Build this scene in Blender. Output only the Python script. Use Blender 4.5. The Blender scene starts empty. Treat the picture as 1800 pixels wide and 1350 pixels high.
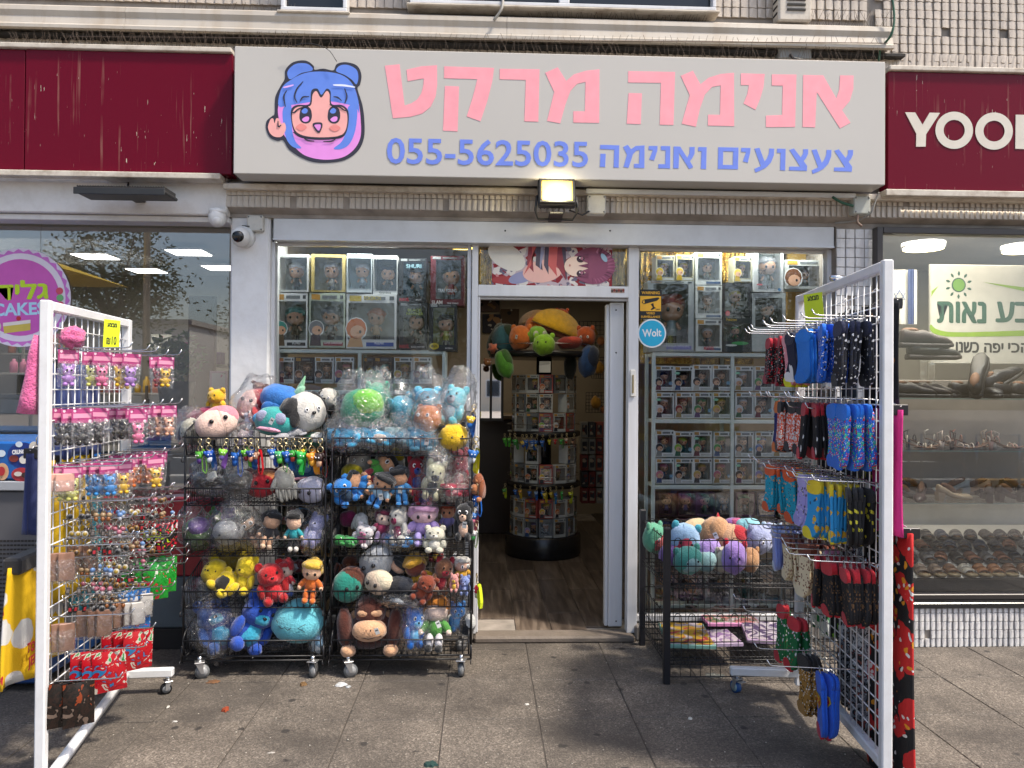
import bpy, math, random
from mathutils import Vector, Matrix, noise, Euler
D = bpy.data; SC = bpy.context.scene; COL = SC.collection
PI = math.pi; rad = math.radians
rnd = random.Random(7)
# ---------------- camera, world, sun, exposure ----------------
F = 1352.0
CR = Matrix.Rotation(-rad(2.25), 3, 'Z') @ Matrix.Rotation(rad(90.5), 3, 'X') @ Matrix.Rotation(rad(0.4), 3, 'Z')
C0 = Vector((0, 0, 1.5))
cam = D.cameras.new('camera'); cam.sensor_width = 36; cam.lens = 36*F/1800; cam.clip_end = 400; cam.clip_start = .05
camo = D.objects.new('camera', cam); COL.objects.link(camo)
camo.matrix_world = Matrix.Translation(C0) @ CR.to_4x4(); SC.camera = camo
def ray(px, py): return CR @ Vector(((px-900)/F, (675-py)/F, -1))
def at(px, py, Y):
    d = ray(px, py); return C0 + d*(Y/d.y)
def gnd(px, py, z=0):
    d = ray(px, py); return C0 + d*((z-1.5)/d.z)
def ax(px, Y, py=687): return at(px, py, Y).x
def az(px, py, Y): return at(px, py, Y).z
def pxm(Y): return Y/F     # metres per photo pixel at depth Y
W = D.worlds.new('World'); SC.world = W; W.use_nodes = True
nt = W.node_tree; nt.nodes.clear()
sky = nt.nodes.new('ShaderNodeTexSky'); sky.sky_type = 'NISHITA'; sky.sun_disc = False
SUN_EL, SUN_AZ = 58, 118      # azimuth clockwise from +Y (north): to the right and behind the camera
sky.sun_elevation = rad(SUN_EL); sky.sun_rotation = rad(SUN_AZ); sky.air_density = 1.0; sky.dust_density = 3.0; sky.ozone_density = 1.0
bg = nt.nodes.new('ShaderNodeBackground'); bg.inputs[1].default_value = 0.14
wo = nt.nodes.new('ShaderNodeOutputWorld'); nt.links.new(sky.outputs[0], bg.inputs[0]); nt.links.new(bg.outputs[0], wo.inputs[0])
sl = D.lights.new('sun', 'SUN'); sl.energy = 2.7; sl.angle = rad(5); sl.color = (1, .9, .77)
so = D.objects.new('sun', sl); COL.objects.link(so)
sd = Vector((math.sin(rad(SUN_AZ))*math.cos(rad(SUN_EL)), math.cos(rad(SUN_AZ))*math.cos(rad(SUN_EL)), math.sin(rad(SUN_EL))))
so.rotation_euler = sd.to_track_quat('Z', 'Y').to_euler(); so.location = (6, -6, 12)
SC.view_settings.view_transform = 'Standard'; SC.view_settings.look = 'None'; SC.view_settings.gamma = 1
SC.view_settings.use_curve_mapping = False; SC.view_settings.exposure = 0.9
SC.render.engine = 'CYCLES'
cy = SC.cycles; cy.transparent_max_bounces = 24; cy.max_bounces = 8; cy.diffuse_bounces = 4; cy.glossy_bounces = 4
cy.caustics_reflective = False; cy.caustics_refractive = False; cy.use_denoising = True; cy.sample_clamp_indirect = 4
# ---------------- materials ----------------
MC = {}
def hexc(h):
    h = h.lstrip('#'); h = h if len(h) == 6 else ''.join(c*2 for c in h); v = [int(h[i:i+2], 16)/255 for i in (0, 2, 4)]
    return tuple(x/12.92 if x <= .04045 else ((x+.055)/1.055)**2.4 for x in v)
def col(c): return hexc(c) if isinstance(c, str) else tuple(c)
def newmat(name):
    m = D.materials.new(name); m.use_nodes = True; n = m.node_tree; b = n.nodes['Principled BSDF']; return m, n, b
def N(n, t, **k):
    x = n.nodes.new(t)
    for a, v in k.items():
        if a.startswith('i_'): x.inputs[int(a[2:]) if a[2:].isdigit() else a[2:]].default_value = v
        else: setattr(x, a, v)
    return x
def mixc(n, fac, a, b, mode='MIX'):
    x = n.nodes.new('ShaderNodeMix'); x.data_type = 'RGBA'; x.blend_type = mode
    for si, v in ((0, fac), (6, a), (7, b)):
        sock = x.inputs[si]
        if hasattr(v, 'is_output'): n.links.new(v, sock)
        elif isinstance(v, (int, float)): sock.default_value = v if si == 0 else (v, v, v, 1)
        else: sock.default_value = (*v[:3], 1)
    return x.outputs[2]
def ramp(n, src, stops):
    r = n.nodes.new('ShaderNodeValToRGB'); n.links.new(src, r.inputs[0]); e = r.color_ramp.elements
    while len(e) < len(stops): e.new(.5)
    for i, (p, c) in enumerate(stops): e[i].position = p; e[i].color = (c, c, c, 1) if isinstance(c, (int, float)) else (*c, 1)
    return r.outputs[0]
def M(key, c, rough=.6, metal=0, var=.12, vs=6, bump=0, bs=60, coat=0, sheen=0, dirt=0, dcol=(.12, .1, .07), emis=0, streak=False, spec=None):
    k = (key, col(c), rough, metal, var, vs, bump, bs, coat, sheen, dirt, emis, streak)
    if k in MC: return MC[k]
    m, n, b = newmat(key); c = col(c)
    tc = N(n, 'ShaderNodeTexCoord'); co = tc.outputs['Object']
    if streak:
        mp = N(n, 'ShaderNodeMapping'); mp.inputs['Scale'].default_value = (1, 1, .12); n.links.new(co, mp.inputs[0]); cs = mp.outputs[0]
    else: cs = co
    cc = None
    if var:
        a = N(n, 'ShaderNodeTexNoise', i_2=vs, i_3=5.0); n.links.new(cs, a.inputs[0])
        f = ramp(n, a.outputs[0], [(.3, 0), (.7, 1)])
        cc = mixc(n, f, tuple(x*(1-var) for x in c), tuple(min(1, x*(1+var*.7)) for x in c))
    if dirt:
        a = N(n, 'ShaderNodeTexNoise', i_2=vs*2.3, i_3=8.0); a.inputs['Roughness'].default_value = .7; n.links.new(cs, a.inputs[0])
        f = ramp(n, a.outputs[0], [(.45, 0), (.75, dirt)])
        cc = mixc(n, f, cc if cc else c, dcol)
    if cc: n.links.new(cc, b.inputs['Base Color'])
    else: b.inputs['Base Color'].default_value = (*c, 1)
    b.inputs['Roughness'].default_value = rough; b.inputs['Metallic'].default_value = metal
    if coat: b.inputs['Coat Weight'].default_value = coat; b.inputs['Coat Roughness'].default_value = .1
    if sheen: b.inputs['Sheen Weight'].default_value = sheen; b.inputs['Sheen Roughness'].default_value = .5
    if spec is not None: b.inputs['Specular IOR Level'].default_value = spec
    if emis: b.inputs['Emission Color'].default_value = (*c, 1); b.inputs['Emission Strength'].default_value = emis
    if bump:
        a = N(n, 'ShaderNodeTexNoise', i_2=bs, i_3=4.0); n.links.new(co, a.inputs[0])
        q = N(n, 'ShaderNodeBump', i_0=bump, i_1=.01); n.links.new(a.outputs[0], q.inputs['Height']); n.links.new(q.outputs[0], b.inputs['Normal'])
    MC[k] = m; return m
def fab(c, b=.55): return M('plush_fabric', c, .95, var=.2, vs=24, bump=b, bs=110, sheen=.4)
def cloth(c): return M('cloth', c, .9, var=.15, vs=12, bump=.3, bs=220, sheen=.15)
def pla(c, r=.35): return M('plastic', c, r, var=.04)
def prt(c): return M('print', c, .5, var=.06, vs=14)
def pat(key, base, dots, scale=30, th=.3, metric='EUCLIDEAN', rough=.85, seed=0, stretch=(1, 1, 1)):
    """printed/knitted pattern: motifs of several colours scattered by voronoi cells"""
    k = ('pat', key, base, tuple(dots), scale, th, seed, stretch)
    if k in MC: return MC[k]
    m, n, b = newmat(key); tc = N(n, 'ShaderNodeTexCoord'); cc = col(base)
    for i, dcl in enumerate(dots):
        mp = N(n, 'ShaderNodeMapping'); mp.inputs['Location'].default_value = (i*.37+seed, i*1.3, i*.71); mp.inputs['Scale'].default_value = stretch
        sm_, tm_ = (1+.35*i, 1-.22*i)
        if isinstance(dcl, tuple) and not isinstance(dcl[0], float): dcl, sm_, tm_ = dcl
        n.links.new(tc.outputs['Object'], mp.inputs[0])
        nz = N(n, 'ShaderNodeTexNoise', i_2=scale*.9, i_3=3.0); n.links.new(mp.outputs[0], nz.inputs[0])
        ad = N(n, 'ShaderNodeVectorMath', operation='MULTIPLY_ADD'); n.links.new(nz.outputs[1], ad.inputs[0]); ad.inputs[1].default_value = (1.1/scale,)*3; n.links.new(mp.outputs[0], ad.inputs[2])
        v = N(n, 'ShaderNodeTexVoronoi', i_2=scale*sm_); n.links.new(ad.outputs[0], v.inputs[0])
        f = ramp(n, v.outputs[0], [(th*tm_, 1), (th*tm_+.02, 0)])
        cc = mixc(n, f, cc, col(dcl))
    n.links.new(cc, b.inputs['Base Color']); b.inputs['Roughness'].default_value = rough
    nb = N(n, 'ShaderNodeTexNoise', i_2=240.0, i_3=2.0); n.links.new(tc.outputs['Object'], nb.inputs[0])
    q = N(n, 'ShaderNodeBump', i_0=.25, i_1=.01); n.links.new(nb.outputs[0], q.inputs['Height']); n.links.new(q.outputs[0], b.inputs['Normal'])
    MC[k] = m; return m
def blotch(key, cols, scale=30, rough=.4, seed=0, var=1.5):
    k = ('blotch', key, tuple(cols), scale, seed)
    if k in MC: return MC[k]
    m, n, b = newmat(key); tc = N(n, 'ShaderNodeTexCoord'); mp = N(n, 'ShaderNodeMapping'); mp.inputs['Location'].default_value = (seed*1.7, seed*.9, seed*2.3); n.links.new(tc.outputs['Object'], mp.inputs[0])
    nz = N(n, 'ShaderNodeTexNoise', i_2=float(scale), i_3=2.5); nz.inputs['Distortion'].default_value = var; n.links.new(mp.outputs[0], nz.inputs[0])
    r = n.nodes.new('ShaderNodeValToRGB'); n.links.new(nz.outputs[0], r.inputs[0]); e = r.color_ramp.elements; r.color_ramp.interpolation = 'LINEAR'; L = len(cols)
    while len(e) < 2*L: e.new(.5)
    for i, c in enumerate(cols): lo = .3+.4*i/L; hi = .3+.4*(i+1)/L; e[2*i].position = lo+.004; e[2*i].color = (*col(c), 1); e[2*i+1].position = hi-.004; e[2*i+1].color = (*col(c), 1)
    n.links.new(r.outputs[0], b.inputs['Base Color']); b.inputs['Roughness'].default_value = rough; MC[k] = m; return m
def clearmat(name, tint, base, edge, rough, bump=0, bs=20, gcol=(1, 1, 1)):
    """thin clear sheet: transparent plus a mirror coat growing toward grazing angles"""
    m = D.materials.new(name); m.use_nodes = True; n = m.node_tree; n.nodes.clear()
    o = N(n, 'ShaderNodeOutputMaterial'); t = N(n, 'ShaderNodeBsdfTransparent'); t.inputs[0].default_value = (*tint, 1)
    g = N(n, 'ShaderNodeBsdfGlossy'); g.inputs['Roughness'].default_value = rough; g.inputs[0].default_value = (*gcol, 1)
    lw = N(n, 'ShaderNodeLayerWeight', i_0=.35); mr = N(n, 'ShaderNodeMapRange', i_3=base, i_4=edge)
    n.links.new(lw.outputs['Facing'], mr.inputs[0]); mx = N(n, 'ShaderNodeMixShader')
    n.links.new(mr.outputs[0], mx.inputs[0]); n.links.new(t.outputs[0], mx.inputs[1]); n.links.new(g.outputs[0], mx.inputs[2]); n.links.new(mx.outputs[0], o.inputs[0])
    if bump:
        tc = N(n, 'ShaderNodeTexCoord'); a = N(n, 'ShaderNodeTexNoise', i_2=bs, i_3=3.0); a.inputs['Distortion'].default_value = 1.2
        n.links.new(tc.outputs['Object'], a.inputs[0]); q = N(n, 'ShaderNodeBump', i_0=bump, i_1=.02); n.links.new(a.outputs[0], q.inputs['Height'])
        n.links.new(q.outputs[0], g.inputs['Normal']); n.links.new(q.outputs[0], lw.inputs['Normal'])
    return m
def glassmat(name='window_glass', k=1.1):
    m = D.materials.new(name); m.use_nodes = True; n = m.node_tree; n.nodes.clear()
    o = N(n, 'ShaderNodeOutputMaterial'); t = N(n, 'ShaderNodeBsdfTransparent'); t.inputs[0].default_value = (.985, .99, .988, 1); g = N(n, 'ShaderNodeBsdfGlossy'); g.inputs['Roughness'].default_value = 0
    f = N(n, 'ShaderNodeFresnel', i_0=1.5); mu = N(n, 'ShaderNodeMath', operation='MULTIPLY', i_1=k, use_clamp=True); n.links.new(f.outputs[0], mu.inputs[0]); mx = N(n, 'ShaderNodeMixShader')
    n.links.new(mu.outputs[0], mx.inputs[0]); n.links.new(t.outputs[0], mx.inputs[1]); n.links.new(g.outputs[0], mx.inputs[2]); n.links.new(mx.outputs[0], o.inputs[0]); return m
GLASS = glassmat(); GLASS2 = glassmat('boosted_reflection_glass', 3.6)  # second one: same plain glass, mirror share raised to strengthen the street reflection
BAG = clearmat('plastic_bag_film', (.97, .975, .98), .035, .7, .12, .8, 60)
CLEAR = clearmat('clear_box_film', (.96, .965, .965), .035, .6, .05, .15, 9)
DRAWN = prt('#17181c')
BLACKW = M('black_wire', (.012, .012, .014), .4, var=0)
CHROME = M('chrome_wire', (.62, .62, .62), .22, 1, var=0)
WHITEP = M('white_powder_coat', (.74, .75, .76), .38, var=.05, vs=5, dirt=.25, dcol=(.4, .38, .34))
EYE = pla((.01, .01, .012), .15); EYEW = pla((.85, .85, .85), .3)
# ---------------- mesh builder ----------------
class MB:
    def __init__(s): s.v = []; s.f = []; s.m = []; s.mats = []; s.sm = []
    def mi(s, mat):
        if mat not in s.mats: s.mats.append(mat)
        return s.mats.index(mat)
    def add(s, vs, fs, mat, smooth=False):
        o = len(s.v); i = s.mi(mat); s.v += [Vector(v) for v in vs]
        for f in fs: s.f.append(tuple(o+k for k in f)); s.m.append(i); s.sm.append(smooth)
        return s
    def box(s, x0, x1, y0, y1, z0, z1, mat):
        v = [(x, y, z) for z in (z0, z1) for y in (y0, y1) for x in (x0, x1)]
        return s.add(v, [(0, 2, 3, 1), (4, 5, 7, 6), (0, 1, 5, 4), (1, 3, 7, 5), (3, 2, 6, 7), (2, 0, 4, 6)], mat)
    def bbox(s, x0, x1, y0, y1, z0, z1, mat, b=.004):
        """box with chamfered edges"""
        b = min(b, (x1-x0)*.4, (y1-y0)*.4, (z1-z0)*.4); c = [((x0+x1)/2, (x1-x0)/2), ((y0+y1)/2, (y1-y0)/2), ((z0+z1)/2, (z1-z0)/2)]
        vs = []; idx = {}
        for sx in (-1, 1):
            for sy in (-1, 1):
                for sz in (-1, 1):
                    for k in range(3):
                        p = [c[a][0]+(sx, sy, sz)[a]*(c[a][1]-(0 if a == k else b)) for a in range(3)]
                        idx[(sx, sy, sz, k)] = len(vs); vs.append(p)
        fs = []
        for k in range(3):
            a, d = [q for q in range(3) if q != k]
            for sg in (-1, 1):
                q = []
                for u, w in ((-1, -1), (1, -1), (1, 1), (-1, 1)):
                    t = [0, 0, 0]; t[k] = sg; t[a] = u; t[d] = w; q.append(idx[(*t, k)])
                fs.append(q if (sg > 0) ^ (k == 1) else q[::-1])
        for k in range(3):
            a, d = [q for q in range(3) if q != k]
            for u in (-1, 1):
                for w in (-1, 1):
                    t0 = [0]*3; t1 = [0]*3; t0[k] = -1; t1[k] = 1; t0[a] = t1[a] = u; t0[d] = t1[d] = w
                    fs.append([idx[(*t0, a)], idx[(*t1, a)], idx[(*t1, d)], idx[(*t0, d)]])
        for sx in (-1, 1):
            for sy in (-1, 1):
                for sz in (-1, 1): fs.append([idx[(sx, sy, sz, k)] for k in range(3)])
        return s.add(vs, fs, mat)
    def tube(s, pts, r, mat, n=6, cap=True, smooth=True):
        pts = [Vector(p) for p in pts]; vs = []; fs = []; L = len(pts); up = None
        for i, p in enumerate(pts):
            t = (pts[min(i+1, L-1)]-pts[max(i-1, 0)]).normalized()
            if up is None: up = Vector((0, 0, 1)) if abs(t.z) < .9 else Vector((1, 0, 0))
            a = t.cross(up).normalized(); up = a.cross(t).normalized()
            rr = r[i] if isinstance(r, (list, tuple)) else r
            for k in range(n):
                q = 2*PI*(k+.5)/n; vs.append(p+a*math.cos(q)*rr+up*math.sin(q)*rr)
        for i in range(L-1):
            for k in range(n): fs.append((i*n+k, i*n+(k+1) % n, (i+1)*n+(k+1) % n, (i+1)*n+k))
        if cap: fs += [tuple(range(n))[::-1], tuple((L-1)*n+k for k in range(n))]
        return s.add(vs, fs, mat, smooth)
    def ball(s, c, r, mat, seg=14, rings=9, rot=None, lump=0, sc=3, sq=1.0):
        if isinstance(r, (int, float)): r = (r, r, r)
        c = Vector(c); vs = []; fs = []
        def pt(a, b):
            d = Vector((math.cos(a)*math.cos(b), math.sin(a)*math.cos(b), math.sin(b)))
            if sq != 1: d = Vector([math.copysign(abs(x)**sq, x) for x in d])
            k = 1+(lump*noise.noise(d*sc+c*7+Vector((r[0]*31, 0, 0))) if lump else 0)
            p = Vector((d.x*r[0], d.y*r[1], d.z*r[2]))*k
            if rot: p = rot @ p
            return c+p
        vs.append(pt(0, -PI/2))
        for j in range(1, rings):
            for i in range(seg): vs.append(pt(2*PI*i/seg, -PI/2+PI*j/rings))
        vs.append(pt(0, PI/2)); t = len(vs)-1
        for i in range(seg):
            fs.append((0, 1+(i+1) % seg, 1+i)); fs.append((t, t-seg+i, t-seg+(i+1) % seg))
            for j in range(rings-2):
                a = 1+j*seg; fs.append((a+i, a+(i+1) % seg, a+seg+(i+1) % seg, a+seg+i))
        return s.add(vs, fs, mat, True)
    def cyl(s, p0, p1, r, mat, n=16, r2=None):
        return s.tube([p0, p1], [r, r if r2 is None else r2], mat, n)
    def prism(s, pts, y0, y1, mat, smooth=False):
        """outline in x,z extruded along y"""
        n = len(pts); vs = [(x, y0, z) for x, z in pts]+[(x, y1, z) for x, z in pts]
        fs = [tuple(range(n)), tuple(range(n, 2*n))[::-1]]+[(i, n+i, n+(i+1) % n, (i+1) % n) for i in range(n)]
        return s.add(vs, fs, mat, smooth)
    def lathe(s, prof, c, mat, n=24):
        c = Vector(c); vs = []; fs = []
        for r, z in prof:
            for k in range(n): vs.append(c+Vector((r*math.cos(2*PI*k/n), r*math.sin(2*PI*k/n), z)))
        for i in range(len(prof)-1):
            for k in range(n): fs.append((i*n+k, i*n+(k+1) % n, (i+1)*n+(k+1) % n, (i+1)*n+k))
        return s.add(vs, fs, mat, True)
    def xf(s, mtx, start=0):
        for i in range(start, len(s.v)): s.v[i] = mtx @ s.v[i]
        return s
    def build(s, name, parent=None, origin=None, fixn=False):
        me = D.meshes.new(name)
        if origin is None: origin = Vector(parent['_o']) if parent is not None and '_o' in parent else Vector((0, 0, 0))
        me.from_pydata([v-origin for v in s.v], [], s.f)
        for m in s.mats: me.materials.append(m)
        me.polygons.foreach_set('material_index', s.m); me.polygons.foreach_set('use_smooth', s.sm)
        if fixn:
            import bmesh
            b = bmesh.new(); b.from_mesh(me); bmesh.ops.recalc_face_normals(b, faces=b.faces); b.to_mesh(me); b.free()
        me.update(); o = D.objects.new(name, me); COL.objects.link(o)
        if parent is not None: o.parent = parent
        return o
LABELS = {}
def tag(o, label, cat, group=None, kind=None):
    if label: o['label'] = label
    if cat: o['category'] = cat
    if group: o['group'] = group
    if kind: o['kind'] = kind
    return o
def thing(name, label, cat, loc=(0, 0, 0), group=None, rot=None, world=False):
    """Empty at the base of a thing. world=True: its parts are given in world coordinates."""
    o = D.objects.new(name, None); COL.objects.link(o); o.location = loc; o.empty_display_size = .1
    if rot is not None: o.rotation_euler = rot
    if world: o['_o'] = tuple(loc)
    return tag(o, label, cat, group)
def solo(mb, name, label, cat, loc, group=None, kind=None):
    o = mb.build(name, origin=Vector(loc)); o.location = loc
    return tag(o, label, cat, group, kind)
def dup(root, loc=None, rot=None, label=None, group=None):
    def cp(o, par):
        c = o.copy(); COL.objects.link(c)
        if par is not None: c.parent = par
        for ch in KIDS.get(o.name) or list(o.children): cp(ch, c)
        return c
    r = cp(root, None)
    if loc is not None: r.location = loc
    if rot is not None: r.rotation_euler = rot
    if label: r['label'] = label
    if group: r['group'] = group
    return r
KIDS = {}
ORD = ['first', 'second', 'third', 'fourth', 'fifth', 'sixth', 'seventh', 'eighth', 'ninth', 'tenth', 'eleventh', 'twelfth', 'thirteenth', 'fourteenth', 'fifteenth', 'sixteenth']
def smooth_closed(pts, k=5):
    out = []; n = len(pts); P = [Vector(p) for p in pts]
    for i in range(n):
        a, b, c, d = P[i-1], P[i], P[(i+1) % n], P[(i+2) % n]
        for j in range(k):
            t = j/k; out.append(.5*((2*b)+(c-a)*t+(2*a-5*b+4*c-d)*t*t+(3*b-a-3*c+d)*t**3))
    return out
def smooth_open(pts, k=5):
    P = [Vector(p) for p in pts]; P = [2*P[0]-P[1]]+P+[2*P[-1]-P[-2]]; out = []
    for i in range(1, len(P)-2):
        a, b, c, d = P[i-1:i+3]
        for j in range(k):
            t = j/k; out.append(.5*((2*b)+(c-a)*t+(2*a-5*b+4*c-d)*t*t+(3*b-a-3*c+d)*t**3))
    out.append(P[-2]); return out
from mathutils.geometry import tessellate_polygon
def flat(mb, pts, y, mat, th=.0):
    """flat outline facing -y, concave allowed; pts are (x,z)"""
    v = [Vector((p[0], p[1], 0)) for p in pts]; tr = tessellate_polygon([v])
    A = sum(v[i].x*v[(i+1) % len(v)].y-v[(i+1) % len(v)].x*v[i].y for i in range(len(v)))
    fs = []
    for t in tr:
        a, b, c = (v[i] for i in t); cr = (b-a).cross(c-a).z
        fs.append(tuple(t) if cr > 0 else tuple(t)[::-1])
    n = len(v); vs = [(p.x, y, p.y) for p in v]
    if th:
        vs += [(p.x, y+th, p.y) for p in v]; fs += [(i, (i+1) % n, n+(i+1) % n, n+i) for i in range(n)]
    mb.add(vs, fs, mat)
_tc = {}
def text_geo(s, off=0.0):
    if (s, off) in _tc: return _tc[(s, off)]
    cu = D.curves.new('lettering', 'FONT'); cu.body = s; cu.offset = off; cu.resolution_u = 3; cu.size = 1
    o = D.objects.new('lettering', cu); COL.objects.link(o); dg = bpy.context.evaluated_depsgraph_get(); dg.update()
    me = D.meshes.new_from_object(o.evaluated_get(dg)); v = [tuple(x.co) for x in me.vertices]; f = [tuple(p.vertices) for p in me.polygons]
    D.objects.remove(o); D.meshes.remove(me); D.curves.remove(cu)
    if not v: v = [(0, 0, 0), (1, 0, 0), (1, 1, 0)]; f = [(0, 1, 2)]
    x0 = min(a[0] for a in v); x1 = max(a[0] for a in v); y0 = min(a[1] for a in v); y1 = max(a[1] for a in v)
    g = ([((a[0]-x0)/(x1-x0), (a[1]-y0)/(y1-y0)) for a in v], f, (x1-x0)/(y1-y0)); _tc[(s, off)] = g; return g
def text(mb, s, cx, cz, w, h, y, mat, off=0.0, rot=0, mirror=False, bold=0):
    """lettering fitted in a w x h rectangle centred at cx,cz on the plane y"""
    v, f, a = text_geo(s, off); c, q = math.cos(rot), math.sin(rot); vs = []
    heb = any('\u05d0' <= ch <= '\u05ea' for ch in s); g = h*.05 if heb else 0
    if heb: off = 0; v, f, a = text_geo(s, 0)
    for n_, (gx, gz) in enumerate(((0, 0),) if not heb else ((-g, 0), (g, 0), (0, -g*.6), (0, g*.6), (-g*.7, g*.5), (g*.7, -g*.5))):
        vs = []
        for u, t in v:
            X, Z = (u-.5)*(w-2*g)*(-1 if mirror else 1)+gx, (t-.5)*(h-1.2*g)+gz; vs.append((cx+X*c-Z*q, y-.0002*n_, cz+X*q+Z*c))
        mb.add(vs, f, mat)
def prect(x0, y0, x1, y1, Y):
    """photo rectangle -> world x0,x1,z0,z1 on plane Y"""
    xm, ym = (x0+x1)/2, (y0+y1)/2
    return at(x0, ym, Y).x, at(x1, ym, Y).x, at(xm, y1, Y).z, at(xm, y0, Y).z
def ptext(mb, s, x0, y0, x1, y1, Y, mat, off=0.0, rot=0):
    a, b, c, d = prect(x0, y0, x1, y1, Y); text(mb, s, (a+b)/2, (c+d)/2, b-a, d-c, Y, mat, off, rot)
# ---------------- setting materials ----------------
def pavemat():
    m, n, b = newmat('granite_aggregate'); g = N(n, 'ShaderNodeNewGeometry'); P = g.outputs['Position']; oi = N(n, 'ShaderNodeObjectInfo')
    v = N(n, 'ShaderNodeTexVoronoi', i_2=150.0); n.links.new(P, v.inputs[0])
    v2 = N(n, 'ShaderNodeTexVoronoi', i_2=330.0); n.links.new(P, v2.inputs[0])
    a = ramp(n, v.outputs[1], [(.15, (.06, .052, .044)), (.45, (.155, .132, .108)), (.72, (.29, .25, .205)), (.93, (.55, .48, .40))])
    a2 = ramp(n, v2.outputs[1], [(.2, (.06, .048, .038)), (.9, (.33, .285, .235))])
    c = mixc(n, .45, a, a2)
    st = N(n, 'ShaderNodeTexNoise', i_2=1.7, i_3=6.0); st.inputs['Roughness'].default_value = .65; n.links.new(P, st.inputs[0])
    c = mixc(n, ramp(n, st.outputs[0], [(.34, .0), (.62, .78)]), c, (.045, .038, .032))
    gum = N(n, 'ShaderNodeTexVoronoi', i_2=6.0); n.links.new(P, gum.inputs[0])
    gn = N(n, 'ShaderNodeTexNoise', i_2=30.0, i_3=3.0); n.links.new(P, gn.inputs[0])
    sm = N(n, 'ShaderNodeMath', operation='ADD'); n.links.new(gum.outputs[0], sm.inputs[0]); mu = N(n, 'ShaderNodeMath', operation='MULTIPLY', i_1=.16); n.links.new(gn.outputs[0], mu.inputs[0]); n.links.new(mu.outputs[0], sm.inputs[1])
    c = mixc(n, ramp(n, sm.outputs[0], [(.17, .85), (.215, 0)]), c, (.02, .018, .017))
    c = mixc(n, ramp(n, oi.outputs['Random'], [(0, 0), (1, .28)]), c, (.055, .05, .045))
    n.links.new(c, b.inputs['Base Color']); b.inputs['Roughness'].default_value = .72
    q = N(n, 'ShaderNodeBump', i_0=.5, i_1=.004); n.links.new(v.outputs[0], q.inputs['Height']); n.links.new(q.outputs[0], b.inputs['Normal']); return m
PAVE = pavemat()
def woodmat():
    m, n, b = newmat('wood_look_tile'); g = N(n, 'ShaderNodeNewGeometry'); oi = N(n, 'ShaderNodeObjectInfo')
    mp = N(n, 'ShaderNodeMapping'); mp.inputs['Scale'].default_value = (1, .09, 1); n.links.new(g.outputs['Position'], mp.inputs[0])
    a = N(n, 'ShaderNodeTexNoise', i_2=26.0, i_3=8.0); a.inputs['Distortion'].default_value = .6; n.links.new(mp.outputs[0], a.inputs[0])
    c = ramp(n, a.outputs[0], [(.3, (.05, .037, .028)), (.5, (.13, .098, .075)), (.72, (.26, .205, .16))])
    c = mixc(n, ramp(n, oi.outputs['Random'], [(0, 0), (1, .75)]), c, (.04, .03, .025))
    n.links.new(c, b.inputs['Base Color']); b.inputs['Roughness'].default_value = .38; return m
WOODT = woodmat()
TILEM = M('glazed_relief_tile', (.50, .44, .37), .33, var=.12, vs=3, dirt=.45, dcol=(.30, .25, .2), bump=.15, bs=40)
TILEW = M('glazed_relief_tile_white', (.66, .65, .64), .3, var=.1, vs=3, dirt=.4, dcol=(.36, .33, .3), bump=.15, bs=40)
GROUT = M('grout', (.30, .265, .23), .9, var=.3, vs=9)
PLASTER = M('painted_plaster', (.66, .64, .61), .75, var=.06, vs=2.5, dirt=.45, dcol=(.38, .33, .27), bump=.25, bs=25)
PILLARM = M('white_painted_pillar', (.74, .74, .73), .6, var=.05, vs=3, dirt=.3, dcol=(.42, .38, .33), bump=.2, bs=18)
ALU = M('white_aluminium', (.66, .67, .69), .38, var=.06, vs=4, dirt=.35, dcol=(.38, .36, .33), streak=True)
STEELW = M('grey_white_sheet', (.62, .63, .63), .35, var=.08, vs=3, dirt=.3, dcol=(.4, .38, .35))
LEDGE = M('cream_sheet_ledge', (.46, .42, .36), .45, var=.1, vs=3, dirt=.85, dcol=(.35, .28, .2), streak=True)
TRIM = M('weathered_cream_trim', (.58, .53, .45), .6, var=.1, vs=4, dirt=.8, dcol=(.22, .15, .09))
DARKF = M('dark_brown_frame', (.035, .028, .025), .4, var=.1)
DARK = M('dark_recess', (.02, .018, .017), .8, var=0)
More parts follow.
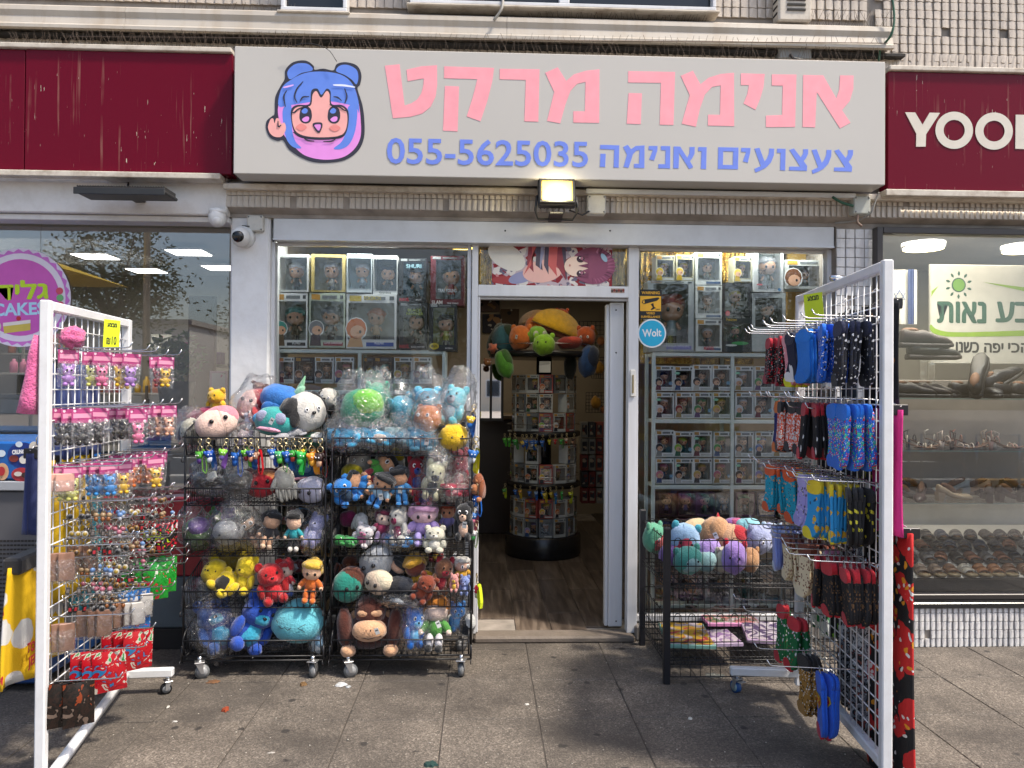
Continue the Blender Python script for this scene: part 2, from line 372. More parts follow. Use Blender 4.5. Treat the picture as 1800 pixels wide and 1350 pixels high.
def redmat():
    m, n, b = newmat('maroon_sign_face'); tc = N(n, 'ShaderNodeTexCoord'); co = tc.outputs['Object']
    mp = N(n, 'ShaderNodeMapping'); mp.inputs['Scale'].default_value = (26, 1, .7); n.links.new(co, mp.inputs[0])
    a = N(n, 'ShaderNodeTexNoise', i_2=1.6, i_3=5.0); n.links.new(mp.outputs[0], a.inputs[0])
    l = N(n, 'ShaderNodeTexNoise', i_2=2.2, i_3=3.0); n.links.new(co, l.inputs[0])
    f1 = ramp(n, a.outputs[0], [(.59, 0), (.67, .5)]); f2 = ramp(n, l.outputs[0], [(.46, 0), (.58, 1)])
    mm = N(n, 'ShaderNodeMath', operation='MULTIPLY'); n.links.new(f1, mm.inputs[0]); n.links.new(f2, mm.inputs[1])
    c = mixc(n, mm.outputs[0], (.125, .002, .013), (.34, .17, .13))
    mp2 = N(n, 'ShaderNodeMapping'); mp2.inputs['Scale'].default_value = (60, 1, 9); n.links.new(co, mp2.inputs[0])
    v = N(n, 'ShaderNodeTexNoise', i_2=1.3, i_3=6.0); n.links.new(mp2.outputs[0], v.inputs[0])
    f3 = ramp(n, v.outputs[0], [(.67, 0), (.69, 1)]); m3 = N(n, 'ShaderNodeMath', operation='MULTIPLY'); n.links.new(f3, m3.inputs[0]); n.links.new(f2, m3.inputs[1])
    c = mixc(n, m3.outputs[0], c, (.6, .52, .42)); n.links.new(c, b.inputs['Base Color']); b.inputs['Roughness'].default_value = .22; b.inputs['Specular IOR Level'].default_value = .15; return m
MAROON = redmat()
# ---------------- ground ----------------
mb = MB(); mb.box(-60, 60, -60, 12, -.5, -.0052, GROUT); tag(mb.build('ground'), None, None, kind='structure')
mb = MB(); mb.box(-5.2, 5.6, .2, 4.9, -.005, -.004, M('joint_dirt', (.07, .06, .05), .9, var=.3))
pav = tag(mb.build('pavement'), None, None, kind='structure')
sx, sy = .435, .47; me = None
for i in range(-12, 13):
    for j in range(-6, 2):
        x = .27+sx*i; y = 4.0+sy*j
        if me is None:
            q = MB(); q.bbox(.0025, sx-.0025, .0025, sy-.0025, -.03, 0, PAVE, .0025); o = q.build('slab', pav); me = o.data
        else: o = D.objects.new('slab', me); COL.objects.link(o); o.parent = pav
        if y+sy > 4.62: o.scale.y = (4.66-y)/sy
        o.location = (x, y, .0+rnd.uniform(-.0015, .0012)); o.rotation_euler = (rnd.uniform(-.003, .003), rnd.uniform(-.003, .003), 0)
mb = MB(); mb.box(-60, 60, -3, 1.17, -.3, -.002, M('far_paving', (.34, .30, .26), .8, bump=.3))
tag(mb.build('far_pavement'), None, None, kind='structure')
mb = MB(); mb.box(-60, 60, -12, -3, -.3, -.001, M('asphalt', (.05, .05, .052), .85, var=.3, bump=.4))
for k in range(-12, 12): mb.box(k*4, k*4+2, -7.6, -7.45, -.001, .003, M('road_paint', (.7, .7, .68), .7))
tag(mb.build('road'), None, None, kind='structure')
mb = MB()
for k in range(-30, 30): mb.bbox(k*1.0+.01, k*1.0+.99, -3.2, -3.0, -.1, .12, M('kerb_paint', (.62, .6, .55) if k % 2 else (.6, .35, .08), .8), .01)
tag(mb.build('kerb'), None, None, kind='structure')
# ---------------- the building ----------------
bld = thing('shop_building', 'tile clad building front with cream ledge above a row of glazed street shops', 'building', (0, 4.7, 0), world=True)
zb0 = az(970, 386, 4.5); zb1 = az(970, 343, 4.5)      # tile band under the sign
XL = ax(395, 4.5, 345)
q = MB(); q.box(-7, 7, 4.57, 4.75, zb0+.0, 5.2, GROUT); q.box(-7, 7, 4.75, 4.95, zb0+.1, 5.2, PLASTER); q.build('upper_wall', bld)
XD = at(1571, 60, 4.45).x
# one relief tile: a wedge whose left edge stands proud
def tileproto(w, h, mat, name, par):
    q = MB(); g = .0012; a = .011
    q.add([(g, 0, g), (w-g, 0, g), (w-g, 0, h-g), (g, 0, h-g), (g*2, -a, g*2), (w*.45, -a*.72, g*2), (w-2*g, -.0015, g*2), (w-2*g, -.0015, h-2*g), (w*.45, -a*.9, h-2*g), (g*2, -a*.6, h-2*g)],
          [(4, 5, 8, 9), (5, 6, 7, 8), (0, 1, 6, 5, 4), (2, 3, 9, 8, 7), (3, 0, 4, 9), (1, 2, 7, 6)], mat)
    return q
def tilefield(x0, x1, z0, z1, Y, w, h, mat, single=0, tilt=0, name='tile'):
    """single: number of tiles built as objects; the rest joined"""
    pr = tileproto(w, h, mat, name, bld); me = None; nx = int((x1-x0)/w); nz = max(1, round((z1-z0)/h)); k = 0; J = MB()
    for j in range(nz):
        for i in range(nx):
            x = x0+i*w; z = z0+j*h; dy = rnd.uniform(-.0018, .0018)
            if rnd.random() < .012: continue
            R = Matrix.Translation((x, Y+dy, z)) @ Matrix.Rotation(tilt+rnd.uniform(-.02, .02), 4, 'X') @ Matrix.Rotation(rnd.uniform(-.012, .012), 4, 'Y')
            if k < single:
                if me is None:
                    o = MB(); o.v = [v.copy() for v in pr.v]; o.f = pr.f; o.m = pr.m; o.mats = pr.mats; o.sm = pr.sm
                    o = o.build(name, bld, origin=Vector((0, 0, 0))); me = o.data
                else: o = D.objects.new(name, me); COL.objects.link(o); o.parent = bld
                o.matrix_local = Matrix.Translation(-Vector(bld['_o'])) @ R
            else: J.add([R @ v for v in pr.v], pr.f, mat)
            k += 1
    if J.v: J.build('tile_cladding', bld)['kind'] = 'stuff'
# band: two upright rows and one slanting soffit row
bh = (zb1-zb0)/2.5
q = MB(); q.box(XL, 7, 4.513, 4.569, zb0+bh*.75, zb1+.05, GROUT); q.add([(XL, 4.513, zb0+bh*.75), (7, 4.513, zb0+bh*.75), (7, 4.62, zb0), (XL, 4.62, zb0), (XL, 4.568, zb0+bh*.75), (7, 4.568, zb0+bh*.75)], [(0, 3, 2, 1), (3, 4, 5, 2)], GROUT); q.build('band_backing', bld)
tilefield(XL, 3.3, zb0+bh*.78, zb0+bh*.78+.068*2, 4.512, .034, .068, TILEM, single=290)
tilefield(XL, 3.4, zb0+.005, zb0+.066, 4.600, .034, .11, TILEM, tilt=rad(42))
# cladding above the ledge, between ledge and sign, and on the plain wall at the far side
tilefield(-3.4, 3.5, az(900, 95, 4.56)-.14, az(900, 95, 4.56)+.06, 4.56, .045, .1, TILEM)
tilefield(XD-.06, 3.6, az(1700, 118, 4.5), az(1700, 118, 4.5)+.62, 4.56, .052, .052, TILEM)
tilefield(-3.4, XD-.06, az(900, 30, 4.5)+.06, az(900, 30, 4.5)+.4, 4.56, .052, .06, TILEM)
# long cream ledge (roller box) with seams
zc0 = az(970, 71, 4.45); zc1 = az(970, 31, 4.45); q = MB()
prof = [(4.56, zc1+.015), (4.47, zc1+.008), (4.455, zc1-.004), (4.45, zc1-.03), (4.462, zc1-.06), (4.452, zc0+.03), (4.44, zc0+.018), (4.44, zc0), (4.47, zc0), (4.47, zc0+.02), (4.56, zc0+.02)]
for a, b in ((-4, -2.05), (-2.048, .13), (.132, XD)):
    n = len(prof); vs = [(a, y, z) for y, z in prof]+[(b, y, z) for y, z in prof]
    q.add(vs, [tuple(range(n)), tuple(range(n, 2*n))[::-1]]+[(i, (i+1) % n, n+(i+1) % n, n+i) for i in range(n)], LEDGE)
q.build('ledge', bld, fixn=True)
q = MB(); q.box(-4, XD+.1, 4.50, 4.56, zc0-.02, zc0-.003, DARK); q.build('ledge_shade_strip', bld)  # dark strip stands in for the shade under the ledge
# plaster beam above the cake shop
xp0 = ax(395, 4.5)
q = MB(); q.bbox(-7, xp0, 4.50, 4.57, az(200, 375, 4.5), az(200, 316, 4.5)+.1, PLASTER, .006); q.bbox(-7, xp0, 4.53, 4.66, az(200, 386, 4.5), az(200, 376, 4.5), PLASTER, .004); q.build('plaster_beam', bld)
q = MB(); q.bbox(XL, 7, 4.46, 4.51, zb1-.005, zb1+.03, TRIM, .006); q.bbox(ax(1030, 4.4), ax(1510, 4.4), 4.44, 4.459, zb1-.0, zb1+.028, STEELW, .004); q.build('conduit_strip', bld)
# windows of the upper floor
def upwin(x0, x1, y1, Y, fr, panes, name='upper_window'):
    a, b = ax(x0, Y, 10), ax(x1, Y, 10); z0 = az((x0+x1)/2, y1, Y); q = MB(); t = .022
    q.bbox(a, b, Y-.05, Y+.05, z0, z0+t, fr); q.bbox(a, a+t, Y-.048, Y+.05, z0+t, z0+1.2, fr); q.bbox(b-t, b, Y-.048, Y+.05, z0+t, z0+1.2, fr)
    q.bbox(a-.02, b+.02, Y-.06, Y+.05, z0-.014, z0-.003, TRIM)
    for p in panes: u = a+(b-a)*p; q.bbox(u-.03, u+.03, Y-.046, Y+.04, z0+t, z0+1.2, fr)
    o = q.build(name, bld); q = MB(); q.box(a+t, b-t, Y, Y+.006, z0+t, z0+1.2, M('dark_glass', (.015, .017, .02), .08, var=0)); q.build('pane', o, origin=Vector(bld['_o']))
upwin(722, 1255, 19, 4.5, ALU, (.0, .5))
upwin(497, 612, 26, 4.5, ALU, ())
# pillar beside the display window, pier beside the shoe shop
q = MB(); q.bbox(ax(402, 4.58), ax(472, 4.58), 4.58, 5.0, 0, zb0+.02, PILLARM, .012); q.build('pillar', bld)
xq0, xq1 = ax(1470, 4.56), ax(1541, 4.56)
q = MB(); q.box(xq0, xq1, 4.572, 5.0, 0, zb0+.05, GROUT); q.build('pier', bld)
tilefield(xq0, xq1+.02, .0, zb0-.01, 4.570, .058, .058, TILEW)
# bases under the windows
xs0 = ax(1541, 4.5, 1090); zs = az(1700, 1066, 4.5)
q = MB(); q.box(xs0, 7, 4.472, 4.9, 0, zs, GROUT); q.bbox(xs0, 7, 4.45, 4.75, zs+.001, zs+.035, M('black_sill', (.02, .02, .02), .25, var=.3), .005); q.build('shop_base', bld)
tilefield(xs0+.002, 4.1, .0, zs-.004, 4.470, .034, .05, TILEW)
q = MB(); q.bbox(-7, ax(402, 4.6), 4.62, 4.9, 0, .10, M('stone_sill', (.2, .18, .16), .7, dirt=.5), .01); q.build('sill', bld)
q = MB(); q.bbox(ax(836, 4.6), ax(1118, 4.6), 4.57, 4.71, -.003, .04, M('worn_stone_step', (.17, .14, .115), .7, dirt=.6, bump=.4, bs=30), .012); q.bbox(ax(475, 4.6), ax(835, 4.6), 4.60, 4.9, 0, .10, M('stone_sill', (.2, .18, .16), .7, dirt=.5), .01)
q.bbox(ax(1119, 4.6), ax(1469, 4.6), 4.60, 4.9, 0, .09, M('stone_sill', (.2, .18, .16), .7, dirt=.5), .01); q.build('threshold', bld)
# header sheet over the display and its roller slot
H0, H1 = az(970, 429, 4.58), az(970, 391, 4.58); xh0, xh1 = ax(478, 4.58), ax(1465, 4.58)
q = MB(); q.bbox(xh0, xh1, 4.575, 4.72, H0, H1, STEELW, .004); q.box(xh0, xh1, 4.568, 4.575, H0, H0+.008, ALU)
for p in (888, 1072): q.cyl(at(p, 406, 4.58)-Vector((0, .01, 0)), at(p, 406, 4.58), .005, DARK, 8)
q.build('header_sheet', bld)
# ---------------- window and door frames ----------------
F0 = 4.66
fr = MB()
def post(q, p0, p1, Y, z0, z1, mat=ALU, dep=.07): q.bbox(ax(p0, Y), ax(p1, Y), Y, Y+dep, z0, z1, mat, .003)
post(fr, 472, 481, 4.63, .1, H0); post(fr, 820, 827, F0-.01, .1, H0); post(fr, 828, 839, F0-.03, .04, H0); post(fr, 1104, 1122, F0-.03, .04, H0); post(fr, 1454, 1466, 4.63, .09, H0)
for p0, p1 in ((481, 820), (1122, 1454)): fr.bbox(ax(p0, F0), ax(p1, F0), F0, F0+.05, .1, .14, ALU); fr.bbox(ax(p0, F0), ax(p1, F0), F0, F0+.05, H0-.015, H0, ALU)
T0, T1 = az(970, 523, F0), az(970, 503, F0)
fr.bbox(ax(839, F0), ax(1104, F0), F0-.028, F0+.05, T0, T1, ALU, .004); fr.bbox(ax(839, F0), ax(843, F0), F0-.02, F0+.04, .045, T0, ALU)
fr.bbox(ax(839, F0), ax(1104, F0), F0-.0, F0+.05, T0-.014, T0-.002, ALU, .002); fr.build('shopfront_frame', bld)
def pane(x0, x1, z0, z1, Y, name='glass_pane', m=GLASS): q = MB(); q.box(x0, x1, Y, Y+.006, z0, z1, m); return q.build(name, bld)
pane(ax(481, 4.69), ax(820, 4.69), .14, H0-.015, 4.685); pane(ax(1122, 4.69), ax(1454, 4.69), .14, H0-.015, 4.685); pane(ax(843, 4.68), ax(1104, 4.68), T1, H0, 4.685)
pane(ax(68, 4.69)+.002, ax(401, 4.69), .10, az(200, 383, 4.69), 4.69, m=GLASS2); pane(-7, ax(68, 4.69)-.002, .10, az(200, 383, 4.69), 4.69, m=GLASS2)
# shoe shop frame
xr0, xr1 = ax(1541, 4.5), ax(1552, 4.5); zr = az(1700, 412, 4.5)
q = MB(); q.bbox(xr0, xr1, 4.5, 4.56, zs+.035, zb0-.01, DARKF); q.bbox(xr1, 7, 4.5, 4.56, zr, zb0-.01, DARKF); q.bbox(xr1, 7, 4.51, 4.57, zs+.036, zs+.07, DARKF); q.build('dark_window_frame', bld)
pane(xr1, 7, zs+.07, zr, 4.54)
# sliding door leaf, pushed open inside, seen nearly edge on
dl = thing('sliding_door', 'white framed glass door leaf pushed open inside the shop doorway', 'door', (at(1080, 1100, 4.75).x, 4.75, .045), world=True)
q = MB(); xa, xb = ax(1071, 4.74), ax(1095, 4.74); q.bbox(xa, xb, 4.725, 4.765, .05, T0-.02, ALU, .004)
for yy in (545, 620, 1092): c = at(1083, yy, 4.724); q.cyl(c, c+Vector((0, .003, 0)), .005, DARK, 8)
q.build('stile', dl); q = MB(); q.bbox(xa-.022, xa-.001, 4.74, 4.80, .05, T0-.03, ALU); q.build('rail', dl)
q = MB(); q.box(xb+.002, xb+.03, 4.743, 4.747, .131, T0-.061, GLASS); q.build('pane', dl)
q = MB(); a, b, c, d = prect(1108, 650, 1117, 697, 4.62); q.bbox(a, b, 4.618, 4.63, c, d, M('clear_lock_cover', (.7, .68, .62), .2), .003); q.bbox((a+b)/2-.004, (a+b)/2+.004, 4.612, 4.618, c+.02, d-.03, M('brass', (.5, .33, .1), .3, 1, var=0))
solo(q, 'door_latch', 'small clear and brass latch plate on the white frame beside the open doorway', 'latch', at(1112, 697, 4.62))
# ---------------- rooms ----------------
CREAM = M('cream_interior_paint', (.34, .28, .2), .8, var=.05); GREYI = M('grey_interior_paint', (.42, .41, .38), .8, var=.05); WHI = M('white_interior_paint', (.36, .34, .31), .8, var=.04)
xc0, xc1 = ax(474, 4.8), ax(1466, 4.8); CH = 2.72
q = MB()
for x0, x1, m, back in ((-7, xc0-.1, WHI, 8.5), (xc0-.02, xc1+.02, CREAM, 9.2), (xc1+.1, 7, GREYI, 7.5)):
    q.box(x0, x1, back, back+.06, 0, CH, m); q.box(x0, x0+.03, 4.96, back, 0, CH, m); q.box(x1-.03, x1, 4.96, back, 0, CH, m)
tag(q.build('interior_wall'), None, None, kind='structure')
q = MB(); q.box(-7.5, 7.5, 4.76, 9.4, CH, CH+.05, M('ceiling_paint', (.55, .52, .47), .9, var=.03)); tag(q.build('ceiling'), None, None, kind='structure')
q = MB(); q.box(-7, xc0-.05, 4.9, 9.3, -.003, .06, M('grey_floor', (.25, .24, .23), .5)); q.box(xc1+.05, 7, 4.9, 9.3, -.003, .06, M('grey_floor', (.25, .24, .23), .5)); q.box(xc0, xc1, 4.95, 9.3, -.003, .026, GROUT); q.box(ax(836, 4.6)+.01, ax(1118, 4.6)-.01, 4.705, 4.95, -.002, .026, GROUT)
flo = tag(q.build('floor'), None, None, kind='structure'); me = None
pw, pl = .22, .9
for i in range(-7, 12):
    for j in range(5):
        x = i*pw; y = 4.78+j*pl-(i % 3)*.3
        if x+pw > xc1 or x < xc0: continue
        y0 = max(y, 4.712 if .0 < x and x+pw < .92 else 4.965); y1 = min(y+pl, 9.2)
        if y1 <= y0+.02: continue
        q = MB(); q.bbox(x+.0015, x+pw-.0015, y0, y1-.003, .0262, .034, WOODT, .0015); q.build('plank', flo)
# ---------------- signs ----------------
SY = 4.3
sx0, sx1, sz0, sz1 = at(410, 302, SY).x, at(1556, 328, SY).x, 2.69, 3.398
SIGNW = M('sign_white_face', (.50, .48, .44), .42, var=.03, vs=1.5, dirt=.12, dcol=(.45, .42, .38))
sgn = thing('shop_sign', 'long off-white sign with pink and blue Hebrew lettering and a girl head emblem', 'sign', ((sx0+sx1)/2, SY, sz0), world=True)
q = MB(); q.bbox(sx0, sx1, SY, SY+.16, sz0, sz1, SIGNW, .004); q.box(sx0+.03, sx1-.03, SY+.16, 4.56, sz0+.08, sz1-.08, DARK); q.build('sign_box', sgn)
PINK = prt('#f29fa9'); BLUE = prt('#6b84dd')
c2 = lambda L: [(at(600+x/2.8125, y/2.8125, SY).x, at(600+x/2.8125, y/2.8125, SY).z) for x, y in L]
c3 = lambda L: [(at(1160+x/2.8125, y/2.8125, SY).x, at(1160+x/2.8125, y/2.8125, SY).z) for x, y in L]
glyphs = [
 (c2, [[(215,325),(288,318),(313,522),(345,512),(375,492),(396,460),(406,420),(408,388),(328,402),(322,345),(395,328),(473,323),(474,420),(466,478),(442,528),(400,562),(340,578),(255,585)]]),
 (c2, [[(508,328),(755,336),(747,400),(722,500),(688,600),(620,576),(650,480),(672,392),(508,387)], [(512,425),(582,428),(575,650),(503,646)]]),
 (c2, [[(783,340),(980,343),(974,602),(905,600),(912,396),(783,392)]]),
 (c2, [[(1008,360),(1070,333),(1112,400),(1150,368),(1210,350),(1276,343),(1275,608),(1147,606),(1147,550),(1204,551),(1207,405),(1165,415),(1133,450),(1107,520),(1082,610),(1017,598),(1052,455)]]),
 (c2, [[(1418,352),(1650,356),(1642,618),(1574,617),(1580,410),(1418,408)], [(1420,460),(1486,462),(1480,614),(1411,612)]]),
 (c3, [[(103,375),(163,350),(200,417),(240,385),(300,366),(366,360),(367,624),(237,621),(238,567),(297,568),(300,422),(258,430),(222,468),(197,540),(178,627),(108,612),(147,470)]]),
 (c3, [[(400,363),(518,366),(512,430),(495,490),(472,543),(413,512),(432,465),(440,421),(400,421)]]),
 (c3, [[(553,368),(675,369),(668,628),(524,629),(524,572),(604,569),(607,424),(553,423)]]),
 (c3, [[(708,371),(807,373),(872,487),(886,445),(890,373),(957,374),(956,440),(938,500),(900,545),(942,607),(890,635),(775,455),(767,630),(705,628)]])]
for fn, polys in glyphs:
    q = MB()
    for P in polys: flat(q, fn(P), SY-.0015, PINK, .0015)
    q.build('letter', sgn)
q = MB(); ptext(q, '055-5625035', 680, 245, 1034, 291, SY-.003, BLUE, .014); q.build('phone_number', sgn)
tsadi = [(862,745),(884,738),(918,782),(930,762),(930,742),(955,742),(954,765),(945,785),(932,800),(950,825),(948,849),(860,846),(862,828),(915,828)]
ayin = [(750,742),(775,738),(800,805),(812,790),(822,765),(824,741),(848,742),(846,775),(832,810),(808,835),(780,850),(755,860),(750,842),(782,828)]
sh_ = lambda L, dx, dy: [(x+dx, y+dy) for x, y in L]
for fn, polys in [(c3, [tsadi]), (c3, [ayin]), (c3, [sh_(tsadi, -222, -4)]), (c3, [[(580,735),(621,736),(619,843),(594,842),(596,756),(578,755)]]), (c3, [sh_(ayin, -283, -7)]), (c3, [[(402,731),(448,732),(446,755),(434,805),(410,798),(424,757),(424,752),(401,750)]]),
 (c3, [[(288,728),(388,730),(388,750),(288,748)], [(287,815),(386,817),(386,837),(286,835)], [(288,748),(313,749),(311,815),(287,815)], [(362,750),(388,750),(386,817),(360,816)]]),
 (c2, [[(1280,716),(1374,719),(1371,829),(1346,828),(1349,740),(1279,737)], [(1281,760),(1307,761),(1304,826),(1278,825)]]), (c2, [[(1393,727),(1416,716),(1432,738),(1455,722),(1499,719),(1498,831),(1447,830),(1447,810),(1472,810),(1474,742),(1458,745),(1442,762),(1420,830),(1395,826),(1412,765)]]),
 (c2, [[(1520,722),(1563,722),(1562,745),(1546,794),(1522,788),(1538,748),(1538,742),(1519,741)]]), (c2, [[(1580,722),(1626,723),(1625,833),(1567,832),(1568,812),(1601,812),(1603,744),(1580,742)]]),
 (c3, [[(68,724),(100,725),(135,780),(146,758),(147,727),(172,727),(171,760),(160,782),(148,797),(165,826),(145,836),(95,757),(92,833),(66,832)]]), (c3, [[(190,727),(231,728),(228,836),(202,835),(205,748),(189,747)]])]:
    q = MB()
    for P in polys: flat(q, fn(P), SY-.0015, BLUE, .0015)
    q.build('letter', sgn)
# girl emblem (crop coordinates of the photo, 2.8125x)
e = lambda L, k=5: [(v.x, v.y) for v in smooth_closed([Vector((at(x/2.8125, y/2.8125, SY).x, at(x/2.8125, y/2.8125, SY).z)) for x, y in L], k)]
LY = [0]
def lay(q, L, c, sm=True):
    LY[0] += 1; pts = e(L) if sm else [(at(x/2.8125, y/2.8125, SY).x, at(x/2.8125, y/2.8125, SY).z) for x, y in L]
    flat(q, pts, SY-.002-.0002*LY[0], prt(c))
INK, HAIR, HP, SKIN, CHK = '#2b2a38', '#5f85de', '#e28fdc', '#eeaaa4', '#e58a84'
q = MB()
lay(q, [(1408,390),(1412,345),(1450,308),(1510,300),(1550,325),(1556,345),(1600,340),(1648,348),(1665,318),(1710,308),(1765,325),(1787,370),(1780,420),(1768,440),(1792,520),(1802,600),(1800,680),(1775,740),(1720,785),(1650,803),(1560,803),(1490,780),(1430,740),(1400,695),(1372,697),(1335,680),(1316,640),(1318,600),(1345,575),(1358,560),(1362,480),(1388,425)], INK)
lay(q, [(1424,380),(1424,350),(1460,318),(1510,314),(1540,330),(1543,350),(1490,362),(1440,392)], HAIR)
lay(q, [(1662,352),(1680,326),(1720,322),(1762,345),(1772,385),(1762,418),(1740,395),(1705,372)], HAIR)
lay(q, [(1378,510),(1392,440),(1440,395),(1510,362),(1600,355),(1690,372),(1745,420),(1772,500),(1784,600),(1782,680),(1750,740),(1690,780),(1600,790),(1510,770),(1450,720),(1400,660),(1376,570)], HP)
lay(q, [(1378,525),(1392,440),(1440,395),(1510,362),(1600,355),(1690,372),(1745,420),(1772,500),(1776,560),(1765,540),(1730,520),(1600,500),(1440,520)], HAIR)
lay(q, [(1400,540),(1440,520),(1445,640),(1462,700),(1490,733),(1450,728),(1418,690),(1402,620)], HAIR)
lay(q, [(1722,530),(1765,535),(1758,640),(1730,710),(1690,737),(1650,735),(1690,700),(1712,640)], HAIR)
lay(q, [(1440,545),(1470,520),(1530,515),(1540,450),(1570,440),(1590,470),(1615,440),(1635,455),(1640,515),(1690,520),(1722,550),(1722,620),(1700,675),(1640,690),(1540,690),(1470,672),(1445,620)], INK)
lay(q, [(1446,560),(1472,530),(1535,524),(1546,470),(1565,452),(1588,484),(1614,452),(1630,468),(1635,524),(1690,530),(1715,560),(1716,620),(1695,664),(1640,678),(1540,678),(1475,660),(1450,620)], SKIN)
lay(q, [(1326,630),(1338,592),(1352,588),(1358,610),(1366,588),(1380,588),(1392,612),(1408,608),(1414,640),(1395,675),(1362,678),(1338,662)], SKIN)
for cx in (1512, 1652):
    lay(q, [(cx-31,580),(cx-24,540),(cx,525),(cx+24,540),(cx+31,575),(cx+22,603),(cx,612),(cx-22,603)], INK)
    lay(q, [(cx-20,550),(cx-4,536),(cx+10,545),(cx+5,560),(cx-12,562)], HAIR); lay(q, [(cx-18,592),(cx,578),(cx+16,580),(cx+14,598),(cx-5,604)], HP)
lay(q, [(1463,632),(1490,612),(1518,630),(1492,648)], CHK); lay(q, [(1628,635),(1656,617),(1684,634),(1657,652)], CHK)
lay(q, [(1548,612),(1590,608),(1594,630),(1580,658),(1560,645)], INK); lay(q, [(1556,620),(1584,617),(1586,632),(1577,648),(1564,636)], HP)
for L in ([(1440,552),(1455,558),(1478,540),(1530,522)], [(1718,552),(1700,545),(1680,532),(1630,520)], [(1500,405),(1470,440),(1458,480),(1470,510)], [(1418,450),(1405,480),(1412,530)], [(1705,440),(1716,480),(1706,512)], [(1485,500),(1500,482),(1530,480)], [(1650,480),(1670,484),(1690,500)], [(1376,600),(1378,628),(1392,620)], [(1500,680),(1520,695),(1555,700)], [(1660,690),(1640,700),(1600,702)], [(1450,655),(1480,672),(1560,685),(1640,685),(1700,668)]):
    LY[0] += 1; P = smooth_open([Vector((at(x/2.8125, y/2.8125, SY).x, at(x/2.8125, y/2.8125, SY).z)) for x, y in L]); w = .0045; T = []; B = []
    for i, p in enumerate(P):
        t = (P[min(i+1, len(P)-1)]-P[max(i-1, 0)]).normalized(); nn = Vector((-t.y, t.x))*w*(1-.5*abs(2*i/(len(P)-1)-1)); T.append(p+nn); B.append(p-nn)
    for i in range(len(P)-1): q.add([(v.x, SY-.002-.0002*LY[0], v.y) for v in (B[i], B[i+1], T[i+1], T[i])], [(0, 1, 2, 3)], prt(INK))
lay(q, [(1652,420),(1700,420),(1752,430),(1750,436),(1700,430),(1654,427)], '#dfe6fb'); lay(q, [(1405,432),(1450,421),(1448,428),(1408,438)], '#e6b2f0')
q.build('emblem', sgn)
# neighbouring maroon signs
msL = thing('maroon_sign', 'plain streaked maroon sign panel above the cake shop window', 'sign', (-2.6, 4.42, 2.72), world=True)
RY = 4.42; x1 = at(408, 200, RY).x; xs = at(43, 200, RY).x
za, zb = az(200, 303, RY), az(200, 90, RY)
q = MB(); q.bbox(xs+.003, x1, RY, RY+.1, za, zb, MAROON, .003); q.build('sign_face', msL); q = MB(); q.bbox(-4.5, xs-.003, RY+.004, RY+.1, za, zb, MAROON, .003); q.build('sign_face', msL)
q = MB(); q.bbox(-4.5, x1-.002, RY-.02, RY+.09, zb+.002, zb+.03, TRIM, .004); q.bbox(-4.5, at(390, 310, RY).x, RY-.03, RY+.08, za-.035, za-.002, TRIM, .004); q.build('sign_trim', msL)
msR = thing('maroon_sign', 'maroon sign with large cream Latin capitals above the shoe shop', 'sign', (2.9, 4.42, 2.7), world=True)
x0 = at(1561, 230, RY).x; za, zb = az(1680, 335, RY), az(1680, 128, RY)
q = MB(); q.bbox(x0, 4.6, RY, RY+.1, za, zb, MAROON, .003); q.build('sign_face', msR)
q = MB(); q.bbox(x0, 4.6, RY-.02, RY+.09, zb+.002, zb+.03, TRIM, .004); q.bbox(x0-.02, 4.6, RY-.02, RY+.09, za-.04, za-.002, TRIM, .004); q.build('sign_trim', msR)
CRM = prt('#cfc8ba')
q = MB(); P = lambda L: [(at(1160+x/2.8125, y/2.8125, RY).x, at(1160+x/2.8125, y/2.8125, RY).z) for x, y in L]
flat(q, P([(1211,556),(1260,557),(1297,618),(1332,558),(1383,559),(1314,665),(1312,726),(1265,726),(1266,662)]), RY-.004, CRM, .004); q.build('letter', msR)
for cx, cy in ((1455, 644), (1652, 648)):
    q = MB(); n = 40; vs = []; fs = []
    for r in (1, .56):
        for k in range(n): a = 2*PI*k/n; p = at(1160+(cx+93*r*math.cos(a))/2.8125, (cy+92*r*math.sin(a))/2.8125, RY-.004); vs.append(p)
    for k in range(n): fs.append((k, (k+1) % n, n+(k+1) % n, n+k))
    q.add(vs, fs, CRM); q.build('letter', msR)
q = MB(); flat(q, P([(1757,568),(1850,570),(1890,610),(1870,670),(1800,682),(1800,738),(1755,736)]), RY-.004, CRM, .004); q.build('letter', msR)
# ---------------- small fittings on the facade ----------------
# lit floodlight
c = at(979, 340, 4.3); fl = thing('floodlight', 'lit warm floodlight on a bracket under the middle of the white sign', 'floodlight', c, world=True)
R = Matrix.Translation(c) @ Matrix.Rotation(rad(-14), 4, 'X'); BLK = M('black_cast_metal', (.02, .02, .02), .45, var=.2)
q = MB(); q.bbox(-.105, .105, 0, .05, -.07, .09, BLK, .006); q.bbox(-.1, .1, -.02, 0, -.065, -.05, BLK, .003); q.bbox(-.1, .1, -.02, 0, .07, .085, BLK, .003); q.bbox(-.1, -.085, -.02, 0, -.05, .07, BLK, .003); q.bbox(.085, .1, -.02, 0, -.05, .07, BLK, .003)
for k in range(9): q.box(-.09+k*.0215, -.086+k*.0215, .05, .075, -.06, .08, BLK)
q.xf(R); q.build('housing', fl); q = MB(); q.box(-.088, .088, -.012, -.004, -.052, .072, M('lit_lamp_glass', (1, .60, .10), .3, var=0, emis=1.15)); q.xf(R); q.build('lens', fl)
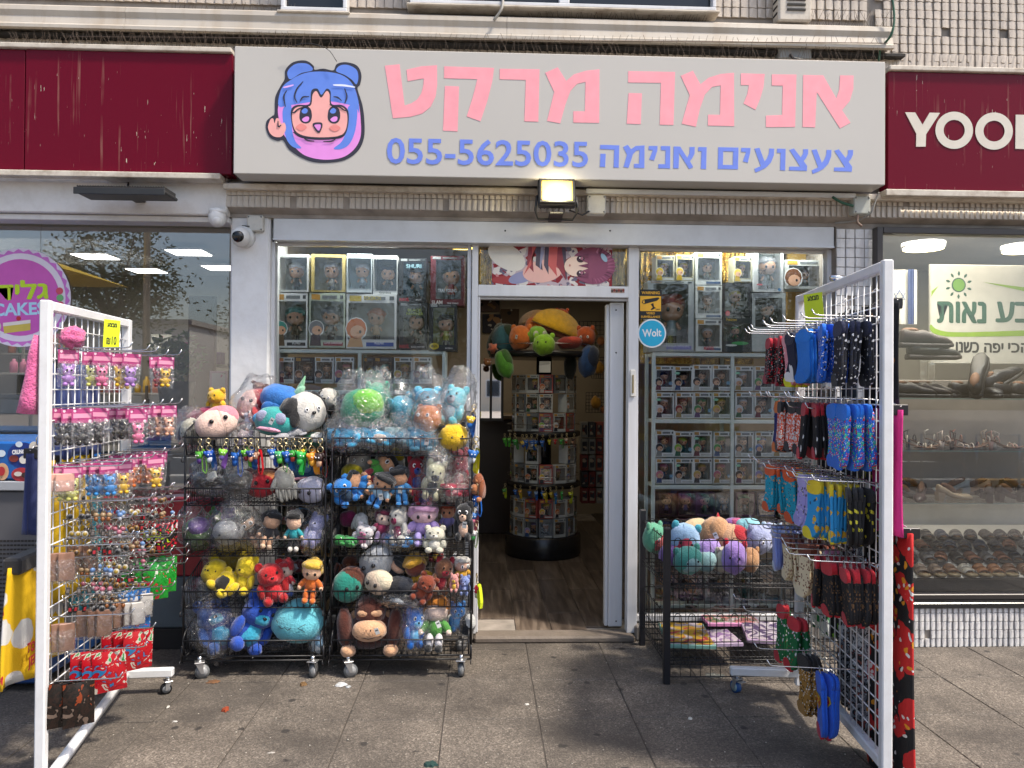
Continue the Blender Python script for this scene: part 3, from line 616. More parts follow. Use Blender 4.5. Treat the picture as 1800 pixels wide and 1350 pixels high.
q = MB(); q.tube([(-.11, .03, 0), (-.12, .03, -.09), (-.1, .12, -.1), (.1, .12, -.1), (.12, .03, -.09), (.11, .03, 0)], .007, BLK); q.bbox(-.04, .04, .05, .16, -.1, -.085, BLK); q.xf(R); q.build('bracket', fl)
q = MB(); q.tube([(.08, .1, -.05), (.16, .14, -.06), (.2, .15, -.03)], .005, BLK); q.xf(R); q.build('cable', fl)
ll = D.lights.new('floodlight_beam', 'SPOT'); ll.energy = 9; ll.color = (1, .85, .52); ll.spot_size = rad(165); ll.spot_blend = 1; ll.shadow_soft_size = .08
lo = D.objects.new('floodlight_beam', ll); COL.objects.link(lo); lo.location = c+Vector((0, -.06, 0)); lo.rotation_euler = (rad(75), 0, 0)
# unlit slab floodlight, seen from its edge
c = at(222, 343, 4.32); fo = thing('floodlight', 'unlit flat black floodlight with cooling fins above the cake shop window', 'floodlight', c, world=True)
q = MB(); hw = 76*pxm(4.32); q.bbox(c.x-hw, c.x+hw, 4.24, 4.42, c.z-.008, c.z+.012, BLK, .006)
for k in range(34): x = c.x-hw+.012+k*(2*hw-.024)/33; q.box(x-.002, x+.002, 4.25, 4.41, c.z+.012, c.z+.034, BLK)
q.bbox(c.x-hw, c.x+hw, 4.232, 4.239, c.z-.018, c.z+.02, BLK); q.build('housing', fo); q = MB(); q.tube([c+Vector((-.06, .1, .03)), c+Vector((-.065, .16, .09)), c+Vector((-.07, .18, .12)), c+Vector((-.14, .18, .125))], .006, BLK)
q.tube(smooth_open([c+Vector((-.03, .1, .035)), c+Vector((.07, .08, .06)), c+Vector((.15, .1, .055)), c+Vector((.2, .1, .02))]), .005, BLK); q.build('cable', fo)
q = MB(); q.bbox(c.x-.03, c.x+.03, 4.42, 4.5, c.z, c.z+.02, BLK); q.build('bracket', fo)
a = at(0, 311, 4.46); b = at(190, 313, 4.46)
q = MB(); q.bbox(-3.6, b.x, 4.44, 4.5, b.z-.02, b.z+.012, M('white_batten', (.66, .65, .62), .4, dirt=.3)); solo(q, 'light_batten', 'slim white batten under the plain maroon sign', 'light', (-3, 4.46, b.z))
# junction boxes
for px, py, w, h, lb in ((1049, 359, 33, 34, 'beige square junction box just beside the lit floodlight'), (1516, 360, 31, 32, 'grey junction box with pipe at the far corner below the white sign'), (448, 392, 28, 28, 'white junction box mounted above the eyeball camera on the pillar')):
    Y = 4.44 if px > 500 else 4.545; p = at(px, py, Y); k = pxm(Y)/2; q = MB(); q.bbox(p.x-w*k, p.x+w*k, Y, 4.505 if px > 500 else 4.58, p.z-h*k, p.z+h*k, M('box_plastic', (.58, .56, .5) if px != 1516 else (.5, .52, .47), .5, dirt=.3), .006)
    for sx_ in (-1, 1):
        for sz_ in (-1, 1): u = p+Vector((sx_*w*k*.78, 0, sz_*h*k*.78)); q.cyl(u+Vector((0, -.003, 0)), u, .005, M('screw', (.2, .2, .2), .4), 8)
    solo(q, 'junction_box', lb, 'junction box', p)
# cables
GRN = M('green_cable', (.02, .09, .05), .5, var=0); GRY = M('grey_cable', (.3, .29, .26), .6, var=0)
def cable(pts, r, mat, lb, Y=4.42):
    P = [at(x, y, Y if len(t) == 0 else t[0]) for x, y, *t in pts]; q = MB(); q.tube(smooth_open(P), r, mat, 6); solo(q, 'cable', lb, 'cable', P[0])
cable([(1566, -20, 4.43), (1572, 30, 4.42), (1566, 62, 4.42), (1548, 85, 4.48), (1545, 108, 4.5)], .007, GRN, 'dark green cable looping over the end of the cream ledge')
cable([(1463, 346, 4.43), (1480, 356, 4.42), (1500, 362, 4.42)], .008, GRN, 'short green cable entering the junction box near the shoe shop')
cable([(1545, 338, 4.4), (1540, 350, 4.41), (1530, 375, 4.42), (1505, 388, 4.5), (1468, 392, 4.55)], .005, GRY, 'thin grey cable running below the junction box near the shoe shop')
cable([(1508, 378, 4.44), (1507, 390, 4.44), (1515, 398, 4.44)], .008, M('brown_pipe', (.22, .15, .11), .6), 'short brown pipe stub hanging from the far junction box')
cable([(884, -5, 4.45), (882, 15, 4.42), (868, 36, 4.43)], .008, GRY, 'pale cable hanging over the ledge beside the upper window')
cable([(505, 83, 4.27), (540, 76, 4.26), (575, 86, 4.27), (592, 108, 4.27)], .002, BLACKW, 'thin black wire curling over the sign above the emblem')
# vent box on the upper wall
p = at(1397, 38, 4.47); q = MB(); q.bbox(p.x-.1, p.x+.1, 4.46, 4.56, p.z, p.z+.5, TRIM, .01)
for k in range(9): q.box(p.x-.05, p.x+.06, 4.454, 4.46, p.z+.06+k*.03, p.z+.072+k*.03, DARK)
for k in range(6): q.box(p.x-.104, p.x-.1, 4.48, 4.54, p.z+.05+k*.04, p.z+.06+k*.04, DARK)
solo(q, 'vent_box', 'weathered cream vent box with slots standing on the ledge above the sign', 'vent', p)
# rusted electric box between ledge and sign
p = at(1396, 92, 4.5); q = MB(); q.bbox(p.x-.1, p.x+.1, 4.48, 4.55, p.z-.05, p.z+.05, M('grey_box', (.2, .2, .19), .5, dirt=.5), .01); q.tube([p+Vector((-.04, -.03, -.03)), p+Vector((-.02, -.05, -.06)), p+Vector((.06, -.05, -.07))], .008, BLK); solo(q, 'switch_box', 'small grey switch box wedged between the ledge and the white sign', 'switch box', p)
# bird spikes
def spikes(a, b, Y, n, lb, hh=.09, seed=1):
    r = random.Random(seed); q = MB(); A, B = at(*a, Y), at(*b, Y)
    for k in range(n):
        p = A.lerp(B, (k+.5)/n); ln = hh*r.uniform(.7, 1.2); d = Vector((r.uniform(-.55, .55), r.uniform(-.4, .1), 1)).normalized(); q.tube([p, p+d*ln], .0011, M('rusty_wire', (.1, .07, .05), .6, .3, var=0), 4, cap=False)
    q.tube([A, B], .003, M('rusty_wire', (.1, .07, .05), .6, .3, var=0), 4)
    o = solo(q, 'bird_spikes', lb, 'bird spikes', A.lerp(B, .5)); o['kind'] = 'stuff'
spikes((15, 82), (400, 86), 4.42, 110, 'dense wire bird spikes on top of the plain maroon sign', .085)
spikes((410, 83), (1556, 109), 4.36, 190, 'thin wire bird spikes along the top of the white sign', .08, 2)
spikes((300, 22), (520, 26), 4.49, 40, 'wire bird spikes with nest twigs on the ledge near the dark opening', .06, 3)
spikes((930, 34), (1240, 42), 4.49, 60, 'fine bird spikes on the ledge below the wide upper window', .05, 4)
spikes((1420, 44), (1560, 48), 4.49, 36, 'bird spikes on the far end of the cream ledge', .09, 5)
spikes((120, 64), (1560, 76), 4.435, 120, 'sparse bird spikes poking from the lower lip of the ledge', .035, 6)
# cameras
WPL = M('white_camera_plastic', (.68, .68, .66), .35, var=.04, dirt=.2)
p = at(423, 416, 4.5); cc = thing('security_camera', 'white eyeball camera with black lens on the pillar', 'camera', p, world=True)
k = pxm(4.5); q = MB(); q.cyl(p+Vector((0, .08, .01)), p+Vector((0, .03, .005)), 19*k, WPL, 20); q.ball(p, 17*k, WPL); q.build('housing', cc); q = MB(); q.cyl(p+Vector((.002, -.062, -.012)), p+Vector((0, -.02, 0)), 9.5*k, pla((.01, .01, .012), .1), 18); q.build('lens', cc)
q = MB(); q.tube([p+Vector((-.02, .04, .05)), p+Vector((.0, .03, .07)), p+Vector((.04, .05, .07))], .004, BLK); q.build('cable', cc)
p = at(380, 384, 4.45); cc = thing('security_camera', 'white turret camera hanging under the corner of the plaster beam', 'camera', p, world=True)
q = MB(); q.cyl(p+Vector((0, .03, .055)), p+Vector((0, .03, .03)), 16*k, WPL, 20); q.ball(p+Vector((0, .02, .01)), (15*k, 15*k, 17*k), WPL); q.build('housing', cc); q = MB(); q.cyl(p+Vector((.015, -.025, -.028)), p+Vector((.005, 0, -.01)), 8*k, WPL, 16); q.build('lens', cc)
# ---------------- window stickers and poster ----------------
def disc(q, c, r, Y, mat, n=40, sx_=1): q.add([(c.x+r*sx_*math.cos(-2*PI*k/n), Y, c.z+r*math.sin(-2*PI*k/n)) for k in range(n)], [tuple(range(n))[::-1]], mat)
Y = 4.68; st = thing('warning_sticker', 'black and yellow WARNING video surveillance sticker on the glass', 'sticker', at(1144, 560, Y), world=True)
YEL = prt('#f0b429'); BK = prt('#14130f'); WH = prt('#e9e9e6')
q = MB(); a, b, c, d = prect(1124, 509, 1163, 561, Y); q.box(a, b, Y-.001, Y, c, d, BK); h = d-c; q.box(a+.004, b-.004, Y-.0016, Y-.001, c+h*.27, c+h*.78, YEL)
text(q, 'WARNING', (a+b)/2, c+h*.89, (b-a)*.82, h*.1, Y-.002, YEL, .02); text(q, 'VIDEO', (a+b)/2, c+h*.20, (b-a)*.38, h*.075, Y-.002, YEL, .02); text(q, 'SURVEILLANCE', (a+b)/2, c+h*.08, (b-a)*.86, h*.075, Y-.002, YEL, .02); text(q, '24H', a+(b-a)*.82, c+h*.33, (b-a)*.2, h*.06, Y-.002, BK, .02)
w = b-a; pt = lambda L: [(a+x*w, c+z*h) for x, z in L]
flat(q, pt([(.1, .55), (.2, .5), (.78, .62), (.9, .7), (.85, .74), (.2, .66), (.12, .62)]), Y-.002, BK); flat(q, pt([(.5, .5), (.62, .55), (.66, .42), (.74, .38), (.55, .3), (.5, .33), (.6, .4)]), Y-.0021, BK); flat(q, pt([(.14, .61), (.22, .64), (.24, .54), (.16, .53)]), Y-.0022, YEL)
q.build('print', st)
st = thing('round_sticker', 'round turquoise Wolt sticker with white rim on the display glass', 'sticker', at(1146, 610, Y), world=True); q = MB(); p = at(1146, 586, Y); k = pxm(Y)
disc(q, p, 25.5*k, Y-.001, WH); disc(q, p, 23*k, Y-.0016, prt('#1fa9d0')); text(q, 'Wolt', p.x-.001, p.z+.003, 34*k, 14*k, Y-.0022, WH, .02, rad(3)); q.build('print', st)
# transom poster: generic illustration with plum hair
po = thing('poster', 'wide illustrated poster of a plum-haired figure in the panel over the doorway', 'poster', at(968, 500, 4.672), world=True); Y = 4.672
q = MB(); a, b, c, d = prect(865, 431, 1076, 502, Y); q.box(a, b, Y, Y+.001, c, d, pat('poster_print', '#b9aab4', ['#8d2b35', '#d9d3cf', '#6d6a80', '#c98a8c'], 9, .5)); w, h = b-a, d-c
rr = random.Random(5); pt = lambda L: [(a+x*w, c+z*h) for x, z in L]
def ell(q, x, z, rx, rz, c_, Yo, rot=0, n=20):
    flat(q, [(a+w*x+math.cos(t)*rx*h*math.cos(rot)-math.sin(t)*rz*h*math.sin(rot), c+h*z+math.cos(t)*rx*h*math.sin(rot)+math.sin(t)*rz*h*math.cos(rot)) for t in [2*PI*k/n for k in range(n)]], Y-.0005*Yo, prt(c_))
ell(q, .12, .7, .5, .3, '#d8d5cd', 1, -.5); ell(q, .1, .12, .3, .1, '#a33a3c', 2); ell(q, .25, .2, .35, .14, '#8d90b4', 3, .3); ell(q, .42, .35, .5, .28, '#e2b3ab', 4, .15)
for k in range(9): x = .3+k*.035; flat(q, pt([(x, 1), (x+.03, .95), (x+.02+rr.uniform(-.1, .1), .1+rr.random()*.3), (x-.01, .5)]), Y-.0005*(5+k % 2), prt(rr.choice(['#4b4356', '#c65b5b', '#e8dcd9', '#9295b5', '#8a3140'])))
ell(q, .84, .5, .55, .46, '#8c4a66', 8)
for k in range(16): t = -1.9+k*.22; flat(q, pt([(.86+.10*math.cos(t), .5+.3*math.sin(t)), (.86+.02+.17*math.cos(t+.1), .5+.5*math.sin(t+.1)), (.86+.11*math.cos(t+.16), .5+.34*math.sin(t+.16))]), Y-.0045-.0001*k, prt(rr.choice(['#7a3c58', '#a86080', '#643049', '#b97a96'])))
ell(q, .70, .48, .30, .25, '#ecd2c2', 12)
for zz in (.30, .66): ell(q, .735, zz, .10, .085, '#3a2030', 13); ell(q, .745, zz+.02, .04, .04, '#a86a80', 14); ell(q, .728, zz+.03, .015, .02, '#f2eef0', 15)
for k in range(7): z = .12+k*.125; flat(q, pt([(.80, z-.06), (.80, z+.06), (.745-.03*(k % 2), z)]), Y-.0078-.0001*k, prt(['#8c4a66', '#7a3c58'][k % 2]))
ell(q, .645, .5, .02, .03, '#c07a74', 18); ell(q, .93, .7, .06, .12, '#9fc0d6', 18, .6)
q.build('print', po)
def foil(x0, y0, x1, y1, Y, lb):
    a, b, c, d = prect(x0, y0, x1, y1, Y); nx, nz = max(6, int((b-a)/.012)), max(6, int((d-c)/.03)); q = MB()
    vs = [(a+(b-a)*i/nx, Y+.02*noise.noise(Vector((i*.9, j*.25, x0))), c+(d-c)*j/nz) for j in range(nz+1) for i in range(nx+1)]
    q.add(vs, [(j*(nx+1)+i, j*(nx+1)+i+1, (j+1)*(nx+1)+i+1, (j+1)*(nx+1)+i) for j in range(nz) for i in range(nx)], M('gold_foil', (.62, .42, .12), .22, 1, var=.5, vs=30, bump=.9, bs=90))
    solo(q, 'tinsel_curtain', lb, 'tinsel', ((a+b)/2, Y, c))
foil(843, 430, 864, 502, 4.71, 'gold tinsel strip at the pillar side of the transom poster')
foil(1077, 430, 1103, 502, 4.71, 'gold tinsel strip at the sticker side of the transom poster')
foil(1126, 432, 1325, 640, 5.05, 'gold tinsel curtain behind the boxes in the right display window')
q = MB(); a, b, c, d = prect(1384, 430, 1450, 700, 5.0); q.box(a, b, 5.0, 5.02, c, d, M('mustard_board', (.5, .33, .1), .7)); solo(q, 'backing_board', 'plain mustard backing board behind the widest white box', 'board', (a, 5, c))
q = MB(); p = at(1086, 511, 4.63); k = pxm(4.63); q.box(p.x-12*k, p.x+12*k, 4.6305, 4.6315, p.z-4*k, p.z+4*k, prt('#a08a7c'))
for i in range(6): q.ball((p.x+(i*4-10)*k, 4.6305, p.z+(i % 2-.5)*k), (2.2*k, .0008, 2.6*k), prt('#7a2f28' if i % 2 else '#4a3a34'), 8, 5)
solo(q, 'small_sticker', 'tiny red and brown sticker on the bar above the doorway', 'sticker', p)
# ---------------- boxed figures ----------------
HAIRC = {'black': '#15151a', 'dark brown': '#3a241a', 'green': '#3f8f46', 'white': '#cfd0d4', 'blond': '#c9a84c', 'pink': '#c77486', 'red': '#8e2a20', 'blue': '#3d66a8', 'grey': '#7b7d80', 'brown': '#6d4327', 'yellow': '#d2b21f', 'lilac': '#8f86bd', 'lime': '#8dbb3a', 'teal': '#3a8a80', 'orange': '#c0652a'}
SHIRT = ['#6a2230', '#20242e', '#8a8a86', '#2d4a78', '#a08a5a', '#2f5a3a', '#b9b4ac', '#5b3a6a']
SKN = '#d2a384'
def figure(q, c, s, hair, shirt, skin=SKN, hat=False):
    """big-headed little figure, s = total height, c = foot point"""
    c = Vector(c); H = pla(HAIRC.get(hair, hair)); K = pla(skin, .45); T = pla(shirt)
    q.ball(c+Vector((0, 0, s*.66)), (s*.25, s*.2, s*.24), K, 12, 8, sq=.85)
    q.ball(c+Vector((0, s*.03, s*.77)), (s*.29, s*.22, s*.19), H, 12, 8, lump=.25, sc=2.5)
    for u in (-.1, .1): q.ball(c+Vector((u*s, -s*.19, s*.63)), (s*.035, s*.02, s*.045), EYE, 6, 4)
    q.cyl(c+Vector((0, 0, s*.14)), c+Vector((0, 0, s*.45)), s*.12, T, 8, s*.08)
    for u in (-1, 1):
        q.cyl(c+Vector((u*s*.06, 0, 0)), c+Vector((u*s*.05, 0, s*.2)), s*.05, pla('#26262c'), 6)
        q.tube([c+Vector((u*s*.1, 0, s*.38)), c+Vector((u*s*.17, -s*.03, s*.26))], [s*.04, s*.035], K, 6)
    if hat: q.cyl(c+Vector((0, .03*s, s*.9)), c+Vector((0, .03*s, s*.96)), s*.3, pla(hat), 12); q.ball(c+Vector((0, .03*s, s*.95)), (s*.18, s*.18, s*.12), pla(hat), 10, 6)
def fbox(x0, x1, z0, z1, Y, dep, label, frame='#dfe2e0', inside='#4a4c4e', hair='black', shirt='#444', logo='#b98a3a', strip='#b9bebd', texts=(), group=None, side=True, frac=(.09, .09, .16, .18), art=None, mini=True, fig=True, hat=False):
    """carton with a clear window, a figure inside and printed front; Y is its front plane"""
    w, h = x1-x0, z1-z0; L, Rr, B, T = frac; a, b, c, d = x0+w*L, x1-w*Rr, z0+h*B, z1-h*T
    t = thing('boxed_figure', label, 'boxed figure', ((x0+x1)/2, Y+dep/2, z0), group, world=True)
    q = MB(); FM = prt(frame); IM = blotch('box_backing', [inside, '#8f938f', inside], 14, .5, seed=int(abs(x0)*50) % 5) if inside in ('#4a4d4a', '#3a3a3c', '#3a3b3c', '#55524c', '#5d6458') else prt(inside)
    q.box(x0, x1, Y, Y+.002, z0, c, FM); q.box(x0, x1, Y, Y+.002, d, z1, FM); q.box(x0, a, Y, Y+.002, c, d, FM); q.box(b, x1, Y, Y+.002, c, d, FM)
    q.box(x0, x0+.002, Y+.002, Y+dep, z0, z1, FM); q.box(x1-.002, x1, Y+.002, Y+dep, z0, z1, FM); q.box(x0+.002, x1-.002, Y+.002, Y+dep, z1-.002, z1, FM); q.box(x0+.002, x1-.002, Y+.002, Y+dep, z0, z0+.002, FM); q.box(x0+.002, x1-.002, Y+dep-.003, Y+dep, z0+.002, z1-.002, IM)
    q.build('carton', t)
    if fig: q = MB(); figure(q, ((a+b)/2+w*.06, Y+dep*.5, c+.004), min((d-c)*.92, w*1.15), hair, shirt, hat=hat); q.build('figure', t)
    q = MB(); q.box(a-.001, b+.001, Y-.0012, Y-.0006, c-.001, d+.001, CLEAR); q.build('clear_window', t)
    q = MB(); Yp = Y-.0015
    if logo: q.add([(x0+w*u, Yp, z1-h*T*v) for u, v in ((.06, .8), (.3, .86), (.3, .2), (.06, .15))], [(0, 1, 2, 3)], prt(logo)); q.add([(x0+w*u, Yp, z1-h*T*v) for u, v in ((.36, .7), (.78, .7), (.78, .3), (.36, .3))], [(0, 1, 2, 3)], prt('#6d7375')); q.add([(x0+w*u, Yp, z1-h*T*v) for u, v in ((.86, .7), (.95, .7), (.95, .25), (.86, .25))], [(0, 1, 2, 3)], prt('#3c4245'))
    if strip: q.add([(x0+w*u, Yp, z0+h*B*v) for u, v in ((.4, .25), (.95, .25), (.95, .68), (.4, .68))], [(0, 1, 2, 3)], prt(strip))
    if mini:
        cx, cz, rr = x0+w*.2, z0+h*.33, w*.2; H = prt(HAIRC.get(hair, hair))
        el = lambda ex, ez, rx, rz, m, y: q.add([(ex+rx*math.cos(-2*PI*k/12), y, ez+rz*math.sin(-2*PI*k/12)) for k in range(12)], [tuple(range(12))[::-1]], m)
        el(cx, cz+rr*.15, rr*1.12, rr*1.2, prt('#dfe2e0'), Yp); el(cx, cz+rr*.2, rr, rr*1.05, H, Yp-.0004); el(cx+rr*.12, cz-rr*.12, rr*.72, rr*.66, prt(SKN), Yp-.0008); el(cx+rr*.4, cz-rr*.12, rr*.13, rr*.17, DRAWN, Yp-.0012)
        q.add([(cx-rr*.9, Yp-.0004, z0+h*.03), (cx+rr*.7, Yp-.0004, z0+h*.03), (cx+rr*.5, Yp-.0004, cz-rr*.7), (cx-rr*.6, Yp-.0004, cz-rr*.7)], [(0, 1, 2, 3)], prt(shirt))
    for s, u, v, tw, th, c_ in texts: text(q, s, x0+w*u, z0+h*v, w*tw, h*th, Yp-.0016, prt(c_), .02)
    if art:
        for (u, v, ru, rv, c_) in art: q.add([(x0+w*(u+ru*math.cos(-2*PI*k/14)), Yp-.0010, z0+h*(v+rv*math.sin(-2*PI*k/14))) for k in range(14)], [tuple(range(14))[::-1]], prt(c_))
    if q.v: q.build('printed_front', t)
    t.rotation_euler.z = rnd.uniform(-.06, .06)
    return t
def pbox(x0, y0, x1, y1, Y, dep, label, **k): a, b, c, d = prect(x0, y0, x1, y1, Y); return fbox(a+.001, b-.001, c, d, Y, dep, label, **k)
YD = 4.80
G1 = 'large boxed figures in the left display window'
FR2 = (.16, .1, .13, .08)
pbox(482, 447, 544, 513, YD, .14, 'pale boxed figure at the top of the left window beside the pillar', inside='#9aa09f', hair='white', shirt='#3a2018', frac=(.05, .05, .05, .08), logo=None, strip=None, mini=False, group=G1)
pbox(546, 447, 606, 513, YD, .14, 'pale boxed figure with yellow rim on the top row near the pillar', frame='#b9a565', inside='#a9b0ae', hair='white', shirt='#aaa', logo=None, strip=None, mini=False, frac=(.1, .1, .05, .08), group=G1)
pbox(609, 446, 654, 514, YD, .14, 'ice blue closed carton between the yellow rimmed box and the white framed portrait box', frame='#c3ced2', inside='#a9bcc2', hair='white', shirt='#9ab', logo=None, strip=None, mini=False, frac=(.04, .04, .1, .12), group=G1)
pbox(656, 449, 699, 518, YD, .14, 'white framed box printed with a dark clothed figure on the top row', inside='#1f2a2c', hair='black', shirt='#151618', logo=None, strip=None, mini=False, frac=(.02, .03, .1, .1), texts=[('Grandista', .5, .95, .5, .05, '#44494a'), ('Grandista', .5, .05, .5, .05, '#44494a')], group=G1)
pbox(702, 454, 751, 531, YD, .14, 'black framed poster box with blue art and the word SHURI', frame='#16181b', inside='#1d5f78', hair='dark brown', shirt='#23323c', logo='#8f9496', strip=None, mini=False, frac=FR2, texts=[('SHURI', .54, .82, .55, .09, '#9ccbd8'), ('MARVEL', .2, .055, .36, .07, '#c32a3a'), ('SHURI', .72, .05, .2, .03, '#ccc')], group=G1)
pbox(757, 450, 817, 537, YD, .14, 'dark red framed poster box with a figure in a red jersey and the word SLAM', frame='#5e1620', inside='#777b78', hair='black', shirt='#a5251d', logo='#8f9496', strip=None, mini=False, frac=FR2, texts=[('SLAM', .2, .06, .32, .08, '#d8d4cf'), ('TRAE YOUNG', .66, .045, .34, .03, '#ddd'), ('TRAE YOUNG', .5, .3, .55, .07, '#c9cfd2')], group=G1)
pbox(481, 515, 541, 611, YD, .14, 'white headed large box marked ECHO beside the pillar', inside='#8f9794', hair='teal', shirt='#60503a', strip='#232629', frac=(.04, .04, .14, .15), texts=[('ECHO', .68, .085, .24, .05, '#d8dcdc')], group=G1)
pbox(543, 515, 606, 611, YD, .14, 'lime headed large box marked SUPER SHREDDER with empty looking window', frame='#b9c4b0', inside='#959c98', hair='grey', shirt='#4a4248', strip='#8b2036', frac=(.04, .04, .14, .15), texts=[('SUPER SHREDDER', .68, .085, .5, .04, '#e6e0e0')], group=G1)
pbox(609, 517, 698, 613, YD, .15, 'widest blue footed box with a tan creature figure under the ice blue carton', inside='#a8aaa4', hair='orange', shirt='#c9a27a', strip='#2c4f9c', logo='#b7a23a', frac=(.04, .04, .17, .16), texts=[('POKEMON', .52, .925, .34, .08, '#b7a640'), ('VULPIX', .66, .1, .2, .04, '#e8eef8')], group=G1)
pbox(701, 532, 751, 614, YD, .14, 'black framed poster box with green art and the words BLACK PANTHER', frame='#16181b', inside='#23301f', hair='black', shirt='#1c2016', logo='#8f9496', strip=None, mini=False, frac=FR2, texts=[('BLACK', .56, .84, .5, .06, '#8a9a30'), ('PANTHER', .56, .76, .6, .06, '#8a9a30'), ('MARVEL', .2, .06, .34, .07, '#c32a3a'), ('BLACK PANTHER', .68, .05, .48, .035, '#ccc')], group=G1)
pbox(754, 534, 804, 617, YD, .14, 'black framed poster box with acid yellow art and an oval yellow badge', frame='#16181b', inside='#8d9426', hair='black', shirt='#a8ad20', logo='#8f9496', strip=None, mini=False, frac=FR2, texts=[('BATMAN', .72, .06, .26, .03, '#ccc')], art=[(.2, .1, .17, .07, '#c9b32a'), (.2, .1, .12, .03, '#16181b')], group=G1)
# white display shelving
MINT = M('mint_white_shelf', (.70, .78, .74), .45, var=.03)
def shelving(lb, ups, boards, Y, dep, ybot):
    t = thing('display_shelf', lb, 'shelf unit', at((ups[0]+ups[-1])/2, ybot, Y), world=True); zt = az(ups[0], boards[0], Y)
    for u in ups: q = MB(); x = ax(u, Y); q.bbox(x-.011, x+.011, Y-.008, Y+.014, az(u, ybot, Y), zt-.001, MINT, .002); q.bbox(x-.011, x+.011, Y+dep-.02, Y+dep, az(u, ybot, Y), zt-.001, MINT, .002); q.build('upright', t)
    for bz in boards: z = az(ups[0], bz, Y); q = MB(); q.bbox(ax(ups[0], Y)+.0115, ax(ups[-1], Y)-.0115, Y-.004, Y+dep, z-.024, z-.001, MINT, .002); q.build('shelf', t)
    return t
shelving('pale mint shelf unit behind the left display glass', (487, 632, 780), (613, 685, 775, 865, 955, 1045), 4.82, .22, 1112)
hs = ['grey', 'brown', 'black', 'pink', 'yellow', 'teal', 'blond', 'red']
G2 = 'small boxed figures on the shelf unit in the left window'
for i, (x0, x1) in enumerate(((490, 517), (518, 552), (553, 587), (588, 622), (639, 657), (658, 691), (692, 725), (726, 758))):
    pbox(x0, 628, x1, 674, 4.83, .10, f'small boxed figure with {hs[i]} hair, {ORD[i]} from the pillar on its upper shelf', frame='#dfe2e0' if i not in (1, 4, 5) else '#2c2628', hair=hs[i], shirt=SHIRT[i], inside='#55524c', group=G2)
for r_, (y0, y1) in enumerate(((702, 755), (790, 845), (880, 935), (970, 1025))):
    for i, x0 in enumerate((492, 530, 568, 640, 680, 720)):
        pbox(x0, y0, x0+34, y1, 4.83, .10, f'dim boxed figure seen through wire baskets, {ORD[i]} from the pillar on the {ORD[r_+1]} shelf', hair=rnd.choice(hs), shirt=rnd.choice(SHIRT), frame=rnd.choice(['#9da19f', '#45464a', '#7b6a50']), inside='#2d2d2f', group=G2)
# right window: upper stack
G3 = 'boxed figures stacked above the shelves in the right display window'
pbox(1152, 449, 1186, 494, YD, .1, 'small boxed yellow figure at the top of the right window beside the door post', hair='yellow', shirt='#b89a20', inside='#4a4836', frame='#b9b59a', group=G3)
pbox(1187, 448, 1220, 494, YD, .1, 'small boxed yellow figure next to the tall white capped box', hair='yellow', shirt='#b89a20', inside='#4a4836', frame='#b9b59a', group=G3)
for i, (y0, y1, h, tx) in enumerate(((443, 501, 'grey', ''), (502, 560, 'brown', ''), (561, 618, 'white', 'MARVEL'))):
    pbox(1222, y0, 1269, y1, YD-.005, .13, f'blue labelled white boxed figure, {ORD[i]} from the top of its stack of three', hair=h, shirt=['#7a7f72', '#7a5a30', '#20242e'][i], inside='#8e958c', frame='#d3d7d2', strip='#24466e', mini=False, texts=[(tx, .5, .1, .4, .11, '#c22a34')] if tx else (), group=G3)
pbox(1289, 451, 1322, 496, YD, .1, 'small boxed yellow figure standing apart on the black box', hair='yellow', shirt='#b89a20', inside='#7a806c', frame='#b9b59a', group=G3)
pbox(1323, 430, 1377, 513, YD-.01, .13, 'tall white box with slanted label and black Japanese lettering', frame='#c6c9c8', inside='#4f5d5a', fig=True, hair='grey', shirt='#5a6a6a', logo=None, strip=None, mini=False, frac=(.16, .1, .06, .02), texts=[('マンガ', .26, .42, .28, .12, '#1b1b1b')], art=[(.86, .05, .05, .035, '#3d76a8'), (.2, .15, .1, .02, '#b8454e')], group=G3)
pbox(1379, 457, 1454, 508, YD, .15, 'wide white boxed pair of figures in front of the mustard board', hair='brown', shirt='#8d8d86', inside='#6e7668', frame='#b6bab6', frac=(.1, .06, .1, .2), group=G3)
pbox(1139, 494, 1220, 618, YD, .15, 'biggest grey poster box with lavender foot behind the two stickers', frame='#a9b0b0', inside='#8a9290', hair='red', shirt='#9fb3b3', logo='#9a8a7a', strip='#7d7cb4', mini=False, frac=(.12, .12, .12, .04), texts=[('CINDERELLA WITH JAQ', .6, .075, .6, .035, '#c9cce0')], group=G3)
pbox(1270, 497, 1321, 556, YD-.004, .13, 'black boxed yellow-brown figure with silver lined window', frame='#17181a', inside='#9aa08c', hair='yellow', shirt='#6d5a20', logo=None, strip=None, mini=False, frac=(.1, .12, .14, .12), art=[(.2, .09, .08, .08, '#b63a44')], group=G3)
pbox(1270, 557, 1321, 618, YD-.004, .13, 'black and green box with white lightning streaks and yellow lettering', frame='#1b2421', inside='#27512e', hair='green', shirt='#2b6a34', logo=None, strip=None, mini=False, frac=(.04, .04, .3, .2), texts=[('Pokémon', .3, .92, .36, .09, '#b79a2c')], art=[(.6, .24, .3, .05, '#3f9a50'), (.3, .18, .2, .03, '#c9cfc9')], group=G3)
pbox(1322, 515, 1381, 618, YD-.004, .13, 'grey white box with dark inner window beside the lightning box', frame='#b0b6b4', inside='#2f3634', hair='black', shirt='#3b3f3e', logo=None, strip=None, mini=False, frac=(.1, .1, .42, .08), group=G3)
shelving('pale mint grid shelf unit behind the right display glass', (1149, 1287, 1432), (619, 737, 853, 965, 1062), 4.82, .22, 1112)
rows = [(643, 687), (690, 735), (758, 803), (806, 850)]
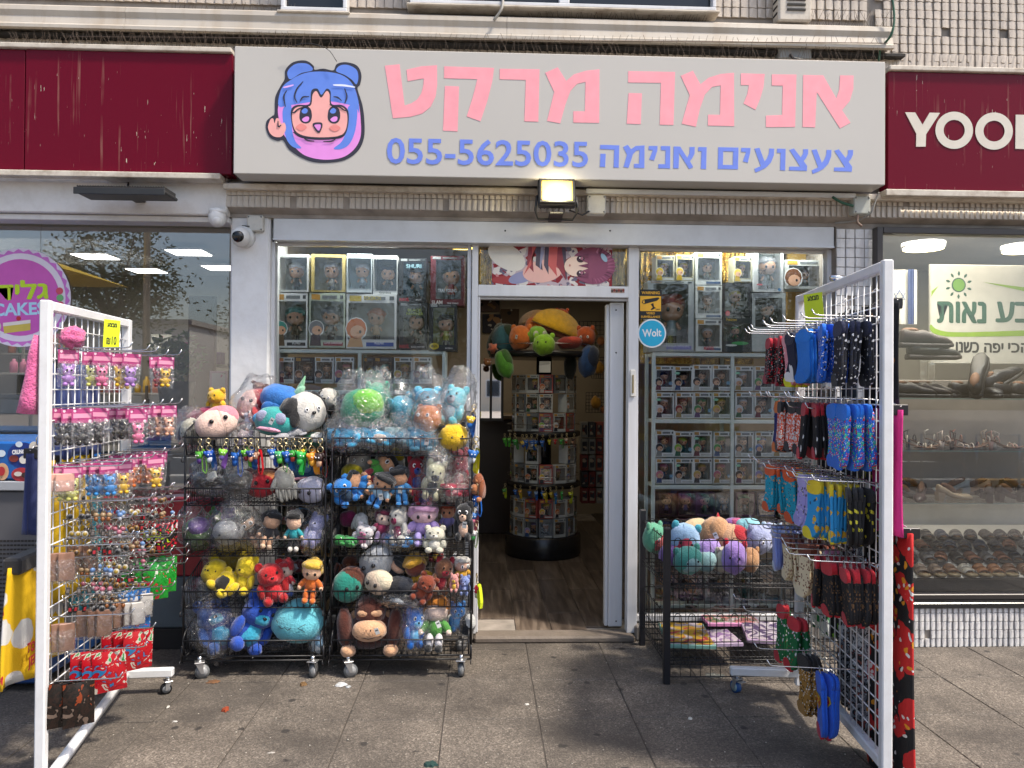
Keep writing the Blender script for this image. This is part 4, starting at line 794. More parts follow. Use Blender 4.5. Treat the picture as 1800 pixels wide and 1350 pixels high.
hr = [['black', 'black', 'black', 'brown', 'white', 'green', 'brown', 'pink'], ['white', 'red', 'green', 'blond', 'white', 'brown', 'pink', 'blue'], ['black', 'lime', 'green', 'green', 'black', 'blue', 'grey', 'red'], ['pink', 'black', 'blond', 'pink', 'dark brown', 'lilac', 'yellow', 'brown']]
xs_ = [1152, 1186, 1219, 1253, 1292, 1326, 1360, 1394]
for r_, (y0, y1) in enumerate(rows):
    for i, x0 in enumerate(xs_):
        dy = rnd.choice([0, 0, -1.5, 1]) if r_ in (0, 2) else 0
        fbx = pbox(x0, y0+dy, x0+33, y1, 4.825+rnd.uniform(-.006, .006), .1, f'boxed figure with {hr[r_][i]} hair, {ORD[i]} from the door post in the {ORD[r_]} shelf row', hair=hr[r_][i], shirt=SHIRT[(i*3+r_) % 8], inside='#767c76', frame='#dfe4e2', group='small boxed figures on the right window shelves', art=[(.84, .3, .1, .075, '#7aa6bf')] if (i+r_) % 3 == 0 else ([(.16, .72, .14, .05, '#9adbb8')] if (i+r_) % 3 == 1 else None), hat='#3f9a46' if (r_, i) == (2, 3) else False)
prz = ['#3b1d27', '#451a2b', '#5d3a5e', '#2f2028', '#6b3a5a', '#24345e', '#4a5a4a', '#3c3446']
for r_, (y0, y1) in enumerate(((866, 908), (912, 952))):
    for i, x0 in enumerate((1156, 1190, 1224, 1258, 1294, 1330, 1366, 1400)):
        pbox(x0, y0, x0+33, y1, 4.83, .1, f'dark prize box, {ORD[i]} from the door post in the {["upper","lower"][r_]} row behind the bin', frame=prz[(i+r_*3) % 8], inside=prz[(i+2) % 8], hair=rnd.choice(['green', 'dark brown', 'pink', 'blond', 'blue', 'black']), shirt=rnd.choice(['#a9b9d2', '#b9868e', '#8a7ab0', '#5d8a5a', '#c8c4bc']), logo=None, strip=None, mini=False, frac=(.05, .05, .08, .04), group='dark prize boxes in the right display window')
lows = [(1150, 1000, 1192, 1062, '#a58a82', 'orange'), (1196, 992, 1236, 1062, '#2b2440', 'pink'), (1238, 1005, 1318, 1062, '#b7c0bd', 'black'), (1320, 990, 1376, 1062, '#31596a', 'white'), (1378, 996, 1430, 1062, '#1f3d4a', 'grey')]
for i, (x0, y0, x1, y1, fc, hc) in enumerate(lows):
    pbox(x0, y0, x1, y1, 4.9, .1, f'large boxed figure on the lowest shelf, {ORD[i]} from the door post', frame=fc, inside='#2d3336', hair=hc, shirt=SHIRT[i], logo=None, strip=None, mini=False, frac=(.06, .06, .16, .08), group='large boxed figures on the lowest shelf')
pbox(1244, 966, 1312, 998, 4.86, .12, 'red framed flat box with black border above the standing figurines', frame='#7a1c20', inside='#20201f', logo=None, strip='#b9b5ac', mini=False, hair='black', frac=(.14, .14, .3, .1))
for i, (px, cc) in enumerate(((1213, ('#7a4a2a', '#c08a5a', '#402a20')), (1264, ('#8a6a30', '#22242a', '#1a1c20')), (1307, ('#6d6a30', '#2a5a5a', '#224a40')), (1338, ('#2a2a2c', '#20262a', '#bfc3c4')))):
    p = at(px, 1066, 4.84); s_ = 50*pxm(4.84); t = thing('figurine', f'standing figurine on a round black base, {ORD[i]} from the door post on the lowest shelf', 'figurine', p, 'standing figurines', world=True)
    q = MB(); q.lathe([(0, 0), (.045, 0), (.045, .01), (.04, .014), (0, .014)], p, pla('#111214', .2)); q.build('base', t)
    q = MB()
    for u in (-1, 1): q.tube([p+Vector((u*.016, 0, .014)), p+Vector((u*.014, 0, s_*.28)), p+Vector((u*.01, 0, s_*.5))], [.006, .009, .012], pla(cc[2]), 8); q.tube([p+Vector((u*.02, 0, s_*.78)), p+Vector((u*.034, 0, s_*.62)), p+Vector((u*.024, -.01, s_*.5))], [.008, .007, .005], pla(cc[1]), 8)
    q.tube([p+Vector((0, 0, s_*.48)), p+Vector((0, 0, s_*.6)), p+Vector((0, 0, s_*.78)), p+Vector((0, 0, s_*.84))], [.017, .013, .02, .007], pla(cc[1]), 10); q.ball(p+Vector((0, 0, s_*.89)), (.012, .012, .015), pla(SKN), 10, 8); q.ball(p+Vector((0, .003, s_*.91)), (.015, .015, .016), pla(cc[0]), 10, 8, lump=.3); q.build('body', t)
# ---------------- plush ----------------
def tagcard(q, c, w=.022, h=.035, rot=.3):
    m = Matrix.Translation(c) @ Matrix.Rotation(rot, 4, 'Y') @ Matrix.Rotation(.2, 4, 'X'); s0 = len(q.v)
    q.box(-w/2, w/2, -.0006, .0006, -h, 0, prt('#d5d6d3')); q.box(-w*.35, w*.35, -.0009, -.0006, -h*.45, -h*.25, prt('#55595c')); q.xf(m, s0)
def bagmesh(q, w, h, d, seed):
    r = random.Random(seed); s0 = len(q.v); off = Vector((r.random()*9, r.random()*9, r.random()*9)); seg, rings = 46, 30; vs = []; fs = []
    for j in range(rings+1):
        b = -PI/2+PI*j/rings
        for i in range(seg):
            a = 2*PI*i/seg; u = Vector((math.cos(a)*math.cos(b), math.sin(a)*math.cos(b), math.sin(b))); k = 1+.2*noise.noise(u*1.6+off)+.26*(abs(noise.noise(u*3.1+off))-.22)+.12*abs(noise.noise(u*8+off))+.05*noise.noise(u*17+off)
            if u.z > .5: k *= 1+.9*(u.z-.5)
            vs.append((u.x*w*.58*k, u.y*d*.62*k, u.z*h*.60*k))
    for j in range(rings):
        for i in range(seg): fs.append((j*seg+i, j*seg+(i+1) % seg, (j+1)*seg+(i+1) % seg, (j+1)*seg+i))
    q.add(vs, fs, BAG, True)
def eyes(q, c, dx, r, yf, mat=EYE, tall=1.2):
    v = (abs(c[1])*7919+dx*3571) % 1
    if v < .22: return q.ball((c[0]-dx, yf+r, c[1]), (r*.3, r*.2, r*.3), mat, 5, 4)
    for u in (-1, 1):
        if v > .62: q.ball((c[0]+u*dx, yf+r*.3, c[1]), (r*1.7, r*.5, r*2), EYEW, 10, 7)
        q.ball((c[0]+u*dx, yf, c[1]), (r, r*.5, r*tall), mat, 8, 6)
def plush(kind, px, py, w, h, Y, C, label, rot=0, bag=False, tg=False, yaw=None, cat='plush toy', group=None):
    k = pxm(Y)*(1.1 if Y < 6 else 1); w *= k; h *= k; c = at(px, py, Y); s = (w+h)/2; seed = int(px*7+py)
    r = random.Random(seed); pit = r.uniform(-.4, .3) if yaw is None and kind not in ('drop', 'cone', 'star') else 0; yaw = r.uniform(-.6, .6) if yaw is None else yaw
    t = thing('plush_toy', label, cat, c, group, rot=Matrix.Rotation(yaw, 3, 'Z').to_euler()); t.rotation_euler = (Matrix.Rotation(yaw, 3, 'Z') @ Matrix.Rotation(pit, 3, 'X') @ Matrix.Rotation(rad(rot), 3, 'Y')).to_euler()
    A = [fab(x) for x in C]+[fab(C[-1])]*4; P = []
    def part(name, fn): q = MB(); fn(q); P.append(q.build(name, t, origin=Vector((0, 0, 0))))
    def B(name, pos, rr, m, lump=.11, ro=None, sq=.92): part(name, lambda q: q.ball(Vector((pos[0]*w, pos[1]*s, pos[2]*h)), (rr[0]*w, rr[1]*s, rr[2]*h), m, 18, 12, ro, lump, 2.2, sq))
    if kind == 'ball':
        B('body', (0, 0, 0), (.5, .4, .5), A[0]); 
        if len(C) > 1: B('patch', (.0, -.13, -.06), (.38, .3, .34), A[1])
        part('eye', lambda q: eyes(q, (0, .04*h), .18*w, .035*s, -.43*s)); 
        for u in (-1, 1): B('ear', (u*.36, .02, .42), (.12, .08, .14), A[2] if len(C) > 2 else A[0])
    elif kind == 'plain': B('body', (0, 0, 0), (.5, .4, .5), A[0]); B('panel', (.14, -.08, .12), (.38, .34, .38), A[1])
    elif kind == 'face':   # round cushion with a hair panel and drawn face
        B('body', (0, 0, 0), (.5, .36, .5), A[0], .03); B('hair', (.12, .05, .12), (.46, .36, .44), A[1], .05)
        part('eye', lambda q: [q.ball((u*.17*w, -.365*s, .05*h), (.06*w, .012, .012), EYE, 8, 5) for u in (-1, 1)])
    elif kind == 'drop':
        def f(q):
            q.lathe([(0, -.46), (.2, -.45), (.38, -.36), (.49, -.18), (.5, 0), (.43, .2), (.28, .38), (.1, .49), (0, .5)], (0, 0, 0), A[0], 28)
            for i in range(len(q.v)): v = q.v[i]; n_ = 1+.03*noise.noise(v*3); q.v[i] = Vector((v.x*w*n_, v.y*.8*w*n_, v.z*h))
        part('body', f)
        def g(q):
            y = lambda x, z: -.42*w*math.sqrt(max(.05, 1-(x/.5)**2-(z/.52)**2))-.006
            for L in ([(-.28, .0), (-.22, -.05), (-.16, -.01), (-.10, -.06), (-.04, .0)], [(.2, .08), (.08, 0), (.2, -.09)], [(-.3, .06), (-.34, .1)]): q.tube([(x*w, y(x, z), z*h) for x, z in L], .0022, pla('#20242a'), 5)
        part('stitched_face', g)
    elif kind in ('bear', 'lie'):
        hc, bc = ((0, -.06, .2), (0, 0, -.2)) if kind == 'bear' else ((-.26, -.1, .05), (.2, 0, 0))
        hr_ = (.36, .3, .29) if kind == 'bear' else (.27, .3, .36); br = (.3, .26, .3) if kind == 'bear' else (.32, .28, .36)
        B('body', bc, br, A[0]); B('head', hc, hr_, A[0])
        B('belly', (bc[0], -.1, bc[2]), (br[0]*.72, .22, br[2]*.75), A[1]); B('muzzle', (hc[0], -.26, hc[2]-.06), (.17, .13, .12), A[1])
        part('nose', lambda q: q.ball((hc[0]*w, -.38*s, (hc[2]-.02)*h), (.05*w, .03*s, .03*h), EYE, 8, 6)); part('eye', lambda q: eyes(q, (hc[0]*w, (hc[2]+.08)*h), .14*w, .035*s, -.33*s))
        for u in (-1, 1):
            B('ear', (hc[0]+u*.27, -.02, hc[2]+.24), (.12, .07, .12), A[2] if len(C) > 2 else A[0]); B('arm', (bc[0]+u*.32, -.12, bc[2]+.06), (.11, .12, .2), A[0]); B('leg', (bc[0]+u*.2, -.22, bc[2]-.2), (.13, .2, .12), A[0])
    elif kind == 'dog':    # round head with hanging flat ears
        B('head', (0, 0, 0), (.5, .42, .48), A[0]); B('ear', (-.36, -.22, -.05), (.15, .1, .34), A[1], ro=Matrix.Rotation(.3, 3, 'Y')); B('ear', (.38, -.05, .2), (.14, .1, .3), A[1], ro=Matrix.Rotation(-.5, 3, 'Y'))
        part('eye', lambda q: eyes(q, (.05*w, -.02*h), .16*w, .03*s, -.42*s)); part('nose', lambda q: q.ball((.05*w, -.44*s, -.12*h), (.06*w, .03*s, .04*h), EYE, 8, 6))
    elif kind == 'big_ear':
        B('body', (0, 0, 0), (.48, .4, .45), A[0]); B('ear', (-.1, -.36, -.28), (.24, .08, .26), A[0]); B('tail', (.4, 0, .3), (.1, .1, .3), A[1], ro=Matrix.Rotation(.5, 3, 'Y'))
    elif kind == 'goggle':
        B('body', (0, 0, 0), (.5, .42, .46), A[0])
        for u in (-1, 1): B('eye_patch', (u*.22, -.33, .08), (.15, .08, .19), A[1], 0); B('ear', (u*.46, 0, .02), (.12, .08, .16), A[2] if len(C) > 2 else A[0])
        part('eye', lambda q: eyes(q, (0, .08*h), .2*w, .05*s, -.43*s)); B('lip', (0, -.33, -.3), (.3, .1, .07), fab('#d69ab0'))
    elif kind == 'doll':
        B('head', (0, 0, .26), (.33, .26, .23), A[0], .02); B('hair', (0, .05, .32), (.38, .27, .22), A[1], .22); B('fringe', (.02, -.15, .40), (.3, .14, .09), A[1], .3)
        B('shirt', (0, 0, -.06), (.22, .17, .18), A[2]); 
        for u in (-1, 1): B('arm', (u*.28, -.06, -.04), (.1, .09, .15), A[2], ro=Matrix.Rotation(-u*.6, 3, 'Y')); B('hand', (u*.36, -.1, -.14), (.07, .07, .06), A[0]); B('leg', (u*.12, -.08, -.3), (.1, .11, .15), A[3]); B('foot', (u*.13, -.14, -.43), (.1, .13, .07), A[4])
        part('eye', lambda q: eyes(q, (0, .22*h), .13*w, .035*s, -.26*s, tall=1.5))
    elif kind == 'ape':
        B('body', (0, .04, -.12), (.36, .3, .36), A[0]); B('head', (0, -.05, .24), (.26, .26, .26), A[0])
        for u in (-1, 1): B('arm', (u*.4, -.12, -.05), (.13, .18, .36), A[0], ro=Matrix.Rotation(u*.12, 3, 'Y')); B('hand', (u*.34, -.24, -.42), (.12, .14, .1), A[1]); B('ear', (u*.27, 0, .14), (.06, .05, .08), A[1]); B('brow', (u*.09, -.24, .24), (.11, .07, .07), A[1])
        B('muzzle', (0, -.26, -.06), (.28, .2, .19), A[1], .03); part('eye', lambda q: eyes(q, (0, .19*h), .07*w, .02*s, -.36*s)); part('nostril', lambda q: eyes(q, (0, .0), .035*w, .012*s, -.47*s)); part('mouth', lambda q: q.tube([(x*w, (-.46+abs(x)*.3)*s, (-.15-.0*x+abs(x)*.15)*h) for x in (-.2, -.1, 0, .1, .2)], .0018, EYE, 5))
    elif kind == 'glove':
        B('palm', (0, 0, .1), (.36, .3, .35), A[0]); 
        for i in range(4): B('finger', (-.3+i*.2, -.1, -.28), (.1, .14, .24), A[0], ro=Matrix.Rotation((i-1.5)*.1, 3, 'Y'))
        B('thumb', (-.38, -.1, .05), (.1, .12, .22), A[0], ro=Matrix.Rotation(.6, 3, 'Y'))
    elif kind == 'cone': part('body', lambda q: q.tube([(0, 0, -.5*h), (0, 0, -.1*h), (0, 0, .5*h)], [.42*w, .3*w, .05*w], A[0], 16)); B('body', (0, 0, -.4), (.5, .3, .16), A[1])
    elif kind == 'star': part('body', lambda q: q.add([(math.cos(a)*w*.5*(1 if i % 2 else .5), y, math.sin(a)*h*.5*(1 if i % 2 else .5)) for y in (-.03, .03) for i, a in enumerate([2*PI*j/10+.3 for j in range(10)])]+[(0, -.07, 0), (0, .07, 0)], [(20, i, (i+1) % 10) for i in range(10)]+[(21, 10+(i+1) % 10, 10+i) for i in range(10)]+[(i, 10+i, 10+(i+1) % 10, (i+1) % 10) for i in range(10)], A[0], True))
    elif kind == 'wedge':
        n = 14; arc = [(math.cos(PI*i/n)*w*.5, math.sin(PI*i/n)*h*.8-.2*h) for i in range(n+1)]
        for y0, m, nm in ((-.1, A[0], 'shell'), (.06, A[0], 'shell')): part(nm, lambda q, y0=y0, m=m: q.prism(arc, y0*s*1.6, y0*s*1.6+.03, m, True))
        B('filling', (0, 0, .06), (.46, .12, .42), A[1], .25)
    if kind in ('plain', 'ball', 'face', 'dog') and h > .05:
        sm = fab([0.45*v for v in col(C[0])]); sx_ = r.choice((-.12, .1, .0)); part('seam', lambda q: q.tube([(sx_*w, -.405*s*math.cos(a), .5*h*math.sin(a)) for a in [PI*i/16-PI/2 for i in range(17)]], .0011, sm, 4))
    if bag and 890 < py < 962 and r.random() < .5: bag = False
    if tg: part('tag', lambda q: tagcard(q, Vector((.12*w, -.5*s, .05*h)), rot=r.uniform(-.6, .6)))
    if bag: part('plastic_bag', lambda q: bagmesh(q, w*1.08, h*1.12, s*1.0, seed))
    return t
# ---------------- wire basket racks ----------------
RB = [az(450, y, 4.07) for y in (769, 858, 947, 1038, 1124)]; YF, YB = 4.06, 4.50
def caster(par, p, r, tyre='#6d7072', ang=0, brake=False, rim='#9a9c9e', origin=None):
    q = MB(); m = Matrix.Translation(p) @ Matrix.Rotation(ang, 4, 'Z'); s0 = len(q.v)
    q.cyl((-.011, r*.35, r), (.011, r*.35, r), r, pla(tyre, .5), 20); q.cyl((-.013, r*.35, r), (.013, r*.35, r), r*.72, M('wheel_rim', rim, .4), 16); q.cyl((-.016, r*.35, r), (.016, r*.35, r), r*.18, CHROME, 10)
    q.xf(m); q.build('wheel', par)
    q = MB(); zt = r*2.35
    for u in (-1, 1): q.add([(u*.016, r*.2, r*.8), (u*.016, r*.55, r*.8), (u*.016, r*.5, zt), (u*.016, -r*.6, zt), (u*.018, r*.2, r*.8), (u*.018, r*.55, r*.8), (u*.018, r*.5, zt), (u*.018, -r*.6, zt)], [(0, 1, 2, 3), (4, 7, 6, 5), (0, 4, 5, 1), (1, 5, 6, 2), (2, 6, 7, 3), (3, 7, 4, 0)], M('zinc_bracket', (.5, .5, .5), .35, .8))
    q.bbox(-.025, .025, -r*.7, r*.7, zt, zt+.005, M('zinc_bracket', (.5, .5, .5), .35, .8)); q.cyl((0, 0, zt), (0, 0, zt+.03), .012, CHROME, 8)
    if brake: q.bbox(-.02, .02, -r*1.5, -r*.6, zt*.9, zt*.95, M('zinc_bracket', (.5, .5, .5), .35, .8))
    q.xf(m); q.build('wheel_bracket', par)
def basket_rack(x0, x1, lb):
    t = thing('basket_rack', lb, 'display rack', ((x0+x1)/2, 4.3, 0), 'black wire basket racks', world=True); r = .0022; R2 = .0042
    for zt in RB:
        q = MB(); zf = zt-.092; zbk = zt+.13; xi0, xi1 = x0+.012, x1-.012; fl = .02    # lip leans outward
        fr_t = [(xi0, YF-.01, zt), (xi1, YF-.01, zt)]; q.tube(fr_t, R2, BLACKW); q.tube([(xi0, YF+fl, zf), (xi1, YF+fl, zf)], R2*.8, BLACKW)
        for a in (xi0, xi1): q.tube([(a, YF-.01, zt), (a, YF+.02, zt+.035), (a, YF+.30, zbk), (a, YB, zbk)], R2, BLACKW); q.tube([(a, YF+fl, zf), (a, YB, zf+.01)], R2*.8, BLACKW); q.tube([(a, YF-.01, zt), (a, YF+fl, zf)], R2, BLACKW); q.tube([(a, YB, zbk), (a, YB, zf)], R2, BLACKW)
        q.tube([(xi0, YB, zbk), (xi1, YB, zbk)], R2, BLACKW); q.tube([(xi0, YB, zf+.01), (xi1, YB, zf+.01)], R2, BLACKW); q.tube([(xi0, YB, zt+.02), (xi1, YB, zt+.02)], r, BLACKW)
        n = 22
        for i in range(1, n):
            x = xi0+(xi1-xi0)*i/n; q.tube([(x, YF-.01, zt+.002), (x, YF+fl, zf), (x, YB, zf+.008), (x, YB, zbk)], r, BLACKW, 5)
        for j in range(1, 7): y = YF+fl+(YB-YF-fl)*j/7; q.tube([(xi0, y, zf+.004), (xi1, y, zf+.004)], r, BLACKW, 4)
        for a in (xi0, xi1):
            for j in range(1, 15):
                y = YF+fl+(YB-YF-fl)*j/15; top = zt+.035+(zbk-zt-.035)*min(1, (y-YF-.02)/.28); q.tube([(a, y, zf+.004), (a, y, top)], r, BLACKW, 4)
        q.build('basket', t)
    for a in (x0, x1):
        q = MB(); q.tube([(a, YF+.03, .1), (a, YF+.03, RB[0]+.02), (a, YF+.05, RB[0]+.03)], .006, BLACKW); q.tube([(a, YB+.006, .1), (a, YB+.006, RB[0]+.14)], .008, BLACKW); q.build('side_frame', t)
        for zt in RB:
            q = MB(); q.tube([(a, YF+.0, zt-.1), (a, YF-.02, zt-.11), (a, YF-.02, zt-.125), (a, YF, zt-.13), (a, YF+.03, zt-.12)], .003, BLACKW); q.build('hook_clip', t)
    q = MB()
    for z in (.085, .107): q.tube([(x0, YF+.01, z), (x1, YF+.01, z), (x1, YB, z), (x0, YB, z), (x0, YF+.01, z)], .005, BLACKW)
    q.tube([((x0+x1)/2, YF, .1), ((x0+x1)/2, YB, .1)], .005, BLACKW)
    for a in (x0, x1): q.tube([(a, YF+.01, .085), (a, YF+.01, .16)], .006, BLACKW); q.tube([(a, YB, .085), (a, YB, .16)], .006, BLACKW)
    q.build('base_frame', t)
    for i, (a, b) in enumerate(((x0+.1, YF+.0), (x1-.05, YF+.0), (x0+.08, YB-.03), (x1-.05, YB-.03))): caster(t, Vector((a, b-.01, 0)), .036, ang=(-1.25, -.2, .9, 2.2)[i])
    return t
xA0, xA1 = ax(323, 4.06), ax(572, 4.06); xB0, xB1 = ax(583, 4.06), ax(831, 4.06)
basket_rack(xA0, xA1, 'black wire basket rack on casters nearer the white pillar, heaped with plush')
basket_rack(xB0, xB1, 'black wire basket rack on casters nearest the doorway, bagged aqua plush on top')
